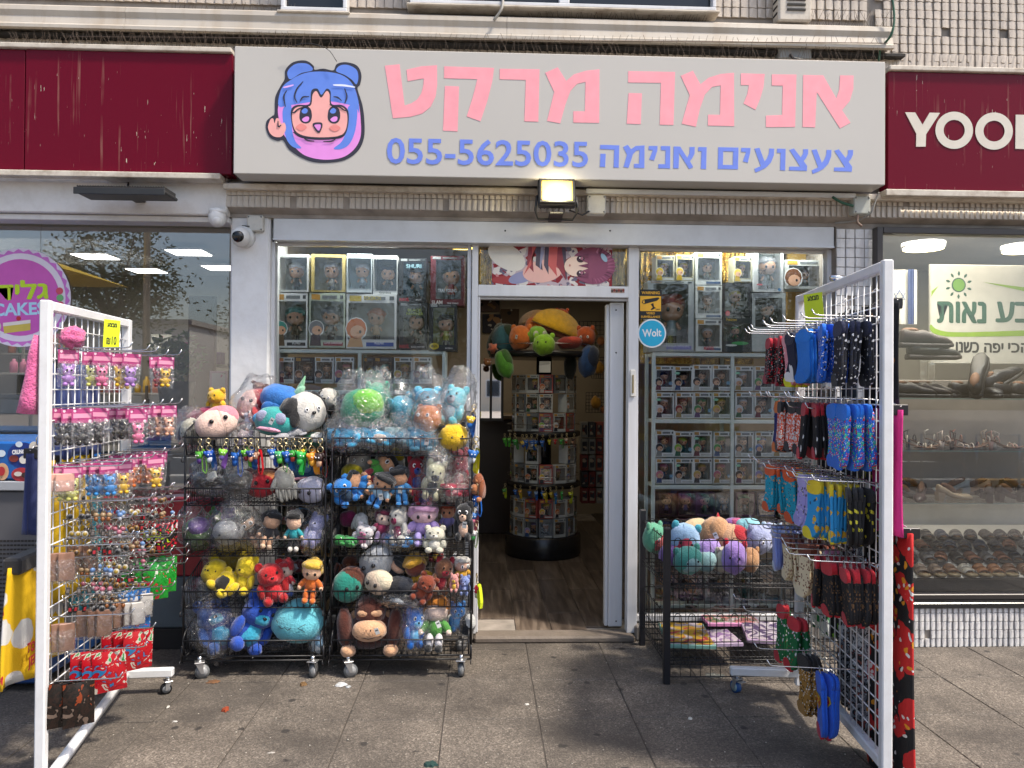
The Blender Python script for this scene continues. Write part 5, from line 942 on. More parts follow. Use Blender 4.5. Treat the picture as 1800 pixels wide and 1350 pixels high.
PL = [  # kind, px, py, w, h, Y, colours, label, opts
 ('bear', 383, 706, 42, 40, 4.34, ['#d9ab1e', '#c8991a'], 'mustard yellow bear plush with brown nose, highest on the pillar side rack', {}),
 ('plain', 352, 732, 46, 24, 4.32, ['#6d1238', '#7e1a44'], 'flat dark magenta cushion under the mustard bear', dict(rot=-25)),
 ('face', 380, 745, 66, 48, 4.16, ['#dcbcae', '#d37f8d'], 'round cream and pink cushion plush with sleepy eyes at the front', dict(rot=-18)),
 ('dog', 336, 758, 34, 42, 4.22, ['#b9b6a4', '#2a2c2c'], 'bagged grey and cream plush in the basket corner by the left end', dict(bag=True, rot=10)),
 ('face', 443, 712, 46, 52, 4.34, ['#cfa9a0', '#a8232c'], 'bagged plush with glossy red hair behind the cream cushion', dict(bag=True, rot=12)),
 ('doll', 440, 740, 44, 44, 4.24, ['#d8b5a8', '#a02a30', '#b7c4d0', '#888'], 'small pink faced doll plush lying under the red haired bag', dict(rot=50)),
 ('lie', 466, 684, 36, 22, 4.42, ['#5a2a1a', '#6a3422'], 'brown plush with drooping paw at the very back of the heap', dict(rot=15)),
 ('big_ear', 492, 700, 66, 48, 4.26, ['#2f6fb8', '#8fc0a2'], 'bright blue big eared plush topping the pillar side heap', dict(rot=12)),
 ('cone', 530, 678, 18, 34, 4.36, ['#74a884', '#cfd0dc'], 'pale green party hat shaped plush with white tip', dict(rot=25)),
 ('goggle', 484, 741, 66, 50, 4.15, ['#2f9a96', '#8f93ac', '#2a7fb0'], 'teal goggle eyed plush with pink lip and price tag', dict(tg=True, rot=8)),
 ('plain', 507, 722, 30, 44, 4.14, ['#17181c', '#1b1c20'], 'limp black plush ear piece draped over the teal plush', dict(rot=15)),
 ('dog', 538, 724, 60, 66, 4.2, ['#c4c2bc', '#121317'], 'large white dog plush with black hanging ears', dict(rot=-8)),
 ('dog', 577, 700, 34, 34, 4.4, ['#c3c0b6', '#121317'], 'second white dog plush peeking above the far basket corner', dict(rot=20)),
 ('lie', 506, 766, 52, 20, 4.12, ['#9c9ca0', '#77787c'], 'silver foil plush rocket lying along the front bar', dict(rot=-18)),
 ('bear', 432, 772, 40, 26, 4.18, ['#8f7f84', '#b9a9b0'], 'grey lilac plush low behind the front bar of the top basket', dict(bag=True)),
 ('plain', 552, 773, 40, 24, 4.2, ['#1f6a45', '#d8d8d4'], 'green and white plush showing under the large white dog', {}),
 # second basket
 ('lie', 372, 842, 56, 38, 4.14, ['#141519', '#b9bab8'], 'bagged black and white plush at the end of the second basket', dict(bag=True, rot=-18)),
 ('bear', 392, 822, 46, 32, 4.3, ['#15171b', '#b9bab8'], 'black plush with white patches behind the two black bags', dict(rot=20)),
 ('plain', 418, 848, 54, 40, 4.13, ['#17181b', '#3b3c3a'], 'shiny bagged black plush beside the red faced cushion', dict(bag=True)),
 ('face', 461, 852, 52, 40, 4.15, ['#a81a28', '#b9784a'], 'red cushion plush with one big drawn eye and tan cap', dict(rot=-8)),
 ('glove', 502, 848, 42, 56, 4.12, ['#c9c6b8'], 'cream white gloved hand plush hanging over the basket bar', dict(rot=-14, yaw=.1)),
 ('goggle', 528, 826, 62, 40, 4.28, ['#2a5a80', '#5a8ab0'], 'dusky blue goggle eyed plush at the back of the second basket', dict(rot=-6)),
 ('face', 545, 862, 48, 40, 4.14, ['#bdbdd2', '#c9c9da'], 'lavender white cat cushion with drawn whiskers in the second basket', dict(rot=6)),
 ('lie', 458, 830, 50, 16, 4.33, ['#8a2430', '#a05a50'], 'striped dark red plush at the back behind the gloved hand', {}),
 # third
 ('plain', 346, 934, 46, 42, 4.16, ['#4f7a38', '#5b3a86'], 'bagged olive green and purple plush at the end of the third basket', dict(bag=True, rot=-20)),
 ('bear', 378, 916, 40, 36, 4.28, ['#5a9440', '#c0702c'], 'leaf green plush with orange belly behind the olive one', dict(bag=True, rot=30)),
 ('ball', 402, 908, 22, 26, 4.2, ['#4a3488', '#6a54a8'], 'purple oval badge like plush above the white bagged dog', {}),
 ('dog', 402, 934, 54, 42, 4.13, ['#b7b9b9', '#2a2c2e'], 'bagged pale grey dog plush with dark glasses', dict(bag=True, rot=-15)),
 ('doll', 440, 930, 42, 58, 4.16, ['#c9a184', '#14161a', '#1d1f24', '#c9a184', '#d4b89c'], 'bagged dark haired doll plush in black beside the grey dog', dict(bag=True, rot=-30)),
 ('doll', 473, 932, 42, 58, 4.15, ['#c9a184', '#16181c', '#24262c', '#c9a184', '#d4b89c'], 'bagged dark haired doll plush with cream feet, next to the teal sleeved doll', dict(bag=True, rot=15)),
 ('doll', 517, 934, 36, 62, 4.08, ['#dcb59a', '#0c0d10', '#1f8f98', '#1a1c20', '#c8c4bc'], 'black haired doll plush with teal sleeves sitting over the third bar', dict(yaw=.05)),
 ('bear', 554, 934, 36, 54, 4.15, ['#8f93c4', '#a9acd4'], 'bagged lilac bear plush at the far end of the third basket', dict(bag=True, rot=15)),
 ('plain', 530, 908, 40, 26, 4.32, ['#2a7ab0', '#1a1c20'], 'blue and black bagged plush behind the lilac bear', dict(bag=True)),
 ('bear', 350, 955, 30, 22, 4.2, ['#3f6a36', '#274a26'], 'dark green plush pressed against the lip of the third basket', {}),
 # fourth
 ('face', 402, 980, 62, 44, 4.34, ['#c9a41a', '#d0ae26'], 'big yellow grinning cushion plush at the back of the fourth basket', dict(bag=True)),
 ('lie', 388, 1018, 58, 56, 4.15, ['#d4ba1a', '#17181a'], 'yellow and black plush sprawled at the end of the fourth basket', dict(rot=35)),
 ('bear', 434, 1008, 46, 58, 4.16, ['#d8be1c', '#e0c82a'], 'yellow long eared plush leaning against the red boxer', dict(rot=12)),
 ('bear', 478, 1024, 58, 62, 4.13, ['#a80f18', '#c0202a'], 'glossy red boxing glove plush in the fourth basket', dict(rot=-10)),
 ('doll', 507, 1016, 30, 56, 4.15, ['#b9a79a', '#a81a28', '#b02030', '#c9c9cc', '#2a4a90'], 'red and white sports doll plush between the red boxer and blond doll', dict(rot=-12)),
 ('lie', 518, 998, 40, 30, 4.32, ['#5a2026', '#b9b2b8'], 'dark red plush behind the sports doll', dict(rot=-20)),
 ('doll', 547, 1022, 46, 66, 4.08, ['#dcb08e', '#cfa93a', '#c8641e', '#d06a22', '#d06a22'], 'blond doll plush in orange overalls sitting on the fourth bar', dict(rot=6, yaw=.1)),
 ('plain', 445, 1058, 60, 18, 4.2, ['#1a1c22', '#b9bcc4'], 'navy and white plush along the lip of the fourth basket', {}),
 # fifth
 ('bear', 382, 1098, 72, 80, 4.2, ['#15509e', '#2f8fb8'], 'bagged royal blue plush filling the end of the lowest basket', dict(bag=True, rot=-15)),
 ('bear', 446, 1092, 78, 86, 4.16, ['#1443a0', '#2f9fc0'], 'royal blue plush with turquoise belly lying back in the lowest basket', dict(rot=28)),
 ('drop', 526, 1091, 86, 70, 4.16, ['#5fb3c2'], 'large pale aqua droplet cushion with stitched face', dict(rot=4, yaw=0)),
 ('plain', 500, 1128, 80, 26, 4.3, ['#14182a', '#2a2440'], 'dark bagged plush flattened beneath the aqua droplet', dict(bag=True)),
 ('plain', 560, 1132, 22, 28, 4.12, ['#b8c4cc', '#7aa4c4'], 'crumpled white and blue wrapped plush at the corner under the droplet', dict(bag=True)),
 # doorway rack, top
 ('plain', 636, 718, 70, 62, 4.17, ['#1f9a62', '#6cc428'], 'bagged lime and green round plush topping the doorway rack', dict(bag=True, yaw=-.2)),
 ('ball', 664, 702, 42, 52, 4.28, ['#3fbf96', '#46c4a0'], 'bagged mint green plush behind the lime one', dict(bag=True)),
 ('ball', 710, 726, 44, 56, 4.26, ['#3fa8c8', '#58b8d4'], 'bagged aqua plush with one dark eye in the middle of the heap', dict(bag=True, rot=-20)),
 ('bear', 752, 712, 58, 54, 4.24, ['#49b4d8', '#5cc0e0'], 'bagged sky blue plush above the brown ball', dict(bag=True)),
 ('ball', 752, 736, 46, 44, 4.12, ['#b06a3a', '#b87444'], 'bagged tan brown ball plush in front of the sky blue one', dict(bag=True)),
 ('bear', 798, 716, 50, 66, 4.2, ['#55b4c4', '#8a9ea8'], 'bagged pale turquoise plush peaked at the doorway corner', dict(bag=True, rot=8)),
 ('lie', 606, 768, 62, 36, 4.14, ['#31a6d4', '#4cb8e0'], 'bagged bright aqua plush behind the front bar at the pillar side corner', dict(bag=True)),
 ('lie', 655, 768, 62, 32, 4.14, ['#2fa0cc', '#b9a89c'], 'bagged aqua plush with cream patch behind the front bar', dict(bag=True, rot=8)),
 ('lie', 700, 768, 46, 38, 4.17, ['#9fc0c8', '#58b4d0'], 'bagged whitish aqua plush low in the middle of the top basket', dict(bag=True)),
 ('bear', 742, 772, 60, 36, 4.13, ['#4ab0d0', '#2c90b8'], 'bagged aqua plush with white label low beside the yellow ball', dict(bag=True, tg=True)),
 ('ball', 797, 768, 48, 42, 4.10, ['#d8b014', '#d8b014', '#15161a'], 'yellow ball plush with black ear tips at the doorway corner', dict(rot=-5)),
 # doorway rack, second
 ('ball', 633, 812, 36, 38, 4.32, ['#a3a19c', '#aeaca6'], 'grey white round plush at the back of the second basket', {}),
 ('plain', 618, 832, 34, 30, 4.28, ['#c9b41a', '#d0bc24'], 'yellow plush cap peeking beside the grey white ball', {}),
 ('plain', 685, 806, 46, 36, 4.34, ['#c2c0b8', '#c9b41a'], 'white and yellow plush behind the green shirted doll', {}),
 ('doll', 666, 825, 54, 62, 4.2, ['#cf9a74', '#101114', '#4a9a3a', '#8a2a34', '#cf9a74'], 'black haired doll plush with green shirt lying face up', dict(rot=60)),
 ('bear', 604, 862, 50, 42, 4.12, ['#1f77c4', '#16344e'], 'bright blue seal like plush at the corner of the second basket', dict(rot=-35)),
 ('doll', 636, 852, 46, 52, 4.13, ['#cf9a74', '#101114', '#2a7ac0', '#cf9a74'], 'doll plush in blue with pale legs beside the blue seal', dict(rot=-70)),
 ('doll', 668, 862, 50, 54, 4.1, ['#cf9a74', '#12151a', '#9cbfd4', '#2a7ac0'], 'dark haired doll plush in pale blue, white care tag hanging down', dict(rot=25, tg=True)),
 ('doll', 704, 856, 46, 60, 4.14, ['#cf9a74', '#101114', '#4c94cc', '#2a78b8'], 'dark haired blue clothed doll plush with tall white care tag', dict(rot=-10, tg=True)),
 ('bear', 731, 836, 36, 60, 4.18, ['#8e1428', '#24428a'], 'red and blue bear plush standing beside the cream bagged plush', {}),
 ('bear', 762, 842, 42, 60, 4.12, ['#c8c6a6', '#3a3e40'], 'bagged cream plush with charcoal skirt in the second basket', dict(bag=True, rot=12)),
 ('bear', 806, 830, 42, 72, 4.2, ['#86122c', '#a01c38'], 'tall bagged crimson plush at the doorway corner', dict(bag=True)),
 ('lie', 804, 862, 44, 30, 4.12, ['#b01038', '#8e1030'], 'bagged bright crimson plush lying below the tall crimson one', dict(bag=True)),
 ('bear', 745, 872, 40, 26, 4.14, ['#8e1426', '#24428a'], 'small red and blue plush pressed to the second bar', {}),
 # third
 ('dog', 634, 918, 24, 32, 4.2, ['#c9c9c6', '#b9bab8'], 'small white pony head plush in the third basket of the doorway rack', dict(rot=10)),
 ('plain', 611, 912, 26, 26, 4.26, ['#6a1240', '#801a50'], 'dark magenta plush behind the white pony head', {}),
 ('bear', 640, 940, 40, 34, 4.13, ['#c6c2c4', '#b46a8a'], 'white faced plush with pink mane at the third front bar', dict(bag=True, rot=20)),
 ('lie', 608, 952, 38, 24, 4.13, ['#2f8a40', '#3b9a50'], 'green foil wrapped plush at the corner of the third basket', dict(bag=True)),
 ('doll', 672, 926, 42, 52, 4.17, ['#d4bdb0', '#5e1434', '#7a1c44', '#8a7a9c'], 'doll plush with maroon hair in the third basket', dict(rot=15)),
 ('bear', 704, 922, 40, 56, 4.14, ['#b8b6ae', '#7a1c44'], 'cream hooded plush with maroon lining beside the lilac doll', dict(rot=-10)),
 ('doll', 744, 922, 66, 66, 4.13, ['#d9b3bc', '#c797b8', '#b095d0', '#a89ad4'], 'large pink and lilac round faced doll plush', dict(yaw=.1)),
 ('bear', 765, 948, 44, 40, 4.08, ['#c4c2b0', '#cfccc0'], 'small cream bear plush leaning on the third bar', {}),
 ('doll', 787, 914, 34, 52, 4.2, ['#c48a6a', '#8a3a1e', '#7c74a8', '#555'], 'auburn haired doll plush in lilac cap behind the red suited plush', {}),
 ('bear', 816, 916, 38, 58, 4.07, ['#101114', '#d8b49c'], 'black eared plush in shiny red outfit at the doorway corner', dict(tg=True)),
 ('lie', 700, 950, 54, 24, 4.14, ['#3b78b0', '#12141c'], 'blue and navy patterned plush along the third bar', dict(bag=True)),
 # fourth
 ('ape', 614, 1000, 48, 44, 4.3, ['#5a2a16', '#7a4424'], 'small dark brown monkey plush at the back of the fourth basket', {}),
 ('face', 612, 1030, 50, 52, 4.12, ['#117a6a', '#52240f'], 'round brown plush with teal muzzle at the pillar side corner', dict(rot=-4)),
 ('face', 660, 990, 56, 48, 4.17, ['#a4a8ac', '#b0b4b8'], 'light grey helmeted round plush with dark visor line', dict(rot=-18)),
 ('face', 663, 1024, 44, 38, 4.1, ['#cdb9a2', '#d8ccb0'], 'cream faced plush with scarlet lips under the grey helmet one', dict(rot=12)),
 ('doll', 692, 1004, 42, 46, 4.17, ['#cfa58c', '#14161a', '#1b1d22', '#b9b9b4'], 'black clothed doll plush with white buttons beside the helmet plush', dict(rot=40)),
 ('plain', 702, 1032, 44, 34, 4.11, ['#10141c', '#161c28'], 'navy black cap shaped plush at the middle of the fourth bar', {}),
 ('doll', 738, 1012, 50, 70, 4.15, ['#6a2c18', '#b88a1e', '#c0921e', '#7a3018', '#7a3018'], 'brown plush under a mustard hood, tallest in the middle of the basket', dict(rot=-25)),
 ('bear', 746, 1032, 42, 44, 4.08, ['#7a3218', '#8a3c20'], 'rust brown bear plush legs hanging toward the fourth bar', dict(rot=30)),
 ('bear', 776, 1010, 40, 56, 4.12, ['#7a5036', '#8e1626', '#8e1626'], 'brown bear plush in a red spotted hood', dict(rot=12)),
 ('cone', 793, 986, 20, 34, 4.22, ['#b9bcc0', '#9aa0a4'], 'silver white cone shaped plush horn', dict(rot=30)),
 ('bear', 769, 974, 30, 28, 4.32, ['#7a2a30', '#c8a23a'], 'small maroon plush at the back above the red hood', {}),
 ('doll', 812, 1006, 38, 48, 4.16, ['#d4ac98', '#c9c6c0', '#b88a20', '#9a7420'], 'white haired doll plush in mustard coat near the doorway', {}),
 ('bear', 799, 1024, 18, 28, 4.07, ['#c98a84', '#c8a23a'], 'tiny pink pig plush clinging to the fourth bar', {}),
 ('bear', 818, 1028, 22, 30, 4.1, ['#7a8cc0', '#9aa8d4'], 'tiny periwinkle plush beside the pink pig', {}),
 ('lie', 690, 1054, 70, 18, 4.13, ['#14161c', '#aab0b4'], 'black and white bagged plush along the lip of the fourth basket', dict(bag=True)),
 ('plain', 728, 984, 48, 28, 4.34, ['#6a5a30', '#7a6a38'], 'olive tan plush at the back of the fourth basket', {}),
 # fifth
 ('ape', 652, 1094, 96, 88, 4.15, ['#4a1d10', '#c69a76'], 'large dark brown gorilla plush with cream muzzle and white tag', dict(tg=True, yaw=.05)),
 ('face', 708, 1070, 52, 40, 4.26, ['#8a6a7a', '#93788a'], 'mauve eared plush behind the bagged blue plush', dict(rot=15)),
 ('bear', 726, 1102, 40, 60, 4.12, ['#1d6fc8', '#5fb0e0'], 'bagged bright blue plush sitting beside the gorilla', dict(bag=True, rot=6)),
 ('bear', 705, 1092, 24, 34, 4.14, ['#6a4aa0', '#8a6ac0'], 'bagged purple plush squeezed beside the gorilla arm', dict(bag=True)),
 ('doll', 766, 1098, 62, 84, 4.12, ['#d6beb0', '#c47a28', '#4a8a3a', '#c9c6c8', '#181a1c'], 'white and green doll plush with orange hair and black shoes', dict(tg=True)),
 ('bear', 804, 1082, 34, 44, 4.17, ['#1f80d0', '#48a0e0'], 'bagged azure plush with twisted bag top near the doorway', dict(bag=True)),
 ('plain', 822, 1098, 26, 34, 4.14, ['#101218', '#b8bab8'], 'black and white plush at the far corner of the lowest basket', {}),
 ('ball', 607, 1118, 26, 30, 4.14, ['#8a1622', '#b8babc'], 'small red and white plush beside the gorilla foot', {}),
]
for kd, px, py, w, h, Y, C, lb, op in PL: plush(kd, px, py, w, h, Y, C, lb, group='plush toys heaped in the wire baskets', **op)
# monkey plush and charms hanging at the side of the doorway rack
plush('ape', 842, 856, 26, 44, 4.1, ['#8a4a24', '#a86a40'], 'small tan monkey plush hanging outside the doorway rack', yaw=-.8)
def charm(px, py, Y, c1, c2, cs, lb, L=1.15, group='rubber keychain charms on the racks', ang=0):
    """trigger clip, split ring, moulded figure and wrist strap"""
    k = pxm(Y)*L*rnd.uniform(.85, 1.2); p = at(px, py, Y); t = thing('keychain', lb, 'keychain', p, group); t.rotation_euler = (0, rnd.uniform(-.2, .2), ang+rnd.uniform(-.9, .9))
    GM = M('gilt_metal', (.55, .45, .26), .3, 1, var=0); ring = lambda c, r, n=12: [Vector(c)+Vector((math.cos(2*PI*i/n)*r, 0, math.sin(2*PI*i/n)*r)) for i in range(n+1)]
    q = MB(); q.tube(ring((0, 0, -3*k), 3.2*k), .8*k, GM, 5, cap=False); q.tube([(0, 0, -6*k), (0, 0, -10*k)], 1.1*k, GM, 6); q.tube(ring((0, 0, -13.5*k), 4*k), .7*k, GM, 5, cap=False); q.build('clip', t, origin=Vector())
    q = MB(); q.ball((-2*k, -.002, -23*k), (5.5*k, 3.5*k, 5.5*k), pla(c1, .45), 10, 7, lump=.2); q.ball((-2*k, 0, -30*k), (4.2*k, 3*k, 5*k), pla(c2, .45), 10, 7, lump=.2)
    for u in (-1, 1): q.ball((-2*k+u*5*k, 0, -20*k), (2.4*k, 1.6*k, 3*k), pla(c1, .45), 8, 5); q.ball((-2*k+u*2*k, -4*k, -23*k), 1.0*k, EYEW, 6, 4)
    q.build('charm_figure', t, origin=Vector())
    q = MB(); w = 3*k; x = 5*k
    pts = [(x-w*.4, -14*k), (x-w*.9, -28*k), (x-w*.7, -44*k), (x+.5*w, -48*k), (x+w*1.1, -40*k), (x+w*.7, -26*k), (x, -15*k)]
    for a, b in zip(pts[:-1], pts[1:]): q.add([(a[0], -w, a[1]), (a[0], w, a[1]), (b[0], w, b[1]), (b[0], -w, b[1])], [(0, 1, 2, 3)], pla(cs, .5))
    m2 = Matrix.Rotation(rad(35), 4, 'Z'); q.xf(m2); q.build('strap', t, origin=Vector())
cc_ = [(351, '#57a83a', '#5a3a86', '#7dc43a', 'green and purple'), (366, '#1f4fa8', '#c9d0e0', '#1a5cb8', 'blue with white'), (399, '#7ac23a', '#5b4a90', '#7a4aa0', 'green with purple strap'), (415, '#1f5fb0', '#1f5fb0', '#1a55b0', 'plain blue'), (430, '#5fae30', '#8a2430', '#5fae30', 'round green'), (441, '#24407a', '#c98a6a', '#2a5aa0', 'navy and skin toned'), (452, '#d0a080', '#24407a', '#b3121e', 'navy with red strap'), (478, '#1f5fb0', '#c9d0e0', '#1a5cb8', 'blue, just past the gap'), (491, '#4fb070', '#58b848', '#58c050', 'mint green'), (502, '#1c58a8', '#1c58a8', '#2a6ab8', 'royal blue'), (515, '#3a9a3a', '#a83a2a', '#4aa040', 'green and red'), (527, '#d8b81e', '#7a8aa8', '#a8c43a', 'yellow star shaped'), (536, '#2fa84a', '#2fa84a', '#2fb04a', 'bright green'), (545, '#e08a20', '#e8a83a', '#e89a20', 'orange'), (563, '#3a2a28', '#c9a080', '#b3121e', 'dark haired with red strap')]
for px, a, b, s_, nm in cc_: charm(px, 771, 4.04, a, b, s_, f'{nm} rubber keychain on the front bar of the pillar side rack', 1.2)
for i, (px, py, a, b, s_, nm) in enumerate([(834, 712, '#d8b030', '#1f5fa8', '#1a5ca8', 'yellow and blue'), (838, 768, '#2a68b0', '#c8d0d8', '#c8c020', 'blue and white'), (838, 850, '#1f58a8', '#2a68b0', '#1a5cb0', 'royal blue'), (838, 882, '#3068a8', '#d07890', '#d87888', 'blue and pink'), (838, 915, '#c8c8c8', '#3a9a4a', '#b9c4a8', 'white and green'), (838, 1008, '#b82030', '#b8b890', '#c8d828', 'red with neon yellow strap')]):
    charm(px, py, 4.07, a, b, s_, f'{nm} keychain cluster hanging on the doorway side post of the rack', 1.15, ang=-.6)
# ---------------- black dump bin ----------------
bf, bb = 3.93, 4.53; bx0 = gnd(1170, 1200).x; bx1 = bx0+.93; xbk0, xbk1 = bx0+.01, bx1
t = thing('dump_bin', 'black two tier wire dump bin with looped top edges and square posts', 'dump bin', ((bx0+bx1)/2, (bf+bb)/2, 0), world=True)
PB = M('black_powder_coat', (.014, .014, .018), .4, var=.1)
zpt = .80
for (x, y) in ((bx0, bf), (bx1, bf), (bx0, bb), (bx1, bb)): q = MB(); q.bbox(x-.017, x+.017, y-.017, y+.017, 0, zpt, PB, .003); q.bbox(x-.015, x+.015, y-.015, y+.015, zpt-.001, zpt+.004, PB); q.build('post', t)
def loopgrid(q, A, B, z0, z1, hz, n):
    A, B = Vector(A), Vector(B); L = B-A
    for z in hz: q.tube([A+Vector((0, 0, z)), B+Vector((0, 0, z))], .003, BLACKW)
    s = 1/n
    for i in range(n):
        p = A+L*(i+.5)*s; d = L*s*.26; zz = z1-.012
        q.tube([p-d+Vector((0, 0, z0)), p-d+Vector((0, 0, zz))]+[p-d*math.cos(a)+Vector((0, 0, zz+.026*math.sin(a))) for a in (PI/5, 2*PI/5, 3*PI/5, 4*PI/5)]+[p+d+Vector((0, 0, zz)), p+d+Vector((0, 0, z0))], .0021, BLACKW, 5, cap=False)
for z0, z1 in ((.49, .735), (.10, .345)):
    for a, b, nm, n in (((bx0+.02, bf), (bx1-.02, bf), 'front_grid', 12), ((bx0+.02, bb), (bx1-.02, bb), 'back_grid', 12), ((bx0, bf+.02), (bx0, bb-.02), 'side_grid', 7), ((bx1, bf+.02), (bx1, bb-.02), 'side_grid', 7)):
        q = MB(); loopgrid(q, (*a, 0), (*b, 0), z0, z1, (z0, z0+.02, (z0+z1)/2-.01, z1), n); q.build(nm, t)
    q = MB()
    for i in range(25): x = bx0+.02+(bx1-bx0-.04)*i/24; q.tube([(x, bf, z0+.004), (x, bb, z0+.004)], .002, BLACKW, 4)
    for i in range(7): y = bf+(bb-bf)*i/6; q.tube([(bx0+.02, y, z0), (bx1-.02, y, z0)], .003, BLACKW, 4)
    q.build('bottom_grid', t)
q = MB()
for i in range(18): x = bx0+.02+(bx1-bx0-.04)*i/17; q.tube([(x, bf, -.0+.035), (x, bf, .10)], .002, BLACKW, 4)
q.tube([(bx0+.02, bf, .035), (bx1-.02, bf, .035)], .003, BLACKW); q.build('skirt_grid', t)
DP = [('ball', 1150, 946, 34, 46, 4.3, ['#5aa080', '#b0484a'], 'green and red ball plush against the post of the dump bin', {}),
 ('ball', 1202, 950, 48, 52, 4.12, ['#8fb0d0', '#a83048', '#3f9fb0'], 'pale blue and red fox plush behind the front loops', dict(rot=10)),
 ('face', 1218, 936, 48, 34, 4.3, ['#c8b48a', '#d0b890'], 'blond cream plush at the back of the bin', dict(rot=-15)),
 ('plain', 1180, 975, 40, 34, 4.1, ['#7a5aa0', '#b03a50'], 'purple and pink plush at the low corner of the bin', {}),
 ('plain', 1256, 940, 44, 54, 4.22, ['#b88a62', '#bc8e66'], 'tall tan round plush with red point and white tag', dict(tg=True)),
 ('cone', 1262, 909, 12, 14, 4.24, ['#b01c28', '#b01c28'], 'small red felt horn on top of the tan plush', {}),
 ('plain', 1244, 968, 40, 34, 4.12, ['#8a72b0', '#9a82c0'], 'mauve plush lying in front of the tan one', dict(tg=True)),
 ('ball', 1210, 985, 46, 42, 4.02, ['#4fa094', '#9ac0c0'], 'turquoise turtle plush with pale shell pattern', dict(rot=-10)),
 ('plain', 1240, 988, 32, 30, 4.05, ['#7fa4a8', '#8ab0b4'], 'dusty aqua plush beside the turtle', {}),
 ('ball', 1270, 984, 34, 38, 4.08, ['#b9b4a0', '#c4c0ac'], 'cream plush with small black eye beside the parrot', {}),
 ('ball', 1290, 980, 38, 50, 4.02, ['#9a7cc4', '#9a7cc4', '#b01c34'], 'lilac parrot plush with red wing', dict(rot=5)),
 ('plain', 1286, 946, 44, 44, 4.18, ['#c49a78', '#a81c28'], 'cream plush with red cheek in the middle of the bin', dict(rot=15)),
 ('ball', 1318, 984, 30, 38, 4.04, ['#b0845c', '#b88c64'], 'small tan plush right of the parrot', {}),
 ('plain', 1312, 928, 40, 30, 4.3, ['#7ab4c0', '#8ac4cc'], 'pale aqua plush with tag at the back of the bin', dict(tg=True)),
 ('ball', 1334, 948, 46, 46, 4.16, ['#9aa2c4', '#a8b0d0'], 'periwinkle round plush near the sock hooks', {}),
 ('ball', 1358, 946, 36, 44, 4.24, ['#a4b8cc', '#b0c4d8'], 'ice blue round plush in the far corner of the bin', {}),
 ('plain', 1290, 925, 34, 26, 4.34, ['#8a5aa0', '#b04a78'], 'purple and rose plush at the back of the bin', {})]
for kd, px, py, w, h, Y, C, lb, op in DP: plush(kd, px, py, w*1.05, h*1.05, Y, C, lb, group='plush toys in the dump bin', **op)
for i, (px, py, w, d, c1, c2, lb) in enumerate(((1206, 1120, .26, .40, '#7fb0a4', ['#c8a23a', '#b8405a'], 'mint edged illustrated board lying in the bin by the post'), (1262, 1125, .2, .24, '#bfa8c4', ['#8a6a9a', '#d0c0d0'], 'lilac illustrated board lying in the middle of the bin'), (1283, 1093, .32, .2, '#d98ab8', ['#6a7a5a', '#c07a7a', '#c8c0c0'], 'pink edged picture board at the back of the lower tier'), (1345, 1115, .24, .36, '#b9a0bc', ['#5a4a6a', '#c8c0c8'], 'mauve portrait board near the far end of the lower tier'))):
    p = gnd(px, py, .115); q = MB(); q.bbox(-w/2, w/2, -d/2, d/2, 0, .022, prt(c1), .003); q.box(-w/2+.008, w/2-.008, -d/2+.008, d/2-.008, .0222, .0235, blotch('board_print', ['#c0b4bc']+c2, 9, .35, i)); q.xf(Matrix.Rotation((-.1, .05, -.03, -.22)[i], 4, 'Z'))
    o = q.build('picture_board'); o.location = p; tag(o, lb, 'board', 'boards in the lower tier of the bin')
# ---------------- white grid racks on casters ----------------
def gridrack(name_lb, near, far, H, hooks, foot, zb):
    """local frame: x from the near post to the far post, y = side the hooks stick out to, z up"""
    d = (far-near); L = d.length; ang = math.atan2(d.y, d.x)
    t = thing('grid_rack', name_lb, 'display rack', near); t.rotation_euler = (0, 0, ang); O = Vector()
    for x in (0, L): q = MB(); q.bbox(x-.019, x+.019, -.019, .019, 0 if not x else .05, H, WHITEP, .005); q.build('post', t, origin=O)
    q = MB(); q.bbox(.0195, L-.0195, -.018, .018, H-.04, H-.002, WHITEP, .005); q.build('rail', t, origin=O)
    q = MB(); q.bbox(.0195, L-.0195, -.018, .018, zb-.02, zb+.02, WHITEP, .005); q.build('rail', t, origin=O)
    q = MB(); nx = round((L-.04)/.062); nz = round((H-.04-zb)/.062)
    for i in range(1, nx): x = .02+(L-.04)*i/nx; q.tube([(x, .003, zb+.02), (x, .003, H-.04)], .0027, WHITEP, 5)
    for j in range(1, nz): z = zb+.02+(H-.06-zb)*j/nz; q.tube([(.02, -.003, z), (L-.02, -.003, z)], .0027, WHITEP, 5)
    q.build('wire_grid', t, origin=O)
    return t, L, ang
def hook_obj(par, x, z, ln, side, mat=CHROME):
    q = MB(); P = [(x, 0, z), (x, side*.02, z+.002), (x, side*(ln-.02), z+.006), (x, side*ln, z+.010), (x, side*(ln+.012), z+.03)]
    q.tube(P, .0028, mat, 6); q.tube([(x-.004, -.0, z+.002), (x-.004, side*.006, z-.03)], .003, mat, 5); return q.build('hook', par, origin=Vector())
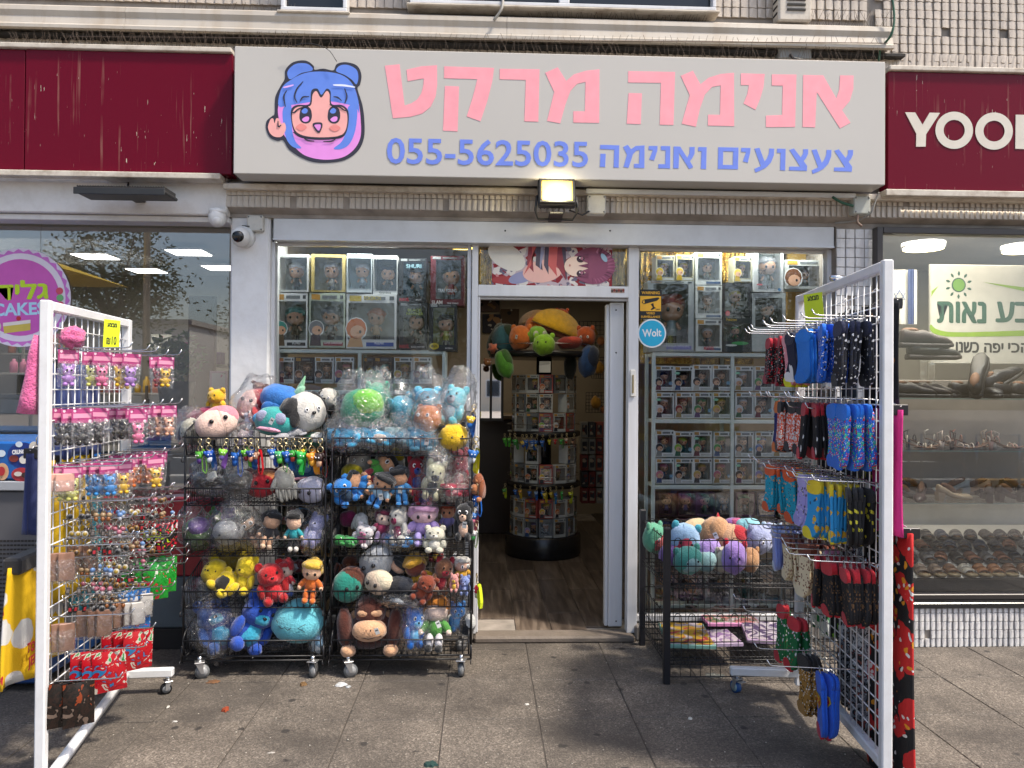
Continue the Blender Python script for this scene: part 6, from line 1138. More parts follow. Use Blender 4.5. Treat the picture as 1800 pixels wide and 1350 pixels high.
# rack with socks
zH = 1.985; near = at(1558, 687, 2.74); near.z = 0; far = at(1406, 687, 3.77); far.z = 0; EXTRA = 0
tr, LR, angR = gridrack('white wheeled grid rack of colourful socks beside the shoe shop', near, far, zH, None, None, .155)
O = Vector()
q = MB(); q.bbox(LR-.02, LR+.02, -.17, .335, .09, .13, WHITEP, .005); q.build('foot_bar', tr, origin=O)
caster(tr, Vector((LR, .30, 0)), .03, tyre='#1f4f8a', rim='#9ab0b0', ang=-1.1, brake=True); 
def sock(name_lb, x, y, z, mats, Lk=.235, wd=.09, group=None, yaw=0):
    """folded pair hanging from a hook: leg panel, cuff, toe, clear hanger; flat face looks along +y"""
    t = thing('sock_pair', name_lb, 'sock', (0, 0, 0), group); t.parent = None
    base, cuff, toe = mats; th = .0055; Lk *= rnd.uniform(.95, 1.08); r = rnd.uniform(-.01, .01); O = Vector()
    leg = [(-.4, -.05), (.4, -.05), (.42, -.3), (.38, -.55), (.5, -.75), (.62, -.88), (.5, -.97), (.2, -1), (-.1, -.99), (-.36, -.9), (-.46, -.7), (-.42, -.4)]
    def pr(pts, y0, y1, mat, nm):
        P = smooth_closed([Vector(p) for p in pts], 3); q = MB(); n = len(P); a = [(p.x*wd, 0, p.y*Lk-.035) for p in P]; vs = []
        for yy, s in ((y0, .9), (y0+th*.4, 1), (y1-th*.4, 1), (y1, .9)):
            cx = sum(v[0] for v in a)/n; cz = sum(v[2] for v in a)/n; vs += [(cx+(v[0]-cx)*(1-(1-s)*.35), yy, cz+(v[2]-cz)*(1-(1-s)*.15)) for v in a]
        fs = []; q.add([vs[i] for i in list(range(n))], [tuple(range(n))], mat); q.add([vs[i] for i in range(3*n, 4*n)], [tuple(range(n))[::-1]], mat)
        for j in range(3): fs += [(j*n+i, (j+1)*n+i, (j+1)*n+(i+1) % n, j*n+(i+1) % n) for i in range(n)]
        q.add(vs, fs, mat, True); return q.build(nm, t, origin=O)
    pr(leg, -th, th, base, 'sock_leg'); pr([(p[0]+.06, p[1]-.015) for p in leg], -th-.012, -th-.001, base, 'sock_leg')
    pr([(-.43, .06), (.43, .06), (.44, -.16), (-.44, -.16)], -th*1.25, th*1.25, cuff, 'cuff'); pr([(.1, -.86), (.4, -.80), (.66, -.86), (.56, -1.0), (.2, -1.03), (-.1, -1.02)], -th*1.2, th*1.2, toe, 'toe')
    q = MB(); q.box(-.012, .012, -.001, .001, -.04, -.004, M('clear_hanger', (.35, .34, .32), .2, var=0)); q.tube([(-.008, 0, -.005), (-.006, 0, .008), (.006, 0, .01), (.008, 0, .0)], .0014, M('clear_hanger', (.35, .34, .32), .2, var=0), 4); q.build('hanger', t, origin=O)
    return t
def place_on(rack_near, ang, t, x, y, z, yaw=0): t.location = rack_near+Matrix.Rotation(ang, 3, 'Z') @ Vector((x, y, z)); t.rotation_euler = (rnd.uniform(-.09, .09), rnd.uniform(-.10, .10), ang+yaw)
def brt(c): return tuple(min(.8, v*1.5+.004) for v in col(c))
def C_(c): return cloth(brt(c))
pat0 = pat
def pat(key, base, dots, *a, **k): return pat0(key, brt(base), [(brt(x) if isinstance(x, str) else x) for x in dots], *a, **k) if key == 'knit' else pat0(key, base, dots, *a, **k)
socks = {
 'black and red with small white motifs': (pat('knit', '#0d0d10', ['#b01828', '#d8d4d0'], 75, .3), C_('#8e1224'), C_('#7a1226')),
 'salmon pink with neon yellow toes': (pat('knit', '#d9808a', ['#d8c8c0', '#402028'], 45, .25), C_('#dc8890'), C_('#c8d41a')),
 'navy with red and white side stripes': (pat('knit', '#14182e', ['#b8182a', '#c8c8d8'], 14, .34, stretch=(1, 1, .35)), C_('#14182e'), C_('#c4c4d4')),
 'plain azure blue': (C_('#0f62b4'), C_('#1068bc'), C_('#0f5fae')),
 'cobalt blue with black and white rings': (pat('knit', '#0f4fae', ['#0a0c14', '#c8ccd8'], 55, .33), C_('#1058b4'), C_('#0f4fa8')),
 'black with white characters on the heel': (pat('knit', '#0e1018', ['#c8c8cc', '#14203e'], 55, .27), C_('#101630'), C_('#101218')),
 'navy with orange cuff': (pat('knit', '#16205a', ['#b8703a'], 20, .26), C_('#b8601c'), C_('#b8601c')),
 'orange and white marled with black cuff': (pat('knit', '#b83818', ['#d4d0cc', '#c85a28', '#d8d4d0'], 80, .48), C_('#101114'), C_('#14141a')),
 'black with red cuff and white printed motif': (pat('knit', '#0b0c12', ['#d0ccd0'], 16, .26), C_('#8e1424'), C_('#a01828')),
 'bright blue with mint and red dots': (pat('knit', '#1256b0', ['#28a088', '#b02438', '#c8ccd4'], 65, .42), C_('#1560b8'), C_('#1256b0')),
 'turquoise with orange cuff and figures': (pat('knit', '#1486a0', ['#c8884a', '#16303a'], 50, .26), C_('#b84a1c'), C_('#b84a1c')),
 'forest green with yellow cuff and writing like marks': (pat('knit', '#143a26', ['#c4c8c0', '#c8b02a'], 55, .32), C_('#c8a81e'), C_('#7a9ac0')),
 'lavender with grey cat motifs': (pat('knit', '#8f88c4', ['#55506a', '#d0ccd8'], 45, .3), C_('#9690c8'), C_('#8a84bc')),
 'sky blue with yellow cuff and toe': (pat('knit', '#2480b4', ['#c8982a', '#1a3a5a'], 20, .27), C_('#d0a81c'), C_('#d0b01c')),
 'black with yellow outline drawings': (pat('knit', '#0d0d10', ['#a8a02a', '#0d0d10'], 34, .28), C_('#0d0d10'), C_('#111')),
 'plain periwinkle blue with pale toe': (C_('#7f8cc8'), C_('#8a96d0'), C_('#a8b4dc')),
 'cream with brown twig pattern': (pat('knit', '#bfb294', ['#6a3a22'], 75, .33), C_('#5a2a18'), C_('#bfb294')),
 'black with pink patches and pink toe': (pat('knit', '#0d0d10', ['#c87a98'], 18, .33), C_('#c87a98'), C_('#d090b0')),
 'black with red cuff and tiny brown marks': (pat('knit', '#0e0e11', ['#5a4026'], 70, .3), C_('#98121e'), C_('#98121e')),
 'festive green with red and white cuff': (pat('knit', '#0e5a30', ['#c8ccc8', '#8a1420'], 45, .27), C_('#a8242c'), C_('#a01420')),
 'mustard brown with black specks': (pat('knit', '#8a6428', ['#16120e', '#c8c4b8'], 55, .33), C_('#1a1612'), C_('#8a6428')),
 'royal blue with red and yellow shield': (C_('#1048a8'), C_('#1048a8'), C_('#98142a')),
}
SK = list(socks)
sockrows = [(1.785, [0, 0, 1, 2, 3, 3, 4, 4, 5], (6, 5, 5, 6, 5, 6, 5, 6, 5), .205), (1.475, [6, 7, 7, 7, 8, 8, 9, 9], (5, 6, 5, 5, 6, 6, 5, 5), .21), (1.165, [10, 10, 10, 11, 12, 12, 13, 13, 14], (6, 6, 5, 4, 5, 5, 6, 5, 4), .21),
            (.865, [15, 15, 16, 16, 16, 17, 18, 18, 18], (5, 4, 6, 6, 5, 3, 6, 6, 5), .20), (.50, [19, 19, 20, 21], (2, 2, 3, 3), .23)]
for r_, (z, cols, cnt, Lk) in enumerate(sockrows):
    n = len(cols)
    for i, ci in enumerate(cols):
        x = LR*(1-(i+.55)/(n+.2)) if r_ < 4 else LR*(.86-i*.2); zz = z-(.1 if (r_ == 4 and i > 1) else 0); ln = rnd.uniform(.23, .3) if not (r_ == 4) else .34
        hook_obj(tr, x, zz, ln, 1); proto = None; ph = sum(1 for c in cols[:i] if c == ci)
        y0 = {0: .05, 1: .03, 2: .04, 3: .05 if ci == 15 else .03, 4: .1}[r_]
        for m_ in range(cnt[i]):
            key = SK[ci]; lb = f'{key}, {ORD[m_]} pair from the grid' + (f', {(["wall","street"] if cols.count(ci) == 2 else ["wall","middle","street"])[ph]} side hook' if cols.count(ci) > 1 else '')
            if proto is None: s_ = sock(lb, x, 0, zz, socks[key], Lk, group=f'socks on the white grid rack'); proto = s_; bpy.context.view_layer.update()
            else: s_ = dup(proto, label=lb)
            place_on(near, angR, s_, x, y0+m_*.023, zz, rnd.uniform(-.3, .3))
    for xx in (.3, .55):
        if r_ < 3: hook_obj(tr, LR*xx+.01, z-.045, .18, 1)
# shield on the front royal blue pair
for o in [o for o in D.objects if o.get('label', '').startswith('royal blue with red')]:
    q = MB(); P = [(-.03, -.10), (.03, -.10), (.038, -.122), (0, -.16), (-.038, -.122)]; q.add([(x, .0085, z) for x, z in P], [(0, 1, 2, 3, 4)], prt('#c8b01e')); q.add([(x*.8, .0092, -.125+(z+.125)*.8) for x, z in P], [(0, 1, 2, 3, 4)], prt('#a81420')); q.add([(x, .0098, z) for x, z in [(-.016, -.108), (.016, -.108), (.016, -.116), (-.006, -.118), (.014, -.132), (.0, -.146), (-.012, -.138), (.002, -.132), (-.018, -.12)]], [(0, 1, 2, 3, 4, 5, 6, 7, 8)], prt('#c8b01e'))
    q.build('shield_print', o, origin=Vector())
# price card and clip
NEON = prt('#d4e21a')
def pricecard(par_near, ang, x, y, z, w, h, lb, lines, rot=0, mirror=False, yaw=0):
    t = thing('price_card', lb, 'price tag', (0, 0, 0)); q = MB(); q.box(-w/2, w/2, -.0008, .0008, -h, 0, NEON); q.build('card', t, origin=Vector())
    for s, zz, hh, tw in lines: q = MB(); text(q, s, 0, -h*zz, w*tw, h*hh, 0, DRAWN, .02); 
    q = MB()
    for s, zz, hh, tw in lines: text(q, s, 0, -h*zz, w*tw, h*hh, 0, DRAWN, .015)
    q.xf(Matrix.Translation((0, .0014, 0)) @ Matrix.Rotation(PI, 4, 'Z') if mirror else Matrix.Translation((0, -.0014, 0))); q.build('handwriting', t, origin=Vector())
    t.location = par_near+Matrix.Rotation(ang, 3, 'Z') @ Vector((x, y, z)); t.rotation_euler = (0, rot, ang+yaw); return t
pricecard(near, angR, LR*.62, .062, zH-.04, .085, .13, 'neon yellow price card clipped to the sock rack', [('עצבמ', .16, .16, .6)], rot=.08, mirror=True, yaw=.85)
q = MB(); q.cyl((-.03, .0, 0), (.03, .0, 0), .012, CHROME, 10); o = q.build('cable_clamp'); o.location = near+Matrix.Rotation(angR, 3, 'Z') @ Vector((LR*.48, .005, zH+.008)); tag(o, 'small chrome clamp on the top rail of the sock rack', 'clamp')
# garments hanging behind the sock grid
def garment(rnear, ang, x0, x1, y, z0, z1, mat, lb, th=.035, waves=3, amp=.012, name='hanging_garment', cat='garment', group=None, flare=0):
    nx, nz = 16, 14; vs = []; fs = []; q = MB()
    for s in (0, 1):
        for j in range(nz+1):
            for i in range(nx+1):
                u, v = i/nx, j/nz; x = x0+(x1-x0)*u+(u-.5)*flare*(1-v); e = min(1, 4*min(u, 1-u)+.15)
                vs.append((x, y+(s-.5)*th*e+amp*math.sin(u*waves*2*PI+v*1.5)*(1.2-v), z0+(z1-z0)*v+.006*math.sin(u*9+x0*20)*(1-v)))
    m = (nx+1)*(nz+1)
    for j in range(nz):
        for i in range(nx): a = j*(nx+1)+i; fs.append((a, a+1, a+nx+2, a+nx+1)); fs.append((m+a, m+a+nx+1, m+a+nx+2, m+a+1))
        fs.append((j*(nx+1), (j+1)*(nx+1), m+(j+1)*(nx+1), m+j*(nx+1))); a = j*(nx+1)+nx; fs.append((a, m+a, m+a+nx+1, a+nx+1))
    for i in range(nx): fs.append((i, m+i, m+i+1, i+1)); a = nz*(nx+1)+i; fs.append((a, a+1, m+a+1, m+a))
    q.add(vs, fs, mat, True); t = thing(name, lb, cat, rnear, group); t.rotation_euler = (0, 0, ang); q.build('cloth', t, origin=Vector(), fixn=True)
    q = MB(); xm = (x0+x1)/2; q.tube([(x0+.02, y, z1+.012), (xm, y, z1+.035), (x1-.02, y, z1+.012), (x0+.02, y, z1+.012)], .0028, CHROME, 5); q.tube([(xm, y, z1+.035), (xm, y, z1+.06), (xm, y+(.02 if y < 0 else -.02), z1+.075), (xm, y+(.035 if y < 0 else -.035), z1+.06)], .0025, CHROME, 5)
    for xx in (x0+.03, x1-.03): q.bbox(xx-.01, xx+.01, y-th/2-.006, y+th/2+.006, z1-.02, z1+.02, BLACKW, .003)
    q.build('clip_hanger', t, origin=Vector()); return t
garment(near, angR, -.01, .3, -.055, .98, 1.44, M('cloth', '#c92a7c', .85, bump=.3, bs=220), 'hot pink trousers folded on a clip hanger behind the sock rack', .045, 2)
RB_ = pat('print_cloth', '#0b0b0e', ['#b81c1c', ('#cf8a18', 2.1, .42), ('#cfccc8', 2.6, .42)], 10, .52, rough=.8)
garment(near, angR, -.0, .44, -.095, .0+.03, .99, RB_, 'black trousers with big red blob print hanging at the street end of the rack', .06, 2, flare=.05)
garment(near, angR, .12, .34, -.06, .24, .86, RB_, 'second black and red printed trousers just behind the sock grid', .03, 2)
garment(near, angR, .30, .46, -.06, .12, .9, blotch('print_cloth', ['#15161a', '#777a80', '#b8bcc0', '#2a2c30', '#8a4a40'], 22, .85), 'grey and black crumpled print trousers behind the grid', .04, 3)
garment(near, angR, .46, .62, -.06, .16, .9, blotch('print_cloth', ['#b0b4ba', '#15161a', '#6f7278', '#15161a', '#94604a'], 19, .85, 3), 'darker grey print trousers next to the crumpled pair', .04, 3)
garment(near, angR, .62, .78, -.07, .40, 1.0, pat('print_cloth', '#111316', ['#5f9a1e', '#7ab82a'], 16, .38), 'black trousers with lime green splashes behind the grid', .03, 2)
garment(near, angR, .82, 1.06, -.07, .36, 1.04, pat('print_cloth', '#c4c8c4', ['#1c6a34', '#144a26'], 14, .33), 'white trousers with dark green frog like blobs at the wall end', .04, 2)
garment(near, angR, .08, .42, -.08, 1.42, 1.84, pat('print_cloth', '#101116', ['#2a2030', '#8a5a20'], 12, .25), 'dark printed shirt high behind the grid', .03, 2)
garment(near, angR, .45, .75, -.08, 1.02, 1.46, pat('print_cloth', '#14151c', ['#a89420', '#2f5a2a'], 14, .26), 'black garment with yellow bits behind the middle of the grid', .03, 2)
garment(near, angR, .1, .4, -.055, .88, 1.36, pat('print_cloth', '#0f1014', ['#98981e', '#0f1014'], 24, .3), 'black garment with yellow outline print low behind the grid', .03, 2)
garment(near, angR, .78, 1.0, -.08, 1.06, 1.5, C_('#16181e'), 'plain black garment at the wall end of the grid', .03, 2)
garment(near, angR, .50, .7, -.08, 1.48, 1.84, C_('#15202e'), 'plain navy garment in the upper middle behind the grid', .03, 2)
# ---------------- rack of squishy toys and keyrings ----------------
zL = 1.835; nL = at(80, 687, 3.02); nL.z = 0; fL = at(222, 687, 3.84); fL.z = 0
tl, LL, angL = gridrack('white wheeled grid rack of bagged squishy toys and keyrings', nL, fL, zL, None, None, .20)
q = MB(); q.bbox(LL-.02, LL+.02, -.235, .24, .085, .125, WHITEP, .005); q.build('foot_bar', tl, origin=O)
caster(tl, Vector((LL, -.21, 0)), .026, tyre='#15161a', rim='#77797c', ang=.5)
q = MB(); a_, b_ = Vector((LL, -.02, .105)), Vector((-.02, -.05, .03)); q.tube([a_, b_], .022, WHITEP, 4); q.build('brace', tl, origin=O)
# here the hooks stick out to -y (toward the middle of the picture)
def pack(lb, card, toy, wd=.075, hd=.15, kind='squishy', film=True, group='bagged goods on the white grid rack'):
    t = thing('hanging_pack', lb, 'toy pack', (0, 0, 0), group); O = Vector()
    if card: q = MB(); q.box(-wd/2, wd/2, -.0015, .0015, -.055, 0, pat('header_card', card, ['#d9c0cc', '#7a1c4c'], 50, .32, rough=.4)); q.box(-wd*.42, wd*.42, -.0022, -.0015, -.036, -.018, prt('#d890ac')); q.build('header_card', t, origin=O)
    c = prt(toy) if isinstance(toy, str) else toy
    if kind == 'squishy':
        q = MB(); z = -.055; k = wd/.075; q.ball((0, 0, z-.03), (.022*k, .016*k, .02*k), pla(toy, .5), 12, 8); q.ball((0, 0, z-.062), (.02*k, .016*k, .02*k), pla(toy, .5), 12, 8)
        for u in (-1, 1): q.ball((u*.017*k, 0, z-.012), (.008*k, .006*k, .012*k), pla(toy, .5), 8, 6); q.ball((u*.018*k, -.004, z-.058), (.008*k, .008*k, .008*k), pla(toy, .5), 8, 6); q.ball((u*.012*k, -.006, z-.082), (.01*k, .01*k, .008*k), pla(toy, .5), 8, 6); q.ball((u*.008*k, -.0155*k, z-.027), (.0045*k, .003*k, .0055*k), EYE, 6, 5)
        q.build('squishy_toy', t, origin=O)
    elif kind == 'flat': q = MB(); q.bbox(-wd*.46, wd*.46, -.004, .004, -hd+.01, -.02, c, .003); q.build('card', t, origin=O)
    elif kind == 'candy':
        q = MB(); nx, nz = 8, 10; vs = []
        for s in (-1, 1):
            for j in range(nz+1):
                for i in range(nx+1): u, v = i/nx, j/nz; b = math.sin(PI*u)*math.sin(PI*v); vs.append(((u-.5)*wd, s*(.002+.014*b), -v*hd))
        m = (nx+1)*(nz+1); fs = []
        for j in range(nz):
            for i in range(nx): a = j*(nx+1)+i; fs += [(a, a+nx+1, a+nx+2, a+1), (m+a, m+a+1, m+a+nx+2, m+a+nx+1)]
        q.add(vs, fs, c, True); q.build('bag', t, origin=O)
    if film and kind != 'candy':
        q = MB(); nx, nz = 8, 12; vs = []
        for s in (-1, 1):
            for j in range(nz+1):
                for i in range(nx+1): u, v = i/nx, j/nz; b = math.sin(PI*u)*math.sin(PI*min(1, v*1.02)); vs.append(((u-.5)*wd*1.04, s*(.003+.019*b)+.003*noise.noise(Vector((u*5, v*6, wd*90))), -.045-v*(hd-.045)))
        m = (nx+1)*(nz+1); fs = []
        for j in range(nz):
            for i in range(nx): a = j*(nx+1)+i; fs += [(a, a+nx+1, a+nx+2, a+1), (m+a, m+a+1, m+a+nx+2, m+a+nx+1)]
        q.add(vs, fs, BAG, True); q.build('bag_film', t, origin=O)
    return t
FILM = M('smoky_film', (.24, .13, .09), .2, var=.3, vs=30); CANDR = blotch('foil_bag', ['#2a6a9a', '#8a1420', '#a81420', '#a81420', '#b8b0a4', '#2f8a48'], 22, .22); CANDG = blotch('foil_bag', ['#a82030', '#14701f', '#1c8a2c', '#177a26', '#c0c8b8'], 20, .22); CANDK = blotch('foil_bag', ['#6a5a50', '#15110f', '#241814', '#15110f', '#7a3418'], 14, .22)
# rows: z, [(x fraction from near post, offset out, card, toy, kind, count, label)]
USED = set()
def out(z, xf, lst, ln=.27):
    hook_obj(tl, LL*xf, z, ln, -1)
    for (y, pk, lb) in lst:
        s_ = dup(pk, label=lb) if pk.name in USED else pk
        USED.add(pk.name); s_['label'] = lb; s_.location = nL+Matrix.Rotation(angL, 3, 'Z') @ Vector((LL*xf, -y, z-.004)); s_.rotation_euler = (rnd.uniform(-.04, .04), rnd.uniform(-.06, .06), angL-rad(58)+rnd.uniform(-.12, .12))
def mk(*a, **k): o = pack('', *a, **k); return o
P = {n: mk('#a83a74', c) for n, c in (('lilac', '#a87ac4'), ('pink', '#d86a94'), ('yellow', '#d8ac2a'), ('rainbow', '#c4c46a'), ('red', '#8e1420'), ('black', '#15161a'), ('blue', '#2a80c4'), ('orange', '#c8641e'), ('peach', '#cf9a80'))}
bpy.context.view_layer.update()
z1, z2, z3 = 1.655, 1.42, 1.20
rowdefs = [
 (z1, .12, [(.04, 'lilac'), ]), (z1, .36, [(.05, 'rainbow'), (.09, 'pink')]), (z1, .50, [(.12, 'yellow'), (.17, 'lilac')]), (z1-.01, .66, [(.10, 'yellow')]), (z1, .9, [(.17, 'red'), (.21, 'yellow')]),
 (z2, .10, [(.03, 'black'), (.06, 'black'), (.1, 'black')]), (z2, .3, [(.06, 'black'), (.1, 'black')]), (z2-.01, .42, [(.22, 'pink'), (.05, 'black')]), (z2, .58, [(.08, 'black'), (.12, 'black'), (.16, 'black')]), (z2, .74, [(.1, 'black'), (.15, 'black')]), (z2, .92, [(.12, 'red'), (.18, 'peach'), (.22, 'peach')]),
 (z3, .12, [(.03, 'rainbow'), (.06, 'rainbow')]), (z3, .3, [(.07, 'blue'), (.1, 'blue'), (.14, 'blue')]), (z3-.01, .46, [(.1, 'blue'), (.15, 'yellow')]), (z3, .62, [(.08, 'pink'), (.13, 'orange'), (.24, 'yellow')]), (z3, .8, [(.08, 'orange'), (.12, 'orange'), (.17, 'orange')]), (z3, .95, [(.12, 'red'), (.17, 'pink')])]
for hi, (z, xf, L_) in enumerate(rowdefs):
    rowi = [z1, z2, z3].index(min((z1, z2, z3), key=lambda a: abs(a-z)))
    hookn = sum(1 for d_ in rowdefs[:hi] if abs(d_[0]-z) < .05)
    out(z, xf, [(y, P[c], f'bagged {c} squishy toy with pink card, {ORD[k]} on the {ORD[hookn]} hook of the {["top","middle","lower"][rowi]} row') for k, (y, c) in enumerate(L_)])
# keyring rows: many hooks crowded with rings and little charms
KM = M('dark_nickel', (.25, .24, .23), .35, 1, var=.2)
def keyring(lb, c1, c2, shape):
    t = thing('keyring', lb, 'keyring', (0, 0, 0), 'keyrings crowded on the hooks'); q = MB(); n = 10; O = Vector()
    q.tube([(math.cos(2*PI*i/n)*.013, 0, -.013+math.sin(2*PI*i/n)*.013) for i in range(n+1)], .0016, KM, 5, cap=False); q.tube([(0, 0, -.026), (.001, 0, -.04)], .0022, KM, 5)
    if shape == 0: q.ball((0, 0, -.056), (.013, .005, .013), pla(c1), 12, 6); q.ball((0, -.004, -.056), (.008, .003, .008), pla(c2), 8, 5)
    elif shape == 1: q.ball((0, 0, -.05), (.011, .008, .01), pla(c1), 10, 6, lump=.2); q.ball((0, 0, -.066), (.008, .007, .010), pla(c2), 10, 6, lump=.2)
    else: q.bbox(-.008, .008, -.003, .003, -.07, -.04, pla(c1), .002); q.bbox(-.005, .005, -.0045, -.003, -.062, -.048, pla(c2), .001)
    q.build('ring_and_charm', t, origin=O); return t
kc = [('silver and black', '#5c5c5e', '#15161a', 0), ('cream and orange', '#8a7458', '#7a4a24', 1), ('pale blue and white', '#5a7aa8', '#9a9ca4', 1), ('white and yellow', '#9a9890', '#8a7428', 0), ('dark steel', '#3c3b3c', '#6a6462', 2), ('pink and white', '#9a5a6c', '#8a8488', 1), ('brass', '#7a5a2a', '#3a2a1c', 0), ('black and red', '#18181a', '#98202a', 2)]
KP = [keyring('', a, b, s) for _, a, b, s in kc]; bpy.context.view_layer.update(); used = set()
for r_, z in enumerate((1.035, .965, .89, .81, .735, .66)):
    for hq, xf in enumerate((.2, .36, .52, .68, .84, .98)):
        ln = .26+.03*(hq % 2); zz = z-.012*(hq % 3); hook_obj(tl, LL*xf, zz, ln, -1)
        for k in range(7):
            if r_ > 3 and (hq > 3 or k > 5): continue
            i = (r_*3+hq+(k//3)) % 8; lb = f'{kc[i][0]} keyring, {ORD[k]} from the grid, {ORD[hq]} hook of the {ORD[r_]} keyring row'
            if i in used: s_ = dup(KP[i], label=lb)
            else: s_ = KP[i]; s_['label'] = lb; used.add(i)
            s_.location = nL+Matrix.Rotation(angL, 3, 'Z') @ Vector((LL*xf, -(.03+k*.031), zz-.002)); s_.rotation_euler = (rnd.uniform(-.2, .2), rnd.uniform(-.2, .2), angL-rad(60)+rnd.uniform(-.5, .5))
for i in range(8):
    if i not in used: KP[i]['label'] = f'{kc[i][0]} spare keyring on the rack'
# smoky film packets, snack bags at the bottom
PK = {'film': mk(None, FILM, .062, .14, 'flat'), 'red': mk(None, CANDR, .125, .17, 'candy'), 'green': mk(None, CANDG, .11, .17, 'candy'), 'dark': mk(None, CANDK, .11, .17, 'candy'), 'peach': mk(None, '#c89a8a', .07, .1, 'flat'), 'blueb': mk(None, blotch('foil_bag', ['#a82030', '#2a6ab0', '#2a6ab0', '#b8b8bc'], 20, .22), .12, .18, 'candy'), 'white': mk(None, '#b9b6b2', .06, .13, 'flat'), 'mix': mk(None, blotch('foil_bag', ['#a8c01e', '#1a1c1e', '#1a1c1e', '#b82030', '#c8c8c8'], 26, .25), .1, .15, 'candy')}
bpy.context.view_layer.update()
low = [(.88, .06, [(.03, 'film'), (.06, 'film')], 'upper'), (.88, .24, [(.03, 'film'), (.06, 'film'), (.09, 'film')], 'upper'), (.60, .08, [(.03, 'film'), (.06, 'film')], 'lower'), (.60, .30, [(.05, 'film'), (.09, 'film'), (.13, 'film')], 'lower'), (.58, .52, [(.12, 'film'), (.17, 'white'), (.2, 'white')], 'lower'),
 (.36, .04, [(.03, 'dark'), (.07, 'dark'), (.12, 'dark')], 'bottom'), (.42, .26, [(.08, 'red'), (.12, 'red'), (.16, 'red')], 'bottom'), (.44, .50, [(.12, 'red'), (.17, 'red'), (.21, 'red')], 'bottom'), (.58, .70, [(.14, 'blueb'), (.19, 'white')], 'lower'), (.68, .80, [(.1, 'green'), (.15, 'green'), (.2, 'green')], 'lower'), (.68, .96, [(.1, 'green'), (.15, 'green'), (.2, 'green')], 'lower'),
 (.86, .9, [(.16, 'mix'), (.2, 'mix')], 'upper'), (.86, 1.0, [(.14, 'red'), (.2, 'mix')], 'upper'), (1.19, .04, [(.03, 'peach'), (.06, 'peach')], 'middle')]
NM = {'film': 'brown cellophane packet', 'red': 'glossy red and blue snack bag', 'green': 'green foil bag', 'dark': 'dark brown foil bag', 'peach': 'pale peach card packet', 'blueb': 'blue and white foil bag', 'white': 'narrow white packet', 'mix': 'black and neon patterned bag'}
for hi, (z, xf, L_, wh) in enumerate(low): out(z, xf, [(y, PK[c], f'{NM[c]}, {ORD[k]} on the {ORD[hi]} packet hook of the rack') for k, (y, c) in enumerate(L_)], .27 if hi % 2 else .3)
pricecard(nL, angL, LL*.60, -.055, zL-.03, .07, .125, 'neon yellow price card on the squishy toy rack', [('עצבמ', .18, .14, .6), ('₪10', .74, .3, .62)], rot=.04, yaw=-.8)
# clothes behind this grid
garment(nL, angL, .22, .6, .07, .6, 1.2, pat('print_cloth', '#c8a40e', ['#b8940e', '#17181c'], 8, .3), 'yellow printed garment behind the squishy toy grid', .03, 2)
garment(nL, angL, .2, .7, .07, 1.2, 1.6, C_('#1b2f66'), 'navy blue garment high behind the squishy toy grid', .03, 3)
garment(nL, angL, .45, .8, .09, .5, 1.15, C_('#147a8e'), 'teal garment behind the far half of the grid', .03, 2)
garment(nL, angL, .06, .2, .09, .92, 1.24, C_('#14204a'), 'dark navy sleeve hanging at the street end of the rack', .04, 2)
q = MB(); hp = nL+Vector((-.0, 0, 0))
t = thing('scarf_set', 'pink knitted hat with pompom and scarf hanging at the end of the rack', 'scarf', nL); t.rotation_euler = (0, 0, angL)
KN = M('knit_wool', '#cf5f92', .95, var=.2, vs=40, bump=.9, bs=120, sheen=.4)
q = MB(); q.ball((.12, -.045, 1.70), (.05, .045, .045), KN, 20, 14, lump=.35, sc=6); q.build('pompom', t, origin=O)
q = MB(); q.tube([(.0, .03, 1.70), (.0, .045, 1.62), (.0, .052, 1.54), (.0, .06, 1.46), (.0, .066, 1.40)], [.014, .02, .022, .03, .036], KN, 12); q.build('scarf', t, origin=O)
# yellow shorts hanging outside the frame side
t = garment(nL, angL, .04, .46, .14, .34, .80, pat('print_cloth', '#d6ac0a', ['#c8c8c4', '#a81c24'], 5, .3), 'yellow shorts with white and red print and black waistband', .05, 2, .02, flare=.1)
q = MB(); q.bbox(.05, .45, .105, .175, .77, .835, C_('#101013'), .01); q.build('waistband', t, origin=O)
q = MB(); text(q, 'TOM', .37, .80, .05, .022, .104, EYEW, .02); text(q, 'JERRY', .24, .80, .09, .022, .104, EYEW, .02); q.build('waist_lettering', t, origin=O)
q = MB(); text(q, 'TOM', .12, .475, .10, .04, .088, prt('#a8182a'), .04, -.1); text(q, 'JERRY', .15, .42, .15, .05, .086, prt('#a8182a'), .04, .08); q.build('hem_lettering', t, origin=O)
# ---------------- cake and ice cream shop behind the left glass ----------------
def puttext(name, lb, cat, s, rect, Y, mat, off=.02, rot=0):
    q = MB(); ptext(q, s, *rect, Y, mat, off, rot); return solo(q, name, lb, cat, at((rect[0]+rect[2])/2, (rect[1]+rect[3])/2, Y))
Y = 4.684; st = thing('round_sticker', 'large round pink CAKES sticker with Hebrew lettering and scalloped rim on glass', 'sticker', at(48, 605, Y), world=True); k = pxm(Y); p = at(36, 523, Y); q = MB()
disc(q, p, 85*k, Y-.001, prt('#d3c8d2')); q.add([(p.x+(81+2.5*math.sin(i*PI/2))*k*math.cos(-2*PI*i/120), Y-.0016, p.z+(81+2.5*math.sin(i*PI/2))*k*math.sin(-2*PI*i/120)) for i in range(120)], [tuple(range(120))[::-1]], prt('#c46ab8'))
disc(q, p, 76*k, Y-.0022, prt('#d8cdd4')); disc(q, p, 66*k, Y-.0028, prt('#c455a8'))
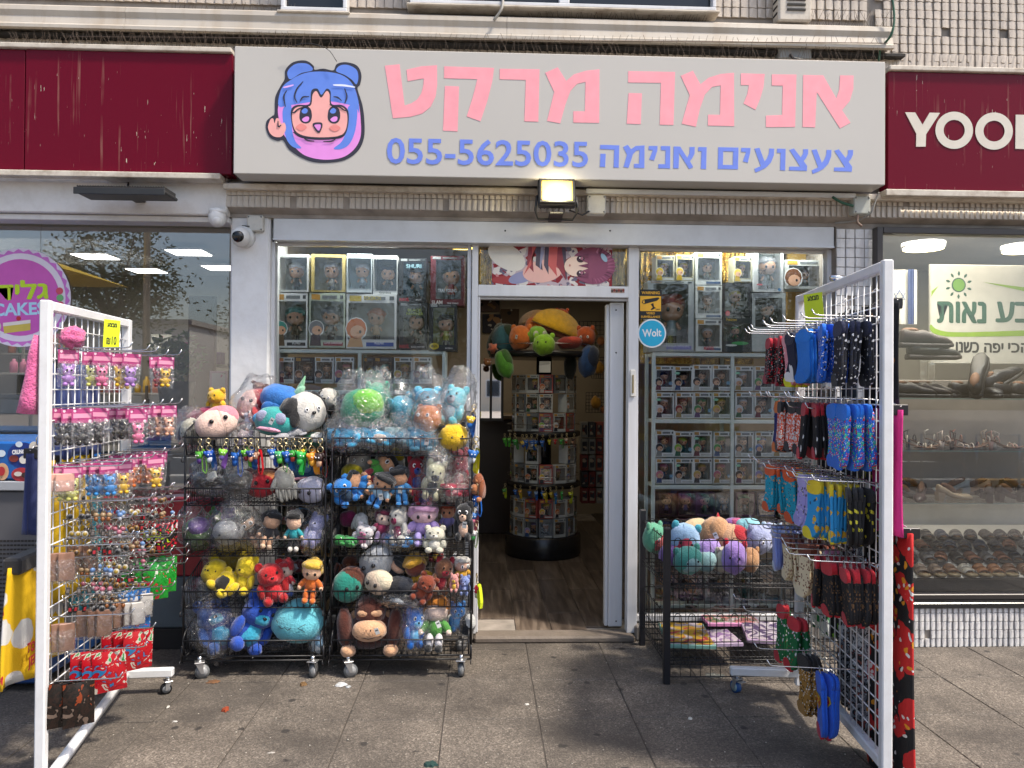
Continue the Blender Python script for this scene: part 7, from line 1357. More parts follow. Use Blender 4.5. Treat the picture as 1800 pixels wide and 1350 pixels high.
text(q, 'הדילג', p.x-12*k, p.z+12*k, 118*k, 34*k, Y-.0034, prt('#b7d21f'), .05, rad(3)); text(q, 'CAKES', p.x-2*k, p.z-20*k, 88*k, 22*k, Y-.0034, prt('#a9cfe0'), .03, rad(3))
q.add([(p.x+x*k, Y-.0036, p.z-z*k) for x, z in ((-28, 48), (18, 42), (18, 56), (-26, 62))], [(3, 2, 1, 0)], prt('#c9b04a')); q.add([(p.x+x*k, Y-.004, p.z-z*k) for x, z in ((-28, 44), (18, 38), (18, 44), (-28, 50))], [(3, 2, 1, 0)], prt('#dcd2c4')); disc(q, p+Vector((-2*k, 0, -36*k)), 4*k, Y-.0044, prt('#b8262e')); disc(q, p+Vector((-40*k, 0, -50*k)), 9*k, Y-.004, prt('#c9c2b0'))
for i in range(3): disc(q, p+Vector(((66+i)*k, 0, (12-i*12)*k)), 6*k, Y-.004, prt(['#c8465a', '#6aa86a', '#c8465a'][i]))
q.build('print', st)
def lamp_panel(px, py, w, d, lb, X=None, shape='rect', e=6, c=(1, .97, .9), name='ceiling_lamp', zc=2.70):
    r = ray(px, py); t_ = (zc-1.5)/r.z; P = C0+r*t_; P = P if P.y < 9 else C0+r*(8.4/r.y); q = MB()
    m = M('lamp_diffuser', c, .5, var=0, emis=e)
    if shape == 'rect': q.bbox(-w/2-.02, w/2+.02, -d/2-.02, d/2+.02, 0, .02, WHITEP, .004); q.box(-w/2, w/2, -d/2, d/2, -.006, -.001, m)
    else: q.cyl((0, 0, 0), (0, 0, .03), w/2, WHITEP, 24); q.cyl((0, 0, -.012), (0, 0, -.001), w/2-.01, m, 24)
    o = q.build(name); o.location = P; tag(o, lb, 'ceiling lamp', 'lit ceiling lamps'); return P
for (px, py), lb in zip(((168, 451), (332, 444), (258, 476), (390, 471)), ('square ceiling panel lamp over the pink sticker side of the cake shop', 'square ceiling panel lamp nearest the turret camera', 'smaller looking square ceiling lamp deeper in the cake shop', 'square ceiling lamp cut by the white pillar')): PL_ = lamp_panel(px, py, .30, .26, lb, zc=2.66, e=3)
def area(loc, sz, en, colr, nm):
    l = D.lights.new(nm, 'AREA'); l.energy = en; l.size = sz; l.color = colr; o = D.objects.new(nm, l); COL.objects.link(o); o.location = loc; return o
area((-3.4, 6.4, 2.6), 1.2, 12, (1, .95, .85), 'cake_shop_ceiling_light'); area((3.6, 5.9, 2.6), 1.0, 12, (1, .9, .72), 'shoe_shop_ceiling_light'); area((.6, 6.0, 2.6), .8, 3.5, (1, .88, .7), 'toy_shop_ceiling_light'); area((.3, 8.2, 2.55), .6, 2, (1, .86, .66), 'toy_shop_rear_light')
for x_ in (-.72, 1.62):
    o = area((x_, 4.752, 2.44), .9, 3.5, (.95, 1, .97), 'added_window_fill'); o.data.shape = 'RECTANGLE'; o.data.size_y = .03; o.rotation_euler = (rad(12), 0, 0)  # added fill strip without a fitting, brightens the box fronts behind the glass
    area((x_, 5.0, 2.54), .3, 1.5, (1, .9, .72), 'added_window_fill')  # added fill above the display boxes, no lamp of its own
o = area((3.1, 4.60, zr+.04), 1.6, 14, (1, .96, .88), 'added_shoe_front_fill'); o.data.shape = 'RECTANGLE'; o.data.size_y = .04; o.rotation_euler = (rad(14), 0, 0)  # added front fill for the shoe shelves, not a real fitting
area((3.0, 5.0, 2.6), 1.0, 15, (1, .92, .78), 'added_shoe_fill')  # extra fill added overhead to lift the dark shoe display
lamp_panel(812, 431, .22, .22, 'small round warm lamp at the top corner of the left display window', shape='round', c=(1, .72, .15), e=4, zc=2.44)
lamp_panel(1623, 435, .26, .26, 'oval looking lit ceiling lamp in the shoe shop', shape='round', c=(1, .85, .45), e=6, zc=2.45)
lamp_panel(1799, 439, .26, .26, 'ceiling lamp in the shoe shop cut by the picture edge', shape='round', c=(1, .85, .45), e=6, zc=2.45)
# counters, shelves and goods in the cake shop
rr = random.Random(11)
for (x0, y0, x1, y1, Y, c_, nm, lb, cat) in ((-2, 700, 70, 780, 5.4, '#b9b2aa', 'counter', 'white counter cluttered with red striped papers', 'counter'), (130, 800, 330, 880, 5.3, '#c2c0b8', 'counter', 'pale low counter inside the cake shop', 'counter')):
    a, b, c, d = prect(x0, y0, x1, y1, Y); q = MB(); q.bbox(a, b, Y, Y+.5, .06, d, prt(c_), .01); q.bbox(a-.02, b+.02, Y-.03, Y+.52, d, d+.03, prt('#8f8a82'), .005); solo(q, nm, lb, cat, ((a+b)/2, Y, .06))
cols_ = ['#b03040', '#c87090', '#3a6aa8', '#c8a030', '#3a8a5a', '#c8c4bc', '#7a4a9a', '#c86a2a', '#2a2a30', '#d0a0b0']
for sh, (xa, xb, yy, Y) in enumerate(((150, 300, 690, 7.2), (0, 70, 655, 6.4), (310, 400, 640, 6.0), (310, 400, 745, 6.0), (0, 130, 620, 7.6), (225, 320, 775, 5.6), (225, 320, 745, 6.1))):
    A, B = at(xa, yy, Y), at(xb, yy, Y); q = MB(); q.bbox(A.x, B.x, Y, Y+.3, A.z-.02, A.z, prt('#a8a29a'), .003)
    for x in (A.x+.02, B.x-.02): q.bbox(x-.01, x+.01, Y+.27, Y+.29, .06, A.z+.3, prt('#77736c'), .002)
    solo(q, 'wall_shelf', f'narrow goods shelf inside the cake shop, {ORD[sh]} of several', 'shelf', A); x = A.x+.03; n = 0
    while x < B.x-.05 and n < 14:
        w_, h_ = rr.uniform(.05, .1), rr.uniform(.08, .2); q = MB(); m = prt(rr.choice(cols_))
        if rr.random() < .5: q.bbox(x, x+w_, Y+.03, Y+.12, A.z+.001, A.z+h_, m, .004); q.box(x+.008, x+w_-.008, Y+.0285, Y+.03, A.z+h_*.3, A.z+h_*.75, prt(rr.choice(cols_)))
        else: q.lathe([(0, 0), (w_*.45, 0), (w_*.5, h_*.3), (w_*.45, h_*.75), (w_*.2, h_*.85), (w_*.2, h_), (0, h_)], (x+w_/2, Y+.08, A.z+.001), m, 12)
        solo(q, 'packet' if rr.random() < .5 else 'jar', f'sweet shop packet or jar, {ORD[n]} along the {ORD[sh]} goods shelf', 'packet', (x+w_/2, Y+.08, A.z), 'goods on the cake shop shelves'); x += w_+.02; n += 1
# framed pictures and a banner seen through the glass
for (x0, y0, x1, y1, Y, fc, ic, lb) in ((318, 638, 352, 680, 6.2, '#3a3a34', '#b0a878', 'framed cream picture on the far side of the cake shop'), (265, 588, 302, 618, 7.4, '#c0bfb4', '#d0cfc4', 'white sheet with a line drawn hand on the wall'), (368, 652, 400, 700, 5.2, '#c8a8b8', '#d8d0d4', 'pink and white bubble tea banner beside the pillar')):
    a, b, c, d = prect(x0, y0, x1, y1, Y); q = MB(); q.bbox(a, b, Y, Y+.02, c, d, prt(fc), .003); q.box(a+.015, b-.015, Y-.002, Y-.0005, c+.015, d-.015, pat('picture_print', ic, ['#7a7a5a', '#c87a9a'], 12, .3)); solo(q, 'picture', lb, 'picture', ((a+b)/2, Y, c))
# potted leafy plant inside
p = at(310, 700, 5.6); t = thing('potted_plant', 'bushy green plant in a black pot seen through the cake shop glass', 'plant', p, world=True); q = MB(); q.lathe([(0, -.1), (.10, -.1), (.13, .12), (.12, .12), (0, .1)], p, pla('#141416'), 18); q.build('pot', t); q = MB()
LEAFM = M('leaf', (.09, .16, .03), .55, var=.5, vs=20)
for i in range(420):
    d = Vector((rr.gauss(0, 1), rr.gauss(0, 1), rr.gauss(0, 1))).normalized()*rr.uniform(.3, 1); c = p+Vector((d.x*.2, d.y*.2, .30+d.z*.2)); a = Vector((rr.gauss(0, 1), rr.gauss(0, 1), rr.gauss(0, .6))).normalized()*.035; b = a.orthogonal().normalized()*.014; q.add([c-a, c+b, c+a, c-b], [(0, 1, 2, 3)], LEAFM)
q.build('foliage', t)
q = MB(); p2 = at(372, 660, 5.9); q.bbox(p2.x-.18, p2.x+.02, 5.9, 5.95, .06, 2.2, prt('#4a2018'), .004); solo(q, 'post', 'dark red brown post inside the cake shop near the pillar', 'post', (p2.x, 5.9, .06))
# chest freezer outside, far left
fx1 = at(76, 860, 4.35).x; fz = az(40, 772, 3.95)
t = thing('chest_freezer', 'ice cream chest freezer with blue picture panel and grey perforated side', 'freezer', (-2.9, 4.2, 0), world=True)
fa = at(72, 900, 3.9).x
q = MB(); q.bbox(-3.6, fa, 3.9, 4.5, .16, az(40, 862, 3.9), M('dark_grille_metal', (.09, .09, .10), .5, var=.1), .01); q.build('body', t)
q = MB()
for j in range(22):
    for i in range(26): x = fa-.02-i*.017; z = .30+j*.021; q.box(x-.006, x+.006, 3.897, 3.9, z-.004, z+.004, DARK)
o_ = q.build('perforation', t); o_['kind'] = 'stuff'
q = MB(); q.bbox(-3.6, fa+.01, 3.88, 4.52, az(40, 862, 3.9), az(40, 845, 3.9), M('grey_trim', (.35, .37, .4), .4), .005); q.bbox(-3.6, fa+.005, 3.885, 4.51, .04, .155, M('blue_base', (.012, .05, .17), .4), .01); q.build('trim', t)
q = MB(); zt0, zt1 = az(40, 843, 3.9), az(40, 776, 3.9); q.bbox(-3.6, fa, 3.885, 4.5, zt0, zt1, M('blue_panel', (.015, .12, .42), .25, var=.25, vs=5), .01); q.build('panel', t)
q = MB(); k = pxm(3.885); 
for px, py, rx, rz, c_, cc2 in ((40, 800, 26, 22, '#0e2f7a', 0), (4, 829, 11, 15, '#c8a07a', 0), (38, 834, 17, 12, '#a83038', 0), (3, 797, 7, 6, '#c8d4e0', 0), (34, 781, 6, 5, '#c8d4e0', 0), (60, 786, 8, 10, '#cfc8bc', 0), (25, 806, 8, 6, '#7a3028', 0), (42, 808, 7, 7, '#d8d4cc', 0), (56, 812, 6, 6, '#8a4a3a', 0), (33, 833, 7, 4, '#d0c8c0', 0), (46, 835, 7, 5, '#3a2420', 0), (4, 828, 6, 8, '#a82a30', 0)):
    c = at(px, py, 3.884); cc2 = getattr(text, 'n', 0)+1; text.n = cc2; q.add([(c.x+rx*k*math.cos(-2*PI*i/18), 3.8845-.0006*cc2, c.z+rz*k*math.sin(-2*PI*i/18)) for i in range(18)], [tuple(range(18))[::-1]], prt(c_))
c = at(36, 794, 3.88); text(q, 'CRUNCH', c.x, c.z, 26*k, 8*k, 3.8745, prt('#e0e0e0'), .06, rad(4)); q.build('picture_print', t)
# red cooler with white swirl behind the squishy rack
a, b, c, d = prect(248, 870, 330, 1002, 4.66); RED = M('soft_drink_red', (.32, .006, .02), .3, var=.08)
t = thing('drinks_cooler', 'red drinks cooler with white swirl standing behind the basket rack', 'cooler', ((a+b)/2, 4.62, 0), world=True)
b2 = at(395, 900, 4.6).x; q = MB(); q.bbox(a-.25, b2, 4.50, 4.60, c, d, RED, .01); q.build('panel', t); q = MB(); q.bbox(a-.25, b2, 4.505, 4.60, .12, c-.003, M('cooler_base', (.10, .13, .15), .5), .01); q.bbox(a-.25, b2, 4.505, 4.60, .0, .118, DARK); q.build('base', t)
q = MB(); L = [(250, 880), (275, 873), (300, 868), (330, 868)]
for L, w in (([(255, 885), (272, 876), (300, 872), (335, 870)], 2.5), ([(296, 945), (302, 958), (314, 966), (322, 975)], 2), ([(292, 965), (300, 972), (305, 985)], 1.6), ([(308, 940), (316, 952), (326, 956)], 2)):
    P = smooth_open([at(x, y, 4.497) for x, y in L])
    q = MB()
    for i in range(len(P)-1): q.add([P[i]+Vector((0, 0, -w*.0034)), P[i+1]+Vector((0, 0, -w*.0034)), P[i+1]+Vector((0, 0, w*.0034)), P[i]+Vector((0, 0, w*.0034))], [(0, 1, 2, 3)], prt('#c4b0b4'))
    q.build('swirl', t)
# ---------------- toy shop: carousel and walls ----------------
cx, cy0 = at(955, 960, 6.9).x, 6.95
t = thing('carousel', 'black rotating display stand with three tiers inside the doorway', 'display stand', (cx, cy0, .03), world=True)
BLKP = M('black_gloss_board', (.012, .012, .014), .25, var=.1)
lv = [az(955, 948, 6.6), az(955, 852, 6.6), az(955, 760, 6.6), az(955, 617, 6.6)]
q = MB(); q.lathe([(0, .03), (.33, .03), (.34, .05), (.34, lv[0]-.01), (.33, lv[0]), (0, lv[0])], (cx, cy0, 0), BLKP, 36); q.build('drum', t)
q = MB(); q.cyl((cx, cy0, lv[0]), (cx, cy0, lv[3]), .07, BLKP, 16); q.build('column', t)
for z, r_ in ((lv[1], .33), (lv[2], .33), (lv[3], .50)):
    q = MB(); q.lathe([(0, z-.05), (r_-.02, z-.05), (r_, z-.04), (r_, z-.005), (r_-.01, z), (0, z)], (cx, cy0, 0), BLKP, 36); q.tube([(cx+math.cos(2*PI*i/36)*r_, cy0+math.sin(2*PI*i/36)*r_, z+.06) for i in range(37)], .003, CHROME, 5, cap=False); q.build('tray', t)
nb = 0
hcol = list(HAIRC)
for li, (z, rowsn, r_) in enumerate(((lv[0], 2, .25), (lv[1], 2, .25), (lv[2], 3, .24))):
    for rw in range(rowsn):
        n = 7
        for i in range(n):
            a = -PI/2+(i-(n-1)/2)*.44; 
            if (li == 1 and (rw, i) in ((1, 1), (1, 3))) or (rr.random() < .1 and rw > 0): continue
            c = Vector((cx+math.cos(a)*r_, cy0+math.sin(a)*r_, z+.001+rw*.168)); h_ = .16
            o = fbox(-.058, .058, 0, h_, -.045, .09, f'boxed figure, {ORD[i]} along the {["lower","upper","topmost"][rw]} row of the {["bottom","middle","top"][li]} carousel tier', hair=rr.choice(hcol), shirt=rr.choice(SHIRT), frame=rr.choice(['#b9bcba', '#aeb2b0', '#c2c2be', '#6a6f74', '#a8504a']), inside='#3a3b3c', group='boxed figures on the carousel', mini=rr.random() < .7)
            # fbox built around its own origin: move it onto the tray
            base = Vector(o['_o'])
            for ch in o.children: pass
            o.location = c; o.rotation_euler = (0, 0, a+PI/2+rr.uniform(-.12, .12))
            nb += 1
for i, (px, py, a, b, s_, nm) in enumerate([(887, 762, '#4fae3a', '#4fae3a', '#4fae3a', 'green'), (897, 762, '#58b030', '#2a7a30', '#4fae3a', 'lime'), (905, 762, '#3a9a4a', '#2a7a30', '#3a9a3a', 'leaf green'), (918, 764, '#c8a82a', '#1f4fa0', '#c8b02a', 'yellow'), (926, 764, '#1f5fb0', '#1f5fb0', '#1f5fb0', 'blue'), (934, 764, '#1f5fb0', '#c0c8d0', '#1f5fb0', 'blue and white'), (944, 764, '#2a60a8', '#c8a82a', '#2a60a8', 'blue and yellow'), (954, 764, '#1f5fb0', '#2060a8', '#1f5fb0', 'royal blue'), (966, 764, '#c8c02a', '#c8c02a', '#c8c02a', 'lemon'), (976, 764, '#a81c24', '#a81c24', '#a81c24', 'red'), (988, 763, '#3a9a3a', '#3a9a3a', '#3a9a3a', 'green, doorward'), (996, 762, '#c8b0a0', '#a82020', '#c8a080', 'cream and red'), (1010, 762, '#3a2420', '#c8a080', '#8a2020', 'dark'),
        (888, 850, '#3a8a3a', '#a8a830', '#a8c02a', 'green and yellow'), (905, 852, '#2a60a8', '#2a60a8', '#1f5fb0', 'blue'), (915, 853, '#c88a2a', '#c8a830', '#c8a830', 'amber'), (932, 855, '#1f5fb0', '#1a4a90', '#1f5fb0', 'blue'), (944, 856, '#7a9ac0', '#2a60a8', '#1f5fb0', 'pale blue'), (952, 856, '#2a60a8', '#2a60a8', '#1f5fb0', 'deep blue'), (959, 857, '#c8b02a', '#c8b02a', '#c8b02a', 'yellow'), (967, 857, '#b8a028', '#b8a028', '#c8b02a', 'gold'), (978, 856, '#1f5fb0', '#3a8ab0', '#1f7ab0', 'blue and teal'), (989, 856, '#3aa84a', '#3aa84a', '#3aa84a', 'bright green'), (1006, 854, '#b8c02a', '#3a2a24', '#b8c02a', 'lime and brown')]):
    charm(px, py, 6.58, a, b, s_, f'{nm} keychain, {ORD[(i if i < 13 else i-13)]} along the {"upper" if i < 13 else "lower"} carousel tray', .55, group='keychains on the carousel')
for e_ in [('plain', 886, 600, 44, 60, 6.8, ['#2a5a66', '#1c3018'], 'teal and dark green plush at the end of the carousel top', {}), ('plain', 874, 598, 30, 64, 6.9, ['#1c3016', '#14240f'], 'dark green leaf like plush hanging off the carousel top', dict(rot=20)), ('ball', 915, 594, 44, 44, 6.6, ['#b8601a', '#b8601a'], 'orange round plush with white label on the carousel top', dict(tg=True)), ('plain', 942, 576, 44, 40, 6.8, ['#b85f1c', '#c4681e'], 'larger orange plush behind the lime long nosed plush', {}), ('goggle', 945, 590, 34, 36, 6.55, ['#6a9a1c', '#a8a89c', '#6a9a1c'], 'lime green plush with pale eye patches, head', {}), ('ball', 956, 606, 40, 38, 6.42, ['#7aa81c', '#7aa81c'], 'lime green round nosed plush drooping over the tray', {}), ('wedge', 978, 575, 90, 48, 6.75, ['#c89a10', '#5a2a1a'], 'big yellow folded taco shaped cushion with dark filling', dict(rot=22)), ('wedge', 940, 562, 60, 26, 6.9, ['#b8864a', '#6a3a1c'], 'tan folded cushion at the top of the pile', dict(rot=-12)), ('ball', 988, 556, 26, 26, 6.85, ['#b84a1a', '#c8a84a'], 'red orange small plush on top of the yellow cushion', {}), ('ball', 1030, 592, 34, 36, 6.7, ['#a84a18', '#8a3a14'], 'rust orange plush at the doorleaf end of the tray', {}), ('plain', 1000, 603, 46, 22, 6.55, ['#7a2016', '#a83a24'], 'dark red plush lying on the tray edge', {}), ('star', 866, 612, 18, 20, 6.6, ['#c4684a'], 'coral star shaped plush hanging by the carousel', {}), ('ball', 857, 637, 15, 14, 6.6, ['#7a4a24', '#8a5a30'], 'tiny tan plush charm hanging at the carousel edge', {}), ('plain', 886, 640, 30, 52, 6.55, ['#4a8a26', '#2f5a1c'], 'green cap shaped plush hanging below the tray', dict(rot=-15)), ('plain', 1034, 635, 34, 56, 6.6, ['#123a6a', '#0a1a34'], 'dark blue hooded plush hanging below the tray', dict(rot=10)), ('plain', 1002, 645, 22, 44, 6.7, ['#10140f', '#0f1f14'], 'black and dark green plush hanging below the tray', {})]:
    kd, px, py, w, h, Y_, C, lb, op = e_; plush(kd, px, py, w, h, Y_, C, lb, group='plush toys on the carousel top', **op)
# dim furniture and posters at the back
q = MB(); a, b, c, d = prect(845, 735, 905, 760, 8.3); q.bbox(-.35, .35, 7.9, 8.5, .03, d, M('dark_counter', (.05, .035, .028), .5), .01); q.bbox(-.4, .4, 7.85, 8.55, d, d+.05, M('tan_counter_top', (.3, .2, .1), .4), .01); solo(q, 'counter', 'dark counter with tan top deep inside the toy shop', 'counter', (0, 8.2, .03))
for i, (x0, y0, x1, y1, c1, lb) in enumerate(((845, 524, 878, 548, '#5a4a44', 'brown toned poster high in the back corner'), (848, 552, 880, 585, '#2a2a34', 'dark poster below the brown one'), (880, 543, 912, 580, '#4a3a2a', 'poster of a straw hatted person at the back'), (948, 635, 968, 655, '#c0c0bc', 'white square card hanging on the carousel column'))):
    Y_ = 9.15 if i < 3 else 6.4; a, b, c, d = prect(x0, y0, x1, y1, Y_); q = MB(); q.bbox(a, b, Y_, Y_+.02, c, d, pat('picture_print', c1, ['#8a6a4a', '#1c1c20', '#a8a49c'] if i < 3 else ['#a0a09c'], 7, .35, seed=i), .003); solo(q, 'poster', lb, 'poster', ((a+b)/2, Y_, c))
for i, (x0, y0, x1, y1) in enumerate(((1018, 565, 1062, 610), (1040, 628, 1064, 665), (1030, 690, 1062, 725))):
    Y_ = 8.6; a, b, c, d = prect(x0, y0, x1, y1, Y_); q = MB(); n = 6
    for k_ in range(n+1): q.tube([(a+(b-a)*k_/n, Y_, c), (a+(b-a)*k_/n, Y_, d)], .004, BLACKW, 4); q.tube([(a, Y_, c+(d-c)*k_/n), (b, Y_, c+(d-c)*k_/n)], .004, BLACKW, 4)
    q.ball(((a+b)/2, Y_-.05, (c+d)/2), (.06, .05, .07), fab('#b8862a'), 12, 8, lump=.3); q.ball(((a+b)/2+.1, Y_-.05, (c+d)/2-.08), (.05, .05, .05), fab('#a86a3a'), 12, 8, lump=.3)
    solo(q, 'wall_grid', f'black wire wall grid with small plush, {ORD[i]} from the top behind the door leaf', 'wall grid', (a, Y_, c))
for rw in range(5):
    for i in range(4):
        a, b, c, d = prect(1022+i*13, 742+rw*29, 1034+i*13, 769+rw*29, 7.9); q = MB(); q.bbox(a, b, 7.9, 8.05, c, d, prt(rr.choice(['#7a2a24', '#2a3a6a', '#8a8a84', '#2f2f34', '#9a4a3a'])), .003); q.box(a+.012, b-.012, 7.898, 7.8995, c+.03, d-.03, pat('picture_print', '#3a3c44', ['#b0a08a', '#7a3a34'], 14, .35, seed=rw)); solo(q, 'toy_box', f'dim toy carton, {ORD[i]} across and {ORD[rw]} down beside the door leaf', 'carton', ((a+b)/2, 7.95, c), 'toy cartons at the back of the toy shop')
a, b, c, d = prect(843, 640, 883, 735, 7.6); t = thing('mirror', 'tall mirror on the far wall reflecting the bright street', 'mirror', ((a+b)/2, 7.6, c), world=True); q = MB(); q.box(a, b, 7.6, 7.605, c, d, M('mirror_glass', (.9, .9, .9), .02, 1, var=0)); q.build('glass', t); q = MB()
for x in (a, (a+b)/2, b): q.bbox(x-.012, x+.012, 7.585, 7.6, c, d, DARKF, .003)
q.bbox(a-.012, b+.012, 7.583, 7.6, c-.03, c, DARKF, .003); q.build('frame', t)
# ---------------- shoe shop ----------------
def shoe(kind, c1, c2, lb, P, yaw, sc=1.0, group=None):
    t = thing('shoe' if kind != 'sandal' else 'sandal', lb, 'shoe' if kind != 'sandal' else 'sandal', P, group); t.rotation_euler = (0, 0, yaw); t.scale = (sc,)*3; O = Vector()
    up = M('shoe_leather', c1, .5, var=.12, vs=20); so = pla(c2, .5); inn = pla('#6a4a34', .7)
    def loft(q, secs, m, cap=True):
        n = 12; vs = []; fs = []
        for (x, hw, zb, zt) in secs:
            for k in range(n): a = 2*PI*k/n; cz = math.copysign(abs(math.sin(a))**.7, math.sin(a)); vs.append((x, hw*math.copysign(abs(math.cos(a))**.8, math.cos(a)), (zb+zt)/2+(zt-zb)/2*cz))
        for i in range(len(secs)-1):
            for k in range(n): fs.append((i*n+k, (i+1)*n+k, (i+1)*n+(k+1) % n, i*n+(k+1) % n))
        fs += [tuple(range(n)), tuple((len(secs)-1)*n+k for k in range(n))[::-1]]; q.add(vs, fs, m, True)
    if kind == 'pump':
        q = MB(); loft(q, [(-.12, .018, .055, .10), (-.11, .028, .052, .108), (-.07, .028, .045, .085), (-.02, .026, .022, .055), (.04, .036, .006, .045), (.09, .034, .004, .045), (.12, .016, .004, .028), (.13, .004, .006, .018)], up); q.build('upper', t, origin=O)
        q = MB(); q.ball((-.045, 0, .085), (.06, .020, .022), inn, 12, 6, rot=Matrix.Rotation(.45, 3, 'Y')); q.build('lining', t, origin=O)
        q = MB(); q.add([(-.125, -.02, .06), (-.075, -.022, .05), (-.075, .022, .05), (-.125, .02, .06), (-.12, -.017, 0), (-.09, -.017, 0), (-.09, .017, 0), (-.12, .017, 0)], [(0, 1, 2, 3), (7, 6, 5, 4), (0, 4, 5, 1), (1, 5, 6, 2), (2, 6, 7, 3), (3, 7, 4, 0)], up); q.build('heel', t, origin=O)
    elif kind == 'lace':
        q = MB(); loft(q, [(-.135, .02, .0, .03), (-.125, .034, 0, .03), (-.04, .03, 0, .028), (.05, .044, 0, .026), (.11, .036, .0, .026), (.14, .012, .006, .026)], so); q.build('sole', t, origin=O)
        q = MB(); loft(q, [(-.128, .02, .028, .085), (-.11, .033, .026, .10), (-.05, .033, .024, .09), (-.01, .034, .022, .095), (.04, .040, .02, .07), (.10, .036, .018, .055), (.132, .014, .018, .036)], up); q.build('upper', t, origin=O)
        q = MB(); q.ball((-.075, 0, .092), (.045, .022, .014), inn, 12, 6)
        q.build('lining', t, origin=O)
    elif kind == 'heelsandal':
        q = MB(); loft(q, [(-.12, .022, .058, .066), (-.08, .024, .05, .058), (-.02, .022, .022, .03), (.04, .034, .008, .016), (.10, .032, .004, .014), (.125, .012, .006, .012)], inn); q.build('footbed', t, origin=O)
        q = MB()
        for x, z, hh in ((.09, .010, .022), (.055, .012, .028), (-.06, .05, .04)): q.tube([(x+.01*math.cos(a), .034*math.cos(a), z+hh*math.sin(a)) for a in [PI*i/10 for i in range(11)]], .004, up, 6)
        q.tube([(-.12, -.02, .062), (-.125, -.02, .11), (-.10, 0, .125), (-.125, .02, .11), (-.12, .02, .062)], .004, up, 6); q.build('strap', t, origin=O)
        q = MB(); q.cyl((-.108, 0, 0), (-.105, 0, .06), .012, up, 8, .018); q.build('heel', t, origin=O)
    else:
        q = MB(); loft(q, [(-.13, .02, 0, .022), (-.115, .034, 0, .026), (-.03, .032, 0, .024), (.05, .044, 0, .024), (.105, .038, 0, .024), (.13, .014, .004, .02)], so); q.build('sole', t, origin=O)
        q = MB()
        for x, w_, hh in ((.062, .026, .034), (.006, .022, .046)):
            vs = []; fs = []
            for i in range(13):
                a = PI*i/12; vs += [(x-w_, .043*math.cos(a), .018+hh*math.sin(a)), (x+w_, .040*math.cos(a), .018+(hh-.008)*math.sin(a)), (x+w_, .036*math.cos(a), .018+(hh-.014)*math.sin(a)), (x-w_, .039*math.cos(a), .018+(hh-.006)*math.sin(a))]
            for i in range(12):
                for k in range(4): fs.append((i*4+k, i*4+(k+1) % 4, (i+1)*4+(k+1) % 4, (i+1)*4+k))
            q.add(vs, fs, up, True)
        q.build('strap', t, origin=O); q = MB(); q.ball((0, 0, .025), (.11, .03, .003), pla('#8a6440', .8), 12, 5); q.build('footbed', t, origin=O)
    return t
GS = M('shelf_glass_edge', (.18, .25, .22), .1, var=0)
def gshelf(y_, Y0, Y1, lb): z = az(1700, y_, Y0); q = MB(); q.box(xr1+.02, 6.5, Y0, Y1, z-.008, z, CLEAR); q.box(xr1+.02, 6.5, Y0-.002, Y0, z-.008, z, GS); solo(q, 'glass_shelf', lb, 'shelf', (xr1+1, Y0, z)); return z
zz1 = gshelf(792, 4.75, 5.05, 'upper glass shelf of light strappy heels in the shoe shop'); zz2 = gshelf(884, 4.72, 5.05, 'lower glass shelf of pumps in the shoe shop'); zz0 = gshelf(700, 4.8, 5.05, 'topmost glass shelf of dark shoes in the shoe shop')
def sh(px, Y, z, kind, c1, c2, yaw, lb, sc=1.0, grp='shoes in the shoe shop window'): p = at(px, 700, Y); return shoe(kind, c1, c2, lb, (p.x, Y, z), yaw, sc, grp)
for i, (px, c1) in enumerate(((1612, '#c0b4a0'), (1642, '#2a1c18'), (1678, '#c8b8ac'), (1722, '#d0c6bc'), (1765, '#b08a80'), (1800, '#c8bfae'))): sh(px, 4.85, zz1+.001, 'heelsandal', c1, '#8a5a3a', rr.uniform(2.6, 3.6) if i % 2 else rr.uniform(-.4, .4), f'strappy heeled sandal, {ORD[i]} from the rack in the front row of the upper glass shelf', .95)
for i, (px, c1) in enumerate(((1600, '#c8c4bc'), (1622, '#1a1a1c'), (1660, '#b9b5ae'), (1705, '#8a5a4a'), (1760, '#c4b4a4'))): sh(px, 4.98, zz1+.001, 'heelsandal', c1, '#8a5a3a', rr.uniform(-.6, .6), f'strappy heeled sandal, {ORD[i]} from the rack in the rear row of the upper glass shelf', .95)
for i, (px, c1, yw) in enumerate(((1598, '#14161c', .2), (1618, '#2a1418', -2.2), (1678, '#a8967c', .1), (1735, '#1f1214', 1.1), (1778, '#241418', .3), (1815, '#141418', .3))): sh(px, 4.80, zz2+.001, 'pump', c1, c1, yw, f'block heeled pump, {ORD[i]} from the rack in the front row of the lower glass shelf', 1.0)
for i, (px, c1, yw) in enumerate(((1612, '#14202e', .1), (1668, '#9aa4a4', 2.9), (1704, '#b89a80', 2.5), (1742, '#281a1e', .3), (1790, '#1a1418', 0))): sh(px, 4.95, zz2+.02, 'pump', c1, c1, yw, f'pump, {ORD[i]} from the rack in the rear row of the lower glass shelf', 1.0)
for i, (px, c1, yw) in enumerate(((1605, '#120c0a', -.3), (1630, '#1a0f0c', -.4), (1648, '#15100e', -.2), (1700, '#101114', .2), (1735, '#15181f', -1.6), (1770, '#101014', .2), (1805, '#121216', .3))): sh(px, 4.88, zz0+.001, 'lace', c1, '#0c0b0b', yw, f'dark lace up shoe, {ORD[i]} from the rack on the topmost glass shelf', 1.05)
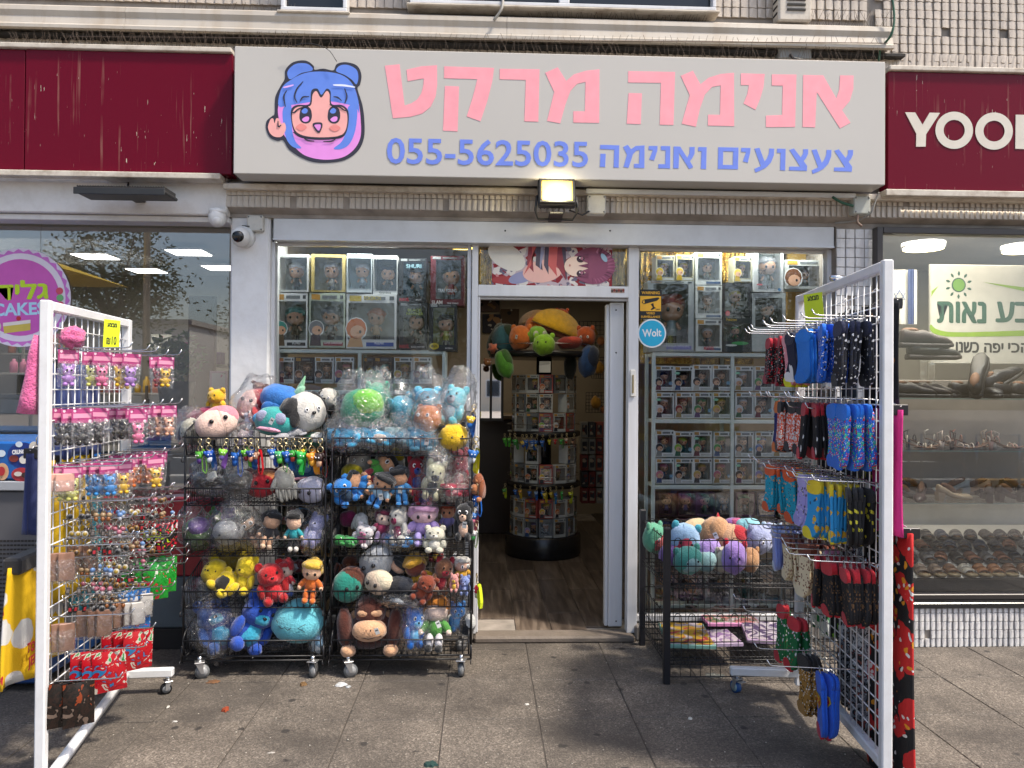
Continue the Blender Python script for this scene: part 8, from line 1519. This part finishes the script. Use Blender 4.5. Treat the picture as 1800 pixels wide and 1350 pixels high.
for i, (px, py, c1) in enumerate(((1626, 601, '#24120c'), (1640, 622, '#0f1012'))):
    p = at(px, py, 4.85); shoe('lace', c1, '#1a0e0a', ['dark brown lace up shoe highest beside the flag', 'black lace up shoe on the acrylic stand under the brown one'][i], (p.x, 4.85, p.z-.04), -.1, 1.25, 'shoes in the shoe shop window'); q = MB(); q.box(p.x-.06, p.x+.06, 4.8, 4.9, p.z-.052, p.z-.042, CLEAR); q.box(p.x-.02, p.x+.02, 4.86, 4.868, zz0, p.z-.053, CLEAR); solo(q, 'shoe_stand', ['clear stand under the brown shoe by the flag', 'clear stand under the black shoe below the brown one'][i], 'stand', (p.x, 4.85, p.z-.05))
p = at(1722, 655, 4.86); shoe('lace', '#0e1014', '#0b0b0c', 'black shoe propped toe up in front of the shop poster', (p.x, 4.86, p.z-.03), 1.3, 1.25, 'shoes in the shoe shop window').rotation_euler = (0, -1.0, .8)
p = at(1765, 660, 4.9); shoe('lace', '#10131c', '#0b0b0c', 'navy black shoe propped beside the black toe up shoe', (p.x, 4.9, p.z-.06), .2, 1.25, 'shoes in the shoe shop window').rotation_euler = (0, -.5, .2)
zl = zs+.16; q = MB(); q.bbox(xr1+.01, 6.5, 4.62, 5.4, zl-.10, zl-.02, M('dark_plinth', (.05, .045, .04), .5), .006); 
q.add([(xr1+.01, 4.62, zl-.018), (6.5, 4.62, zl-.018), (6.5, 5.35, zl+.18), (xr1+.01, 5.35, zl+.18), (xr1+.01, 5.35, zl-.018), (6.5, 5.35, zl-.018)], [(0, 1, 2, 3), (0, 3, 4), (1, 5, 2), (3, 2, 5, 4)], M('white_board', (.5, .5, .48), .5)); solo(q, 'sandal_plinth', 'sloping white plinth carrying rows of sandals in the shoe window', 'plinth', (3, 4.6, zl))
sc_ = ['#8a5a34', '#9a8a6a', '#6a4a34', '#8a6a4a', '#3a2a26', '#a09c98', '#7a6a5e', '#b0aca4']; dk_ = ['#1c2430', '#1a1c20', '#2a4058', '#15161a', '#6a6a6c', '#2a3a52', '#8a5a40', '#202024', '#4a4c52']
for rw, (Y_, dz) in enumerate(((4.70, 0), (4.86, .045), (5.02, .09), (5.17, .13))):
    for i in range(10):
        px = 1592+i*26+(rw % 2)*10; p = at(px, 700, Y_); c1 = rr.choice(sc_ if rw == 0 else dk_); shoe('sandal', c1, '#8a7a5a' if rw == 0 else '#2a2624', f'slip on sandal, {ORD[i]} from the rack in the {["front","second","third","rear"][rw]} row on the plinth', (p.x, Y_, zl-.01+dz), -PI/2+rr.uniform(-.25, .25)-.35, .95, 'sandals on the sloping plinth').rotation_euler.x = 0
q = MB(); q.bbox(xr1+.01, 6.5, 5.40, 5.44, .3, zz2-.03, M('white_back_board', (.6, .62, .58), .6), .003); q.bbox(xr1+.01, 6.5, 5.12, 5.15, zz2-.008, zz0+.12, M('brown_back_board', (.22, .20, .175), .6), .003); solo(q, 'back_board', 'brown upper and white lower backing boards behind the shoe shelves', 'board', (3, 5.2, .3))
# poster, flag
Y_ = 5.6; a, b, c, d = prect(1636, 466, 1900, 640, Y_); t = thing('shop_poster', 'white shop poster with green sun emblem and green Hebrew lettering in the shoe shop', 'poster', ((a+b)/2, Y_, c), world=True); q = MB(); q.bbox(a, b, Y_, Y_+.03, c, d, prt('#b4b2a8'), .004); q.build('board', t)
q = MB(); P = lambda L: [(at(x, y, Y_).x, at(x, y, Y_).z) for x, y in L]; GR = prt('#7a9a1e'); DG = prt('#1c4a34'); k = pxm(Y_)
flat(q, [(v.x, v.y) for v in smooth_closed([Vector(p) for p in P([(1636, 570), (1650, 580), (1700, 584), (1900, 578), (1900, 588), (1700, 592), (1655, 590), (1636, 582)])], 4)], Y_-.002, GR); c = at(1685, 501, Y_); disc(q, c, 13*k, Y_-.002, DG); disc(q, c, 11*k, Y_-.0026, prt('#5f8a2a'))
for i in range(10): a_ = 2*PI*i/10+.3; m = c+Vector((math.cos(a_)*20*k, 0, math.sin(a_)*20*k)); q.add([(m.x+math.cos(a_)*u*k-math.sin(a_)*v*k, Y_-.002, m.z+math.sin(a_)*u*k+math.cos(a_)*v*k) for u, v in ((-4, 0), (0, 2.4), (4.5, 1.2), (4.5, -1.2), (0, -2.4))], [(4, 3, 2, 1, 0)], DG)
flat(q, P([(1728, 496), (1800, 505), (1900, 520), (1900, 528), (1800, 512)]), Y_-.002, GR); flat(q, P([(1637, 512), (1650, 502), (1640, 516), (1637, 522)]), Y_-.002, GR)
q.build('emblem', t); q = MB()
ptext(q, 'תואנ', 1647, 530, 1734, 568, Y_-.002, DG, .04); ptext(q, 'עבט', 1750, 530, 1850, 568, Y_-.002, DG, .04); q.build('lettering', t); q = MB(); ptext(q, 'ונשכ', 1680, 601, 1721, 620, Y_-.002, DRAWN, .01); ptext(q, 'הפי', 1730, 603, 1764, 620, Y_-.002, DRAWN, .01); ptext(q, 'יכה', 1772, 603, 1810, 620, Y_-.002, DRAWN, .01); q.build('small_lettering', t)
Y_ = 5.3; a, b, c, d = prect(1565, 474, 1612, 570, Y_); t = thing('flag', 'white flag with blue stripe and six pointed star hanging inside the shoe shop', 'flag', ((a+b)/2, Y_, c), world=True); q = MB(); n = 16
def wav(q, x0, x1, z0, z1, off, m): q.add([(x0+(x1-x0)*i/n, Y_+off+.008*math.sin(i*.9+x0*30), z) for z in (z0, z1) for i in range(n+1)], [(i, i+1, n+2+i, n+1+i) for i in range(n)], m, True)
wav(q, a, b, c, d, 0, prt('#b9b8b0')); q.build('cloth', t); q = MB(); w = b-a; wav(q, a+w*.62, a+w*.82, c, d, -.02, prt('#3a4a78')); m = Vector((a+w*.28, Y_-.022, (c+d)/2+.0))
for s in (0, PI): pts = [m+Vector((math.cos(PI/2+s+2*PI*i/3)*.045, 0, math.sin(PI/2+s+2*PI*i/3)*.045)) for i in range(4)]; q.tube(pts, .0035, prt('#3a4a78'), 4)
q.build('flag_emblem', t)
# ---------------- street side, seen in reflections ----------------
def tree(x, y, h, r, lb, seed):
    g = random.Random(seed); t = thing('street_tree', lb, 'tree', (x, y, 0), 'street trees across the road', world=True); BK_ = M('bark', (.12, .09, .065), .9, var=.3, bump=.6, bs=12); q = MB(); tips = []
    q.tube([(x, y, 0), (x+.1, y, h*.25), (x-.05, y+.1, h*.45), (x+.1, y, h*.62)], [.2, .16, .13, .08], BK_, 10)
    for i in range(9):
        a = g.uniform(0, 2*PI); z0 = h*g.uniform(.3, .6); e_ = Vector((x+math.cos(a)*r*g.uniform(.4, .9), y+math.sin(a)*r*g.uniform(.4, .9), h*g.uniform(.55, .95))); q.tube([(x, y, z0), Vector((x, y, z0)).lerp(e_, .5)+Vector((0, 0, .3)), e_], [.08, .05, .02], BK_, 6); tips += [e_, Vector((x, y, z0)).lerp(e_, .6)]
    q.build('trunk', t); q = MB(); LM = M('tree_leaf', (.11, .14, .03), .6, var=.6, vs=3)
    for i in range(5200):
        c = g.choice(tips)+Vector((g.gauss(0, r*.22), g.gauss(0, r*.22), g.gauss(0, r*.2))); a = Vector((g.gauss(0, 1), g.gauss(0, 1), g.gauss(0, .7))).normalized()*.075; b = a.orthogonal().normalized()*.038; q.add([c-a, c+b, c+a, c-b], [(0, 1, 2, 3)], LM)
    q.build('crown', t)
for i, (x, y, h, r) in enumerate(((-11.5, -15, 6.5, 1.9), (-7.2, -19, 7, 2.0), (-1.6, -21, 6.5, 1.9), (5.6, -17, 6, 1.9), (12, -20, 7, 2.2))): tree(x, y, h, r, f'street tree across the road, {ORD[i]} of the planted row', i)
def house(x0, x1, y, h, c, lb):
    t = thing('street_building', lb, 'building', ((x0+x1)/2, y-4, 0), 'buildings across the street', world=True); m = M('render_wall', c, .85, var=.05); q = MB(); q.box(x0, x1, y-8, y, 0, h, m); q.build('wall', t); q = MB(); q.box(x0-.2, x1+.2, y-8.2, y+.2, h, h+.3, M('parapet', (.35, .33, .3), .8)); q.build('roof', t)
    nx = int((x1-x0)/2.2)
    for j in range(int(h/2.9)):
        for i in range(nx): a = x0+.6+i*2.2; q = MB(); q.bbox(a, a+1.1, y, y+.05, j*2.9+1, j*2.9+2.3, ALU); q.box(a+.06, a+1.04, y+.051, y+.055, j*2.9+1.06, j*2.9+2.24, M('far_glass', (.03, .04, .05), .08, var=0)); q.build('window', t)
house(-34, -17, -36, 5.2, (.6, .58, .54), 'white rendered low building across the street behind trees'); house(-14, -4.5, -40, 4.6, (.5, .42, .33), 'tan low building across the street'); house(8, 26, -38, 5.8, (.55, .5, .45), 'pale three storey building across the street'); house(-2.5, 5, -42, 4.2, (.6, .5, .38), 'small sandy building between the larger ones')
for i, (x, y) in enumerate(((-6.0, -4.6), (-9.6, -4.2), (4.6, -5.2))):
    t = thing('street_lamp', f'grey tubular street lamp across the pavement, {ORD[i]} along the kerb', 'street lamp', (x, y, 0), 'street lamps', world=True); q = MB(); q.tube([(x, y, 0), (x, y, 6.5), (x+.4, y, 7.2), (x+1.4, y, 7.4)], [.07, .05, .04, .035], M('lamp_pole', (.5, .45, .38), .4, .6), 10); q.build('pole', t); q = MB(); q.bbox(x+1.2, x+1.8, y-.1, y+.1, 7.33, 7.43, GRY, .02); q.build('lamp_head', t)
for i, (x, y) in enumerate(((-7.6, -3.9), (-10.8, -3.6))):
    t = thing('parasol', ['yellow square parasol by the kerb opposite the cake shop', 'yellow square parasol farther along the kerb'][i], 'parasol', (x, y, 0), world=True); q = MB(); q.cyl((x, y, 0), (x, y, 3.6), .03, WHITEP, 8); q.build('pole', t); q = MB(); s = 1.1; q.add([(x, y, 3.75), (x-s, y-s, 3.35), (x+s, y-s, 3.35), (x+s, y+s, 3.35), (x-s, y+s, 3.35)], [(0, 1, 2), (0, 2, 3), (0, 3, 4), (0, 4, 1), (1, 4, 3, 2)], M('yellow_canvas', (.75, .5, .03), .8)); q.build('canopy', t)
q = MB()
for k_ in range(14): x = 1.6+k_*.9; q.tube([(x, -2.9, 0), (x, -2.9, .85), (x+.7, -2.9, .85), (x+.7, -2.9, 0)], .02, CHROME, 6)
solo(q, 'railing', 'low chrome hoop railing along the kerb opposite the shoe shop', 'railing', (5, -2.9, 0))
for i, x in enumerate((3.4, 5.6)):
    t = thing('planter_bush', ['rounded yellow green bush by the hoop railing', 'second rounded bush farther along the railing'][i], 'bush', (x, -2.2, 0), world=True); q = MB(); q.lathe([(0, 0), (.25, 0), (.32, .5), (0, .5)], (x, -2.2, 0), pla('#3a3028'), 18); q.build('pot', t); q = MB()
    for k_ in range(900): d = Vector((rr.gauss(0, 1), rr.gauss(0, 1), rr.gauss(0, 1))).normalized()*rr.uniform(.5, 1); c = Vector((x, -2.2, 1.1))+d*.5; a = Vector((rr.gauss(0, 1), rr.gauss(0, 1), rr.gauss(0, 1))).normalized()*.05; b = a.orthogonal().normalized()*.025; q.add([c-a, c+b, c+a, c-b], [(0, 1, 2, 3)], M('bush_leaf', (.2, .24, .03), .6, var=.5))
    q.build('foliage', t)
# ---------------- litter on the pavement ----------------
def blob(px, py, rx, ry, c_, h_, nm, lb, seed):
    p = gnd(px, py); g = random.Random(seed); k = p.y/F; n = 14; q = MB(); pts = [(rx*k*(1+.35*g.uniform(-1, 1))*math.cos(2*PI*i/n), ry*k*(1+.35*g.uniform(-1, 1))*math.sin(2*PI*i/n)) for i in range(n)]
    vs = [(x, y, .0016) for x, y in pts]+[(x*.8, y*.8, .0016+h_) for x, y in pts]+[(0, 0, .0016+h_*1.2)]; q.add(vs, [(i, (i+1) % n, n+(i+1) % n, n+i) for i in range(n)]+[(n+i, n+(i+1) % n, 2*n) for i in range(n)], M(nm, c_, .8, var=.3, vs=60)); o = q.build('litter'); o.location = p; tag(o, lb, 'litter')
for i, (px, py, rx, ry, c_, h_, lb) in enumerate([(600, 1204, 9, 9, '#b9bcbe', .006, 'crumpled whitish paper scrap under the gap between the basket racks'), (612, 1208, 5, 5, '#a8acae', .004, 'smaller white paper crumb beside the crumpled scrap'), (396, 1249, 5, 10, '#8a3a1c', .01, 'curled dry orange brown leaf on the paving'), (758, 1345, 12, 10, '#1c3c38', .008, 'dark green leaf at the bottom edge by the doorway slabs'), (1213, 1264, 4, 4, '#d0ccc0', .006, 'white pebble in the dark slabs in front of the bin'), (926, 1239, 4, 4, '#c8c6be', .003, 'white crumb in the doorway paving'), (533, 1204, 6, 8, '#6a5030', .008, 'small tan leaf near the rear caster'), (375, 1199, 12, 10, '#6a4a30', .003, 'flattened brown patch of cardboard near the caster'), (1450, 1157, 5, 4, '#c8c4ba', .004, 'white crumb behind the sock rack foot'), (296, 1243, 2.5, 5, '#c4c2ba', .003, 'cigarette end beside the caster of the squishy rack'), (308, 1269, 4, 2, '#c8c6c0', .003, 'tiny white paper curl below the white foot bar'), (477, 1324, 6, 3, '#a8a49c', .002, 'pale flat scrap on the lower paving'), (1255, 1188, 20, 12, '#6a6c68', .0012, 'grey dried spill beneath the dump bin')]): blob(px, py, rx, ry, c_, h_, 'litter_'+c_.strip('#'), lb, i)
q = MB(); a, b = gnd(148, 1250, .0), gnd(92, 1210, 0); p = gnd(125, 1255); q.bbox(p.x-.05, p.x+.05, p.y-.06, p.y+.06, .002, .12, M('black_rubber', (.02, .02, .02), .7), .02); q.bbox(p.x-.09, p.x-.045, p.y-.04, p.y+.06, .002, .09, M('black_rubber', (.02, .02, .02), .7), .01); solo(q, 'rubber_block', 'black rubber block under the squishy toy rack', 'block', p)
q = MB(); g = random.Random(3)
for i in range(260):
    x, y = g.uniform(-2.2, 2.6), g.uniform(2.9, 4.6); s = g.uniform(.0015, .004); q.ball((x, y, .003), (s, s, s*.6), M('grit', (.5, .47, .4), .8), 5, 3)
o = q.build('grit'); o['kind'] = 'stuff'
for o in D.objects:
    if '_o' in o: del o['_o']
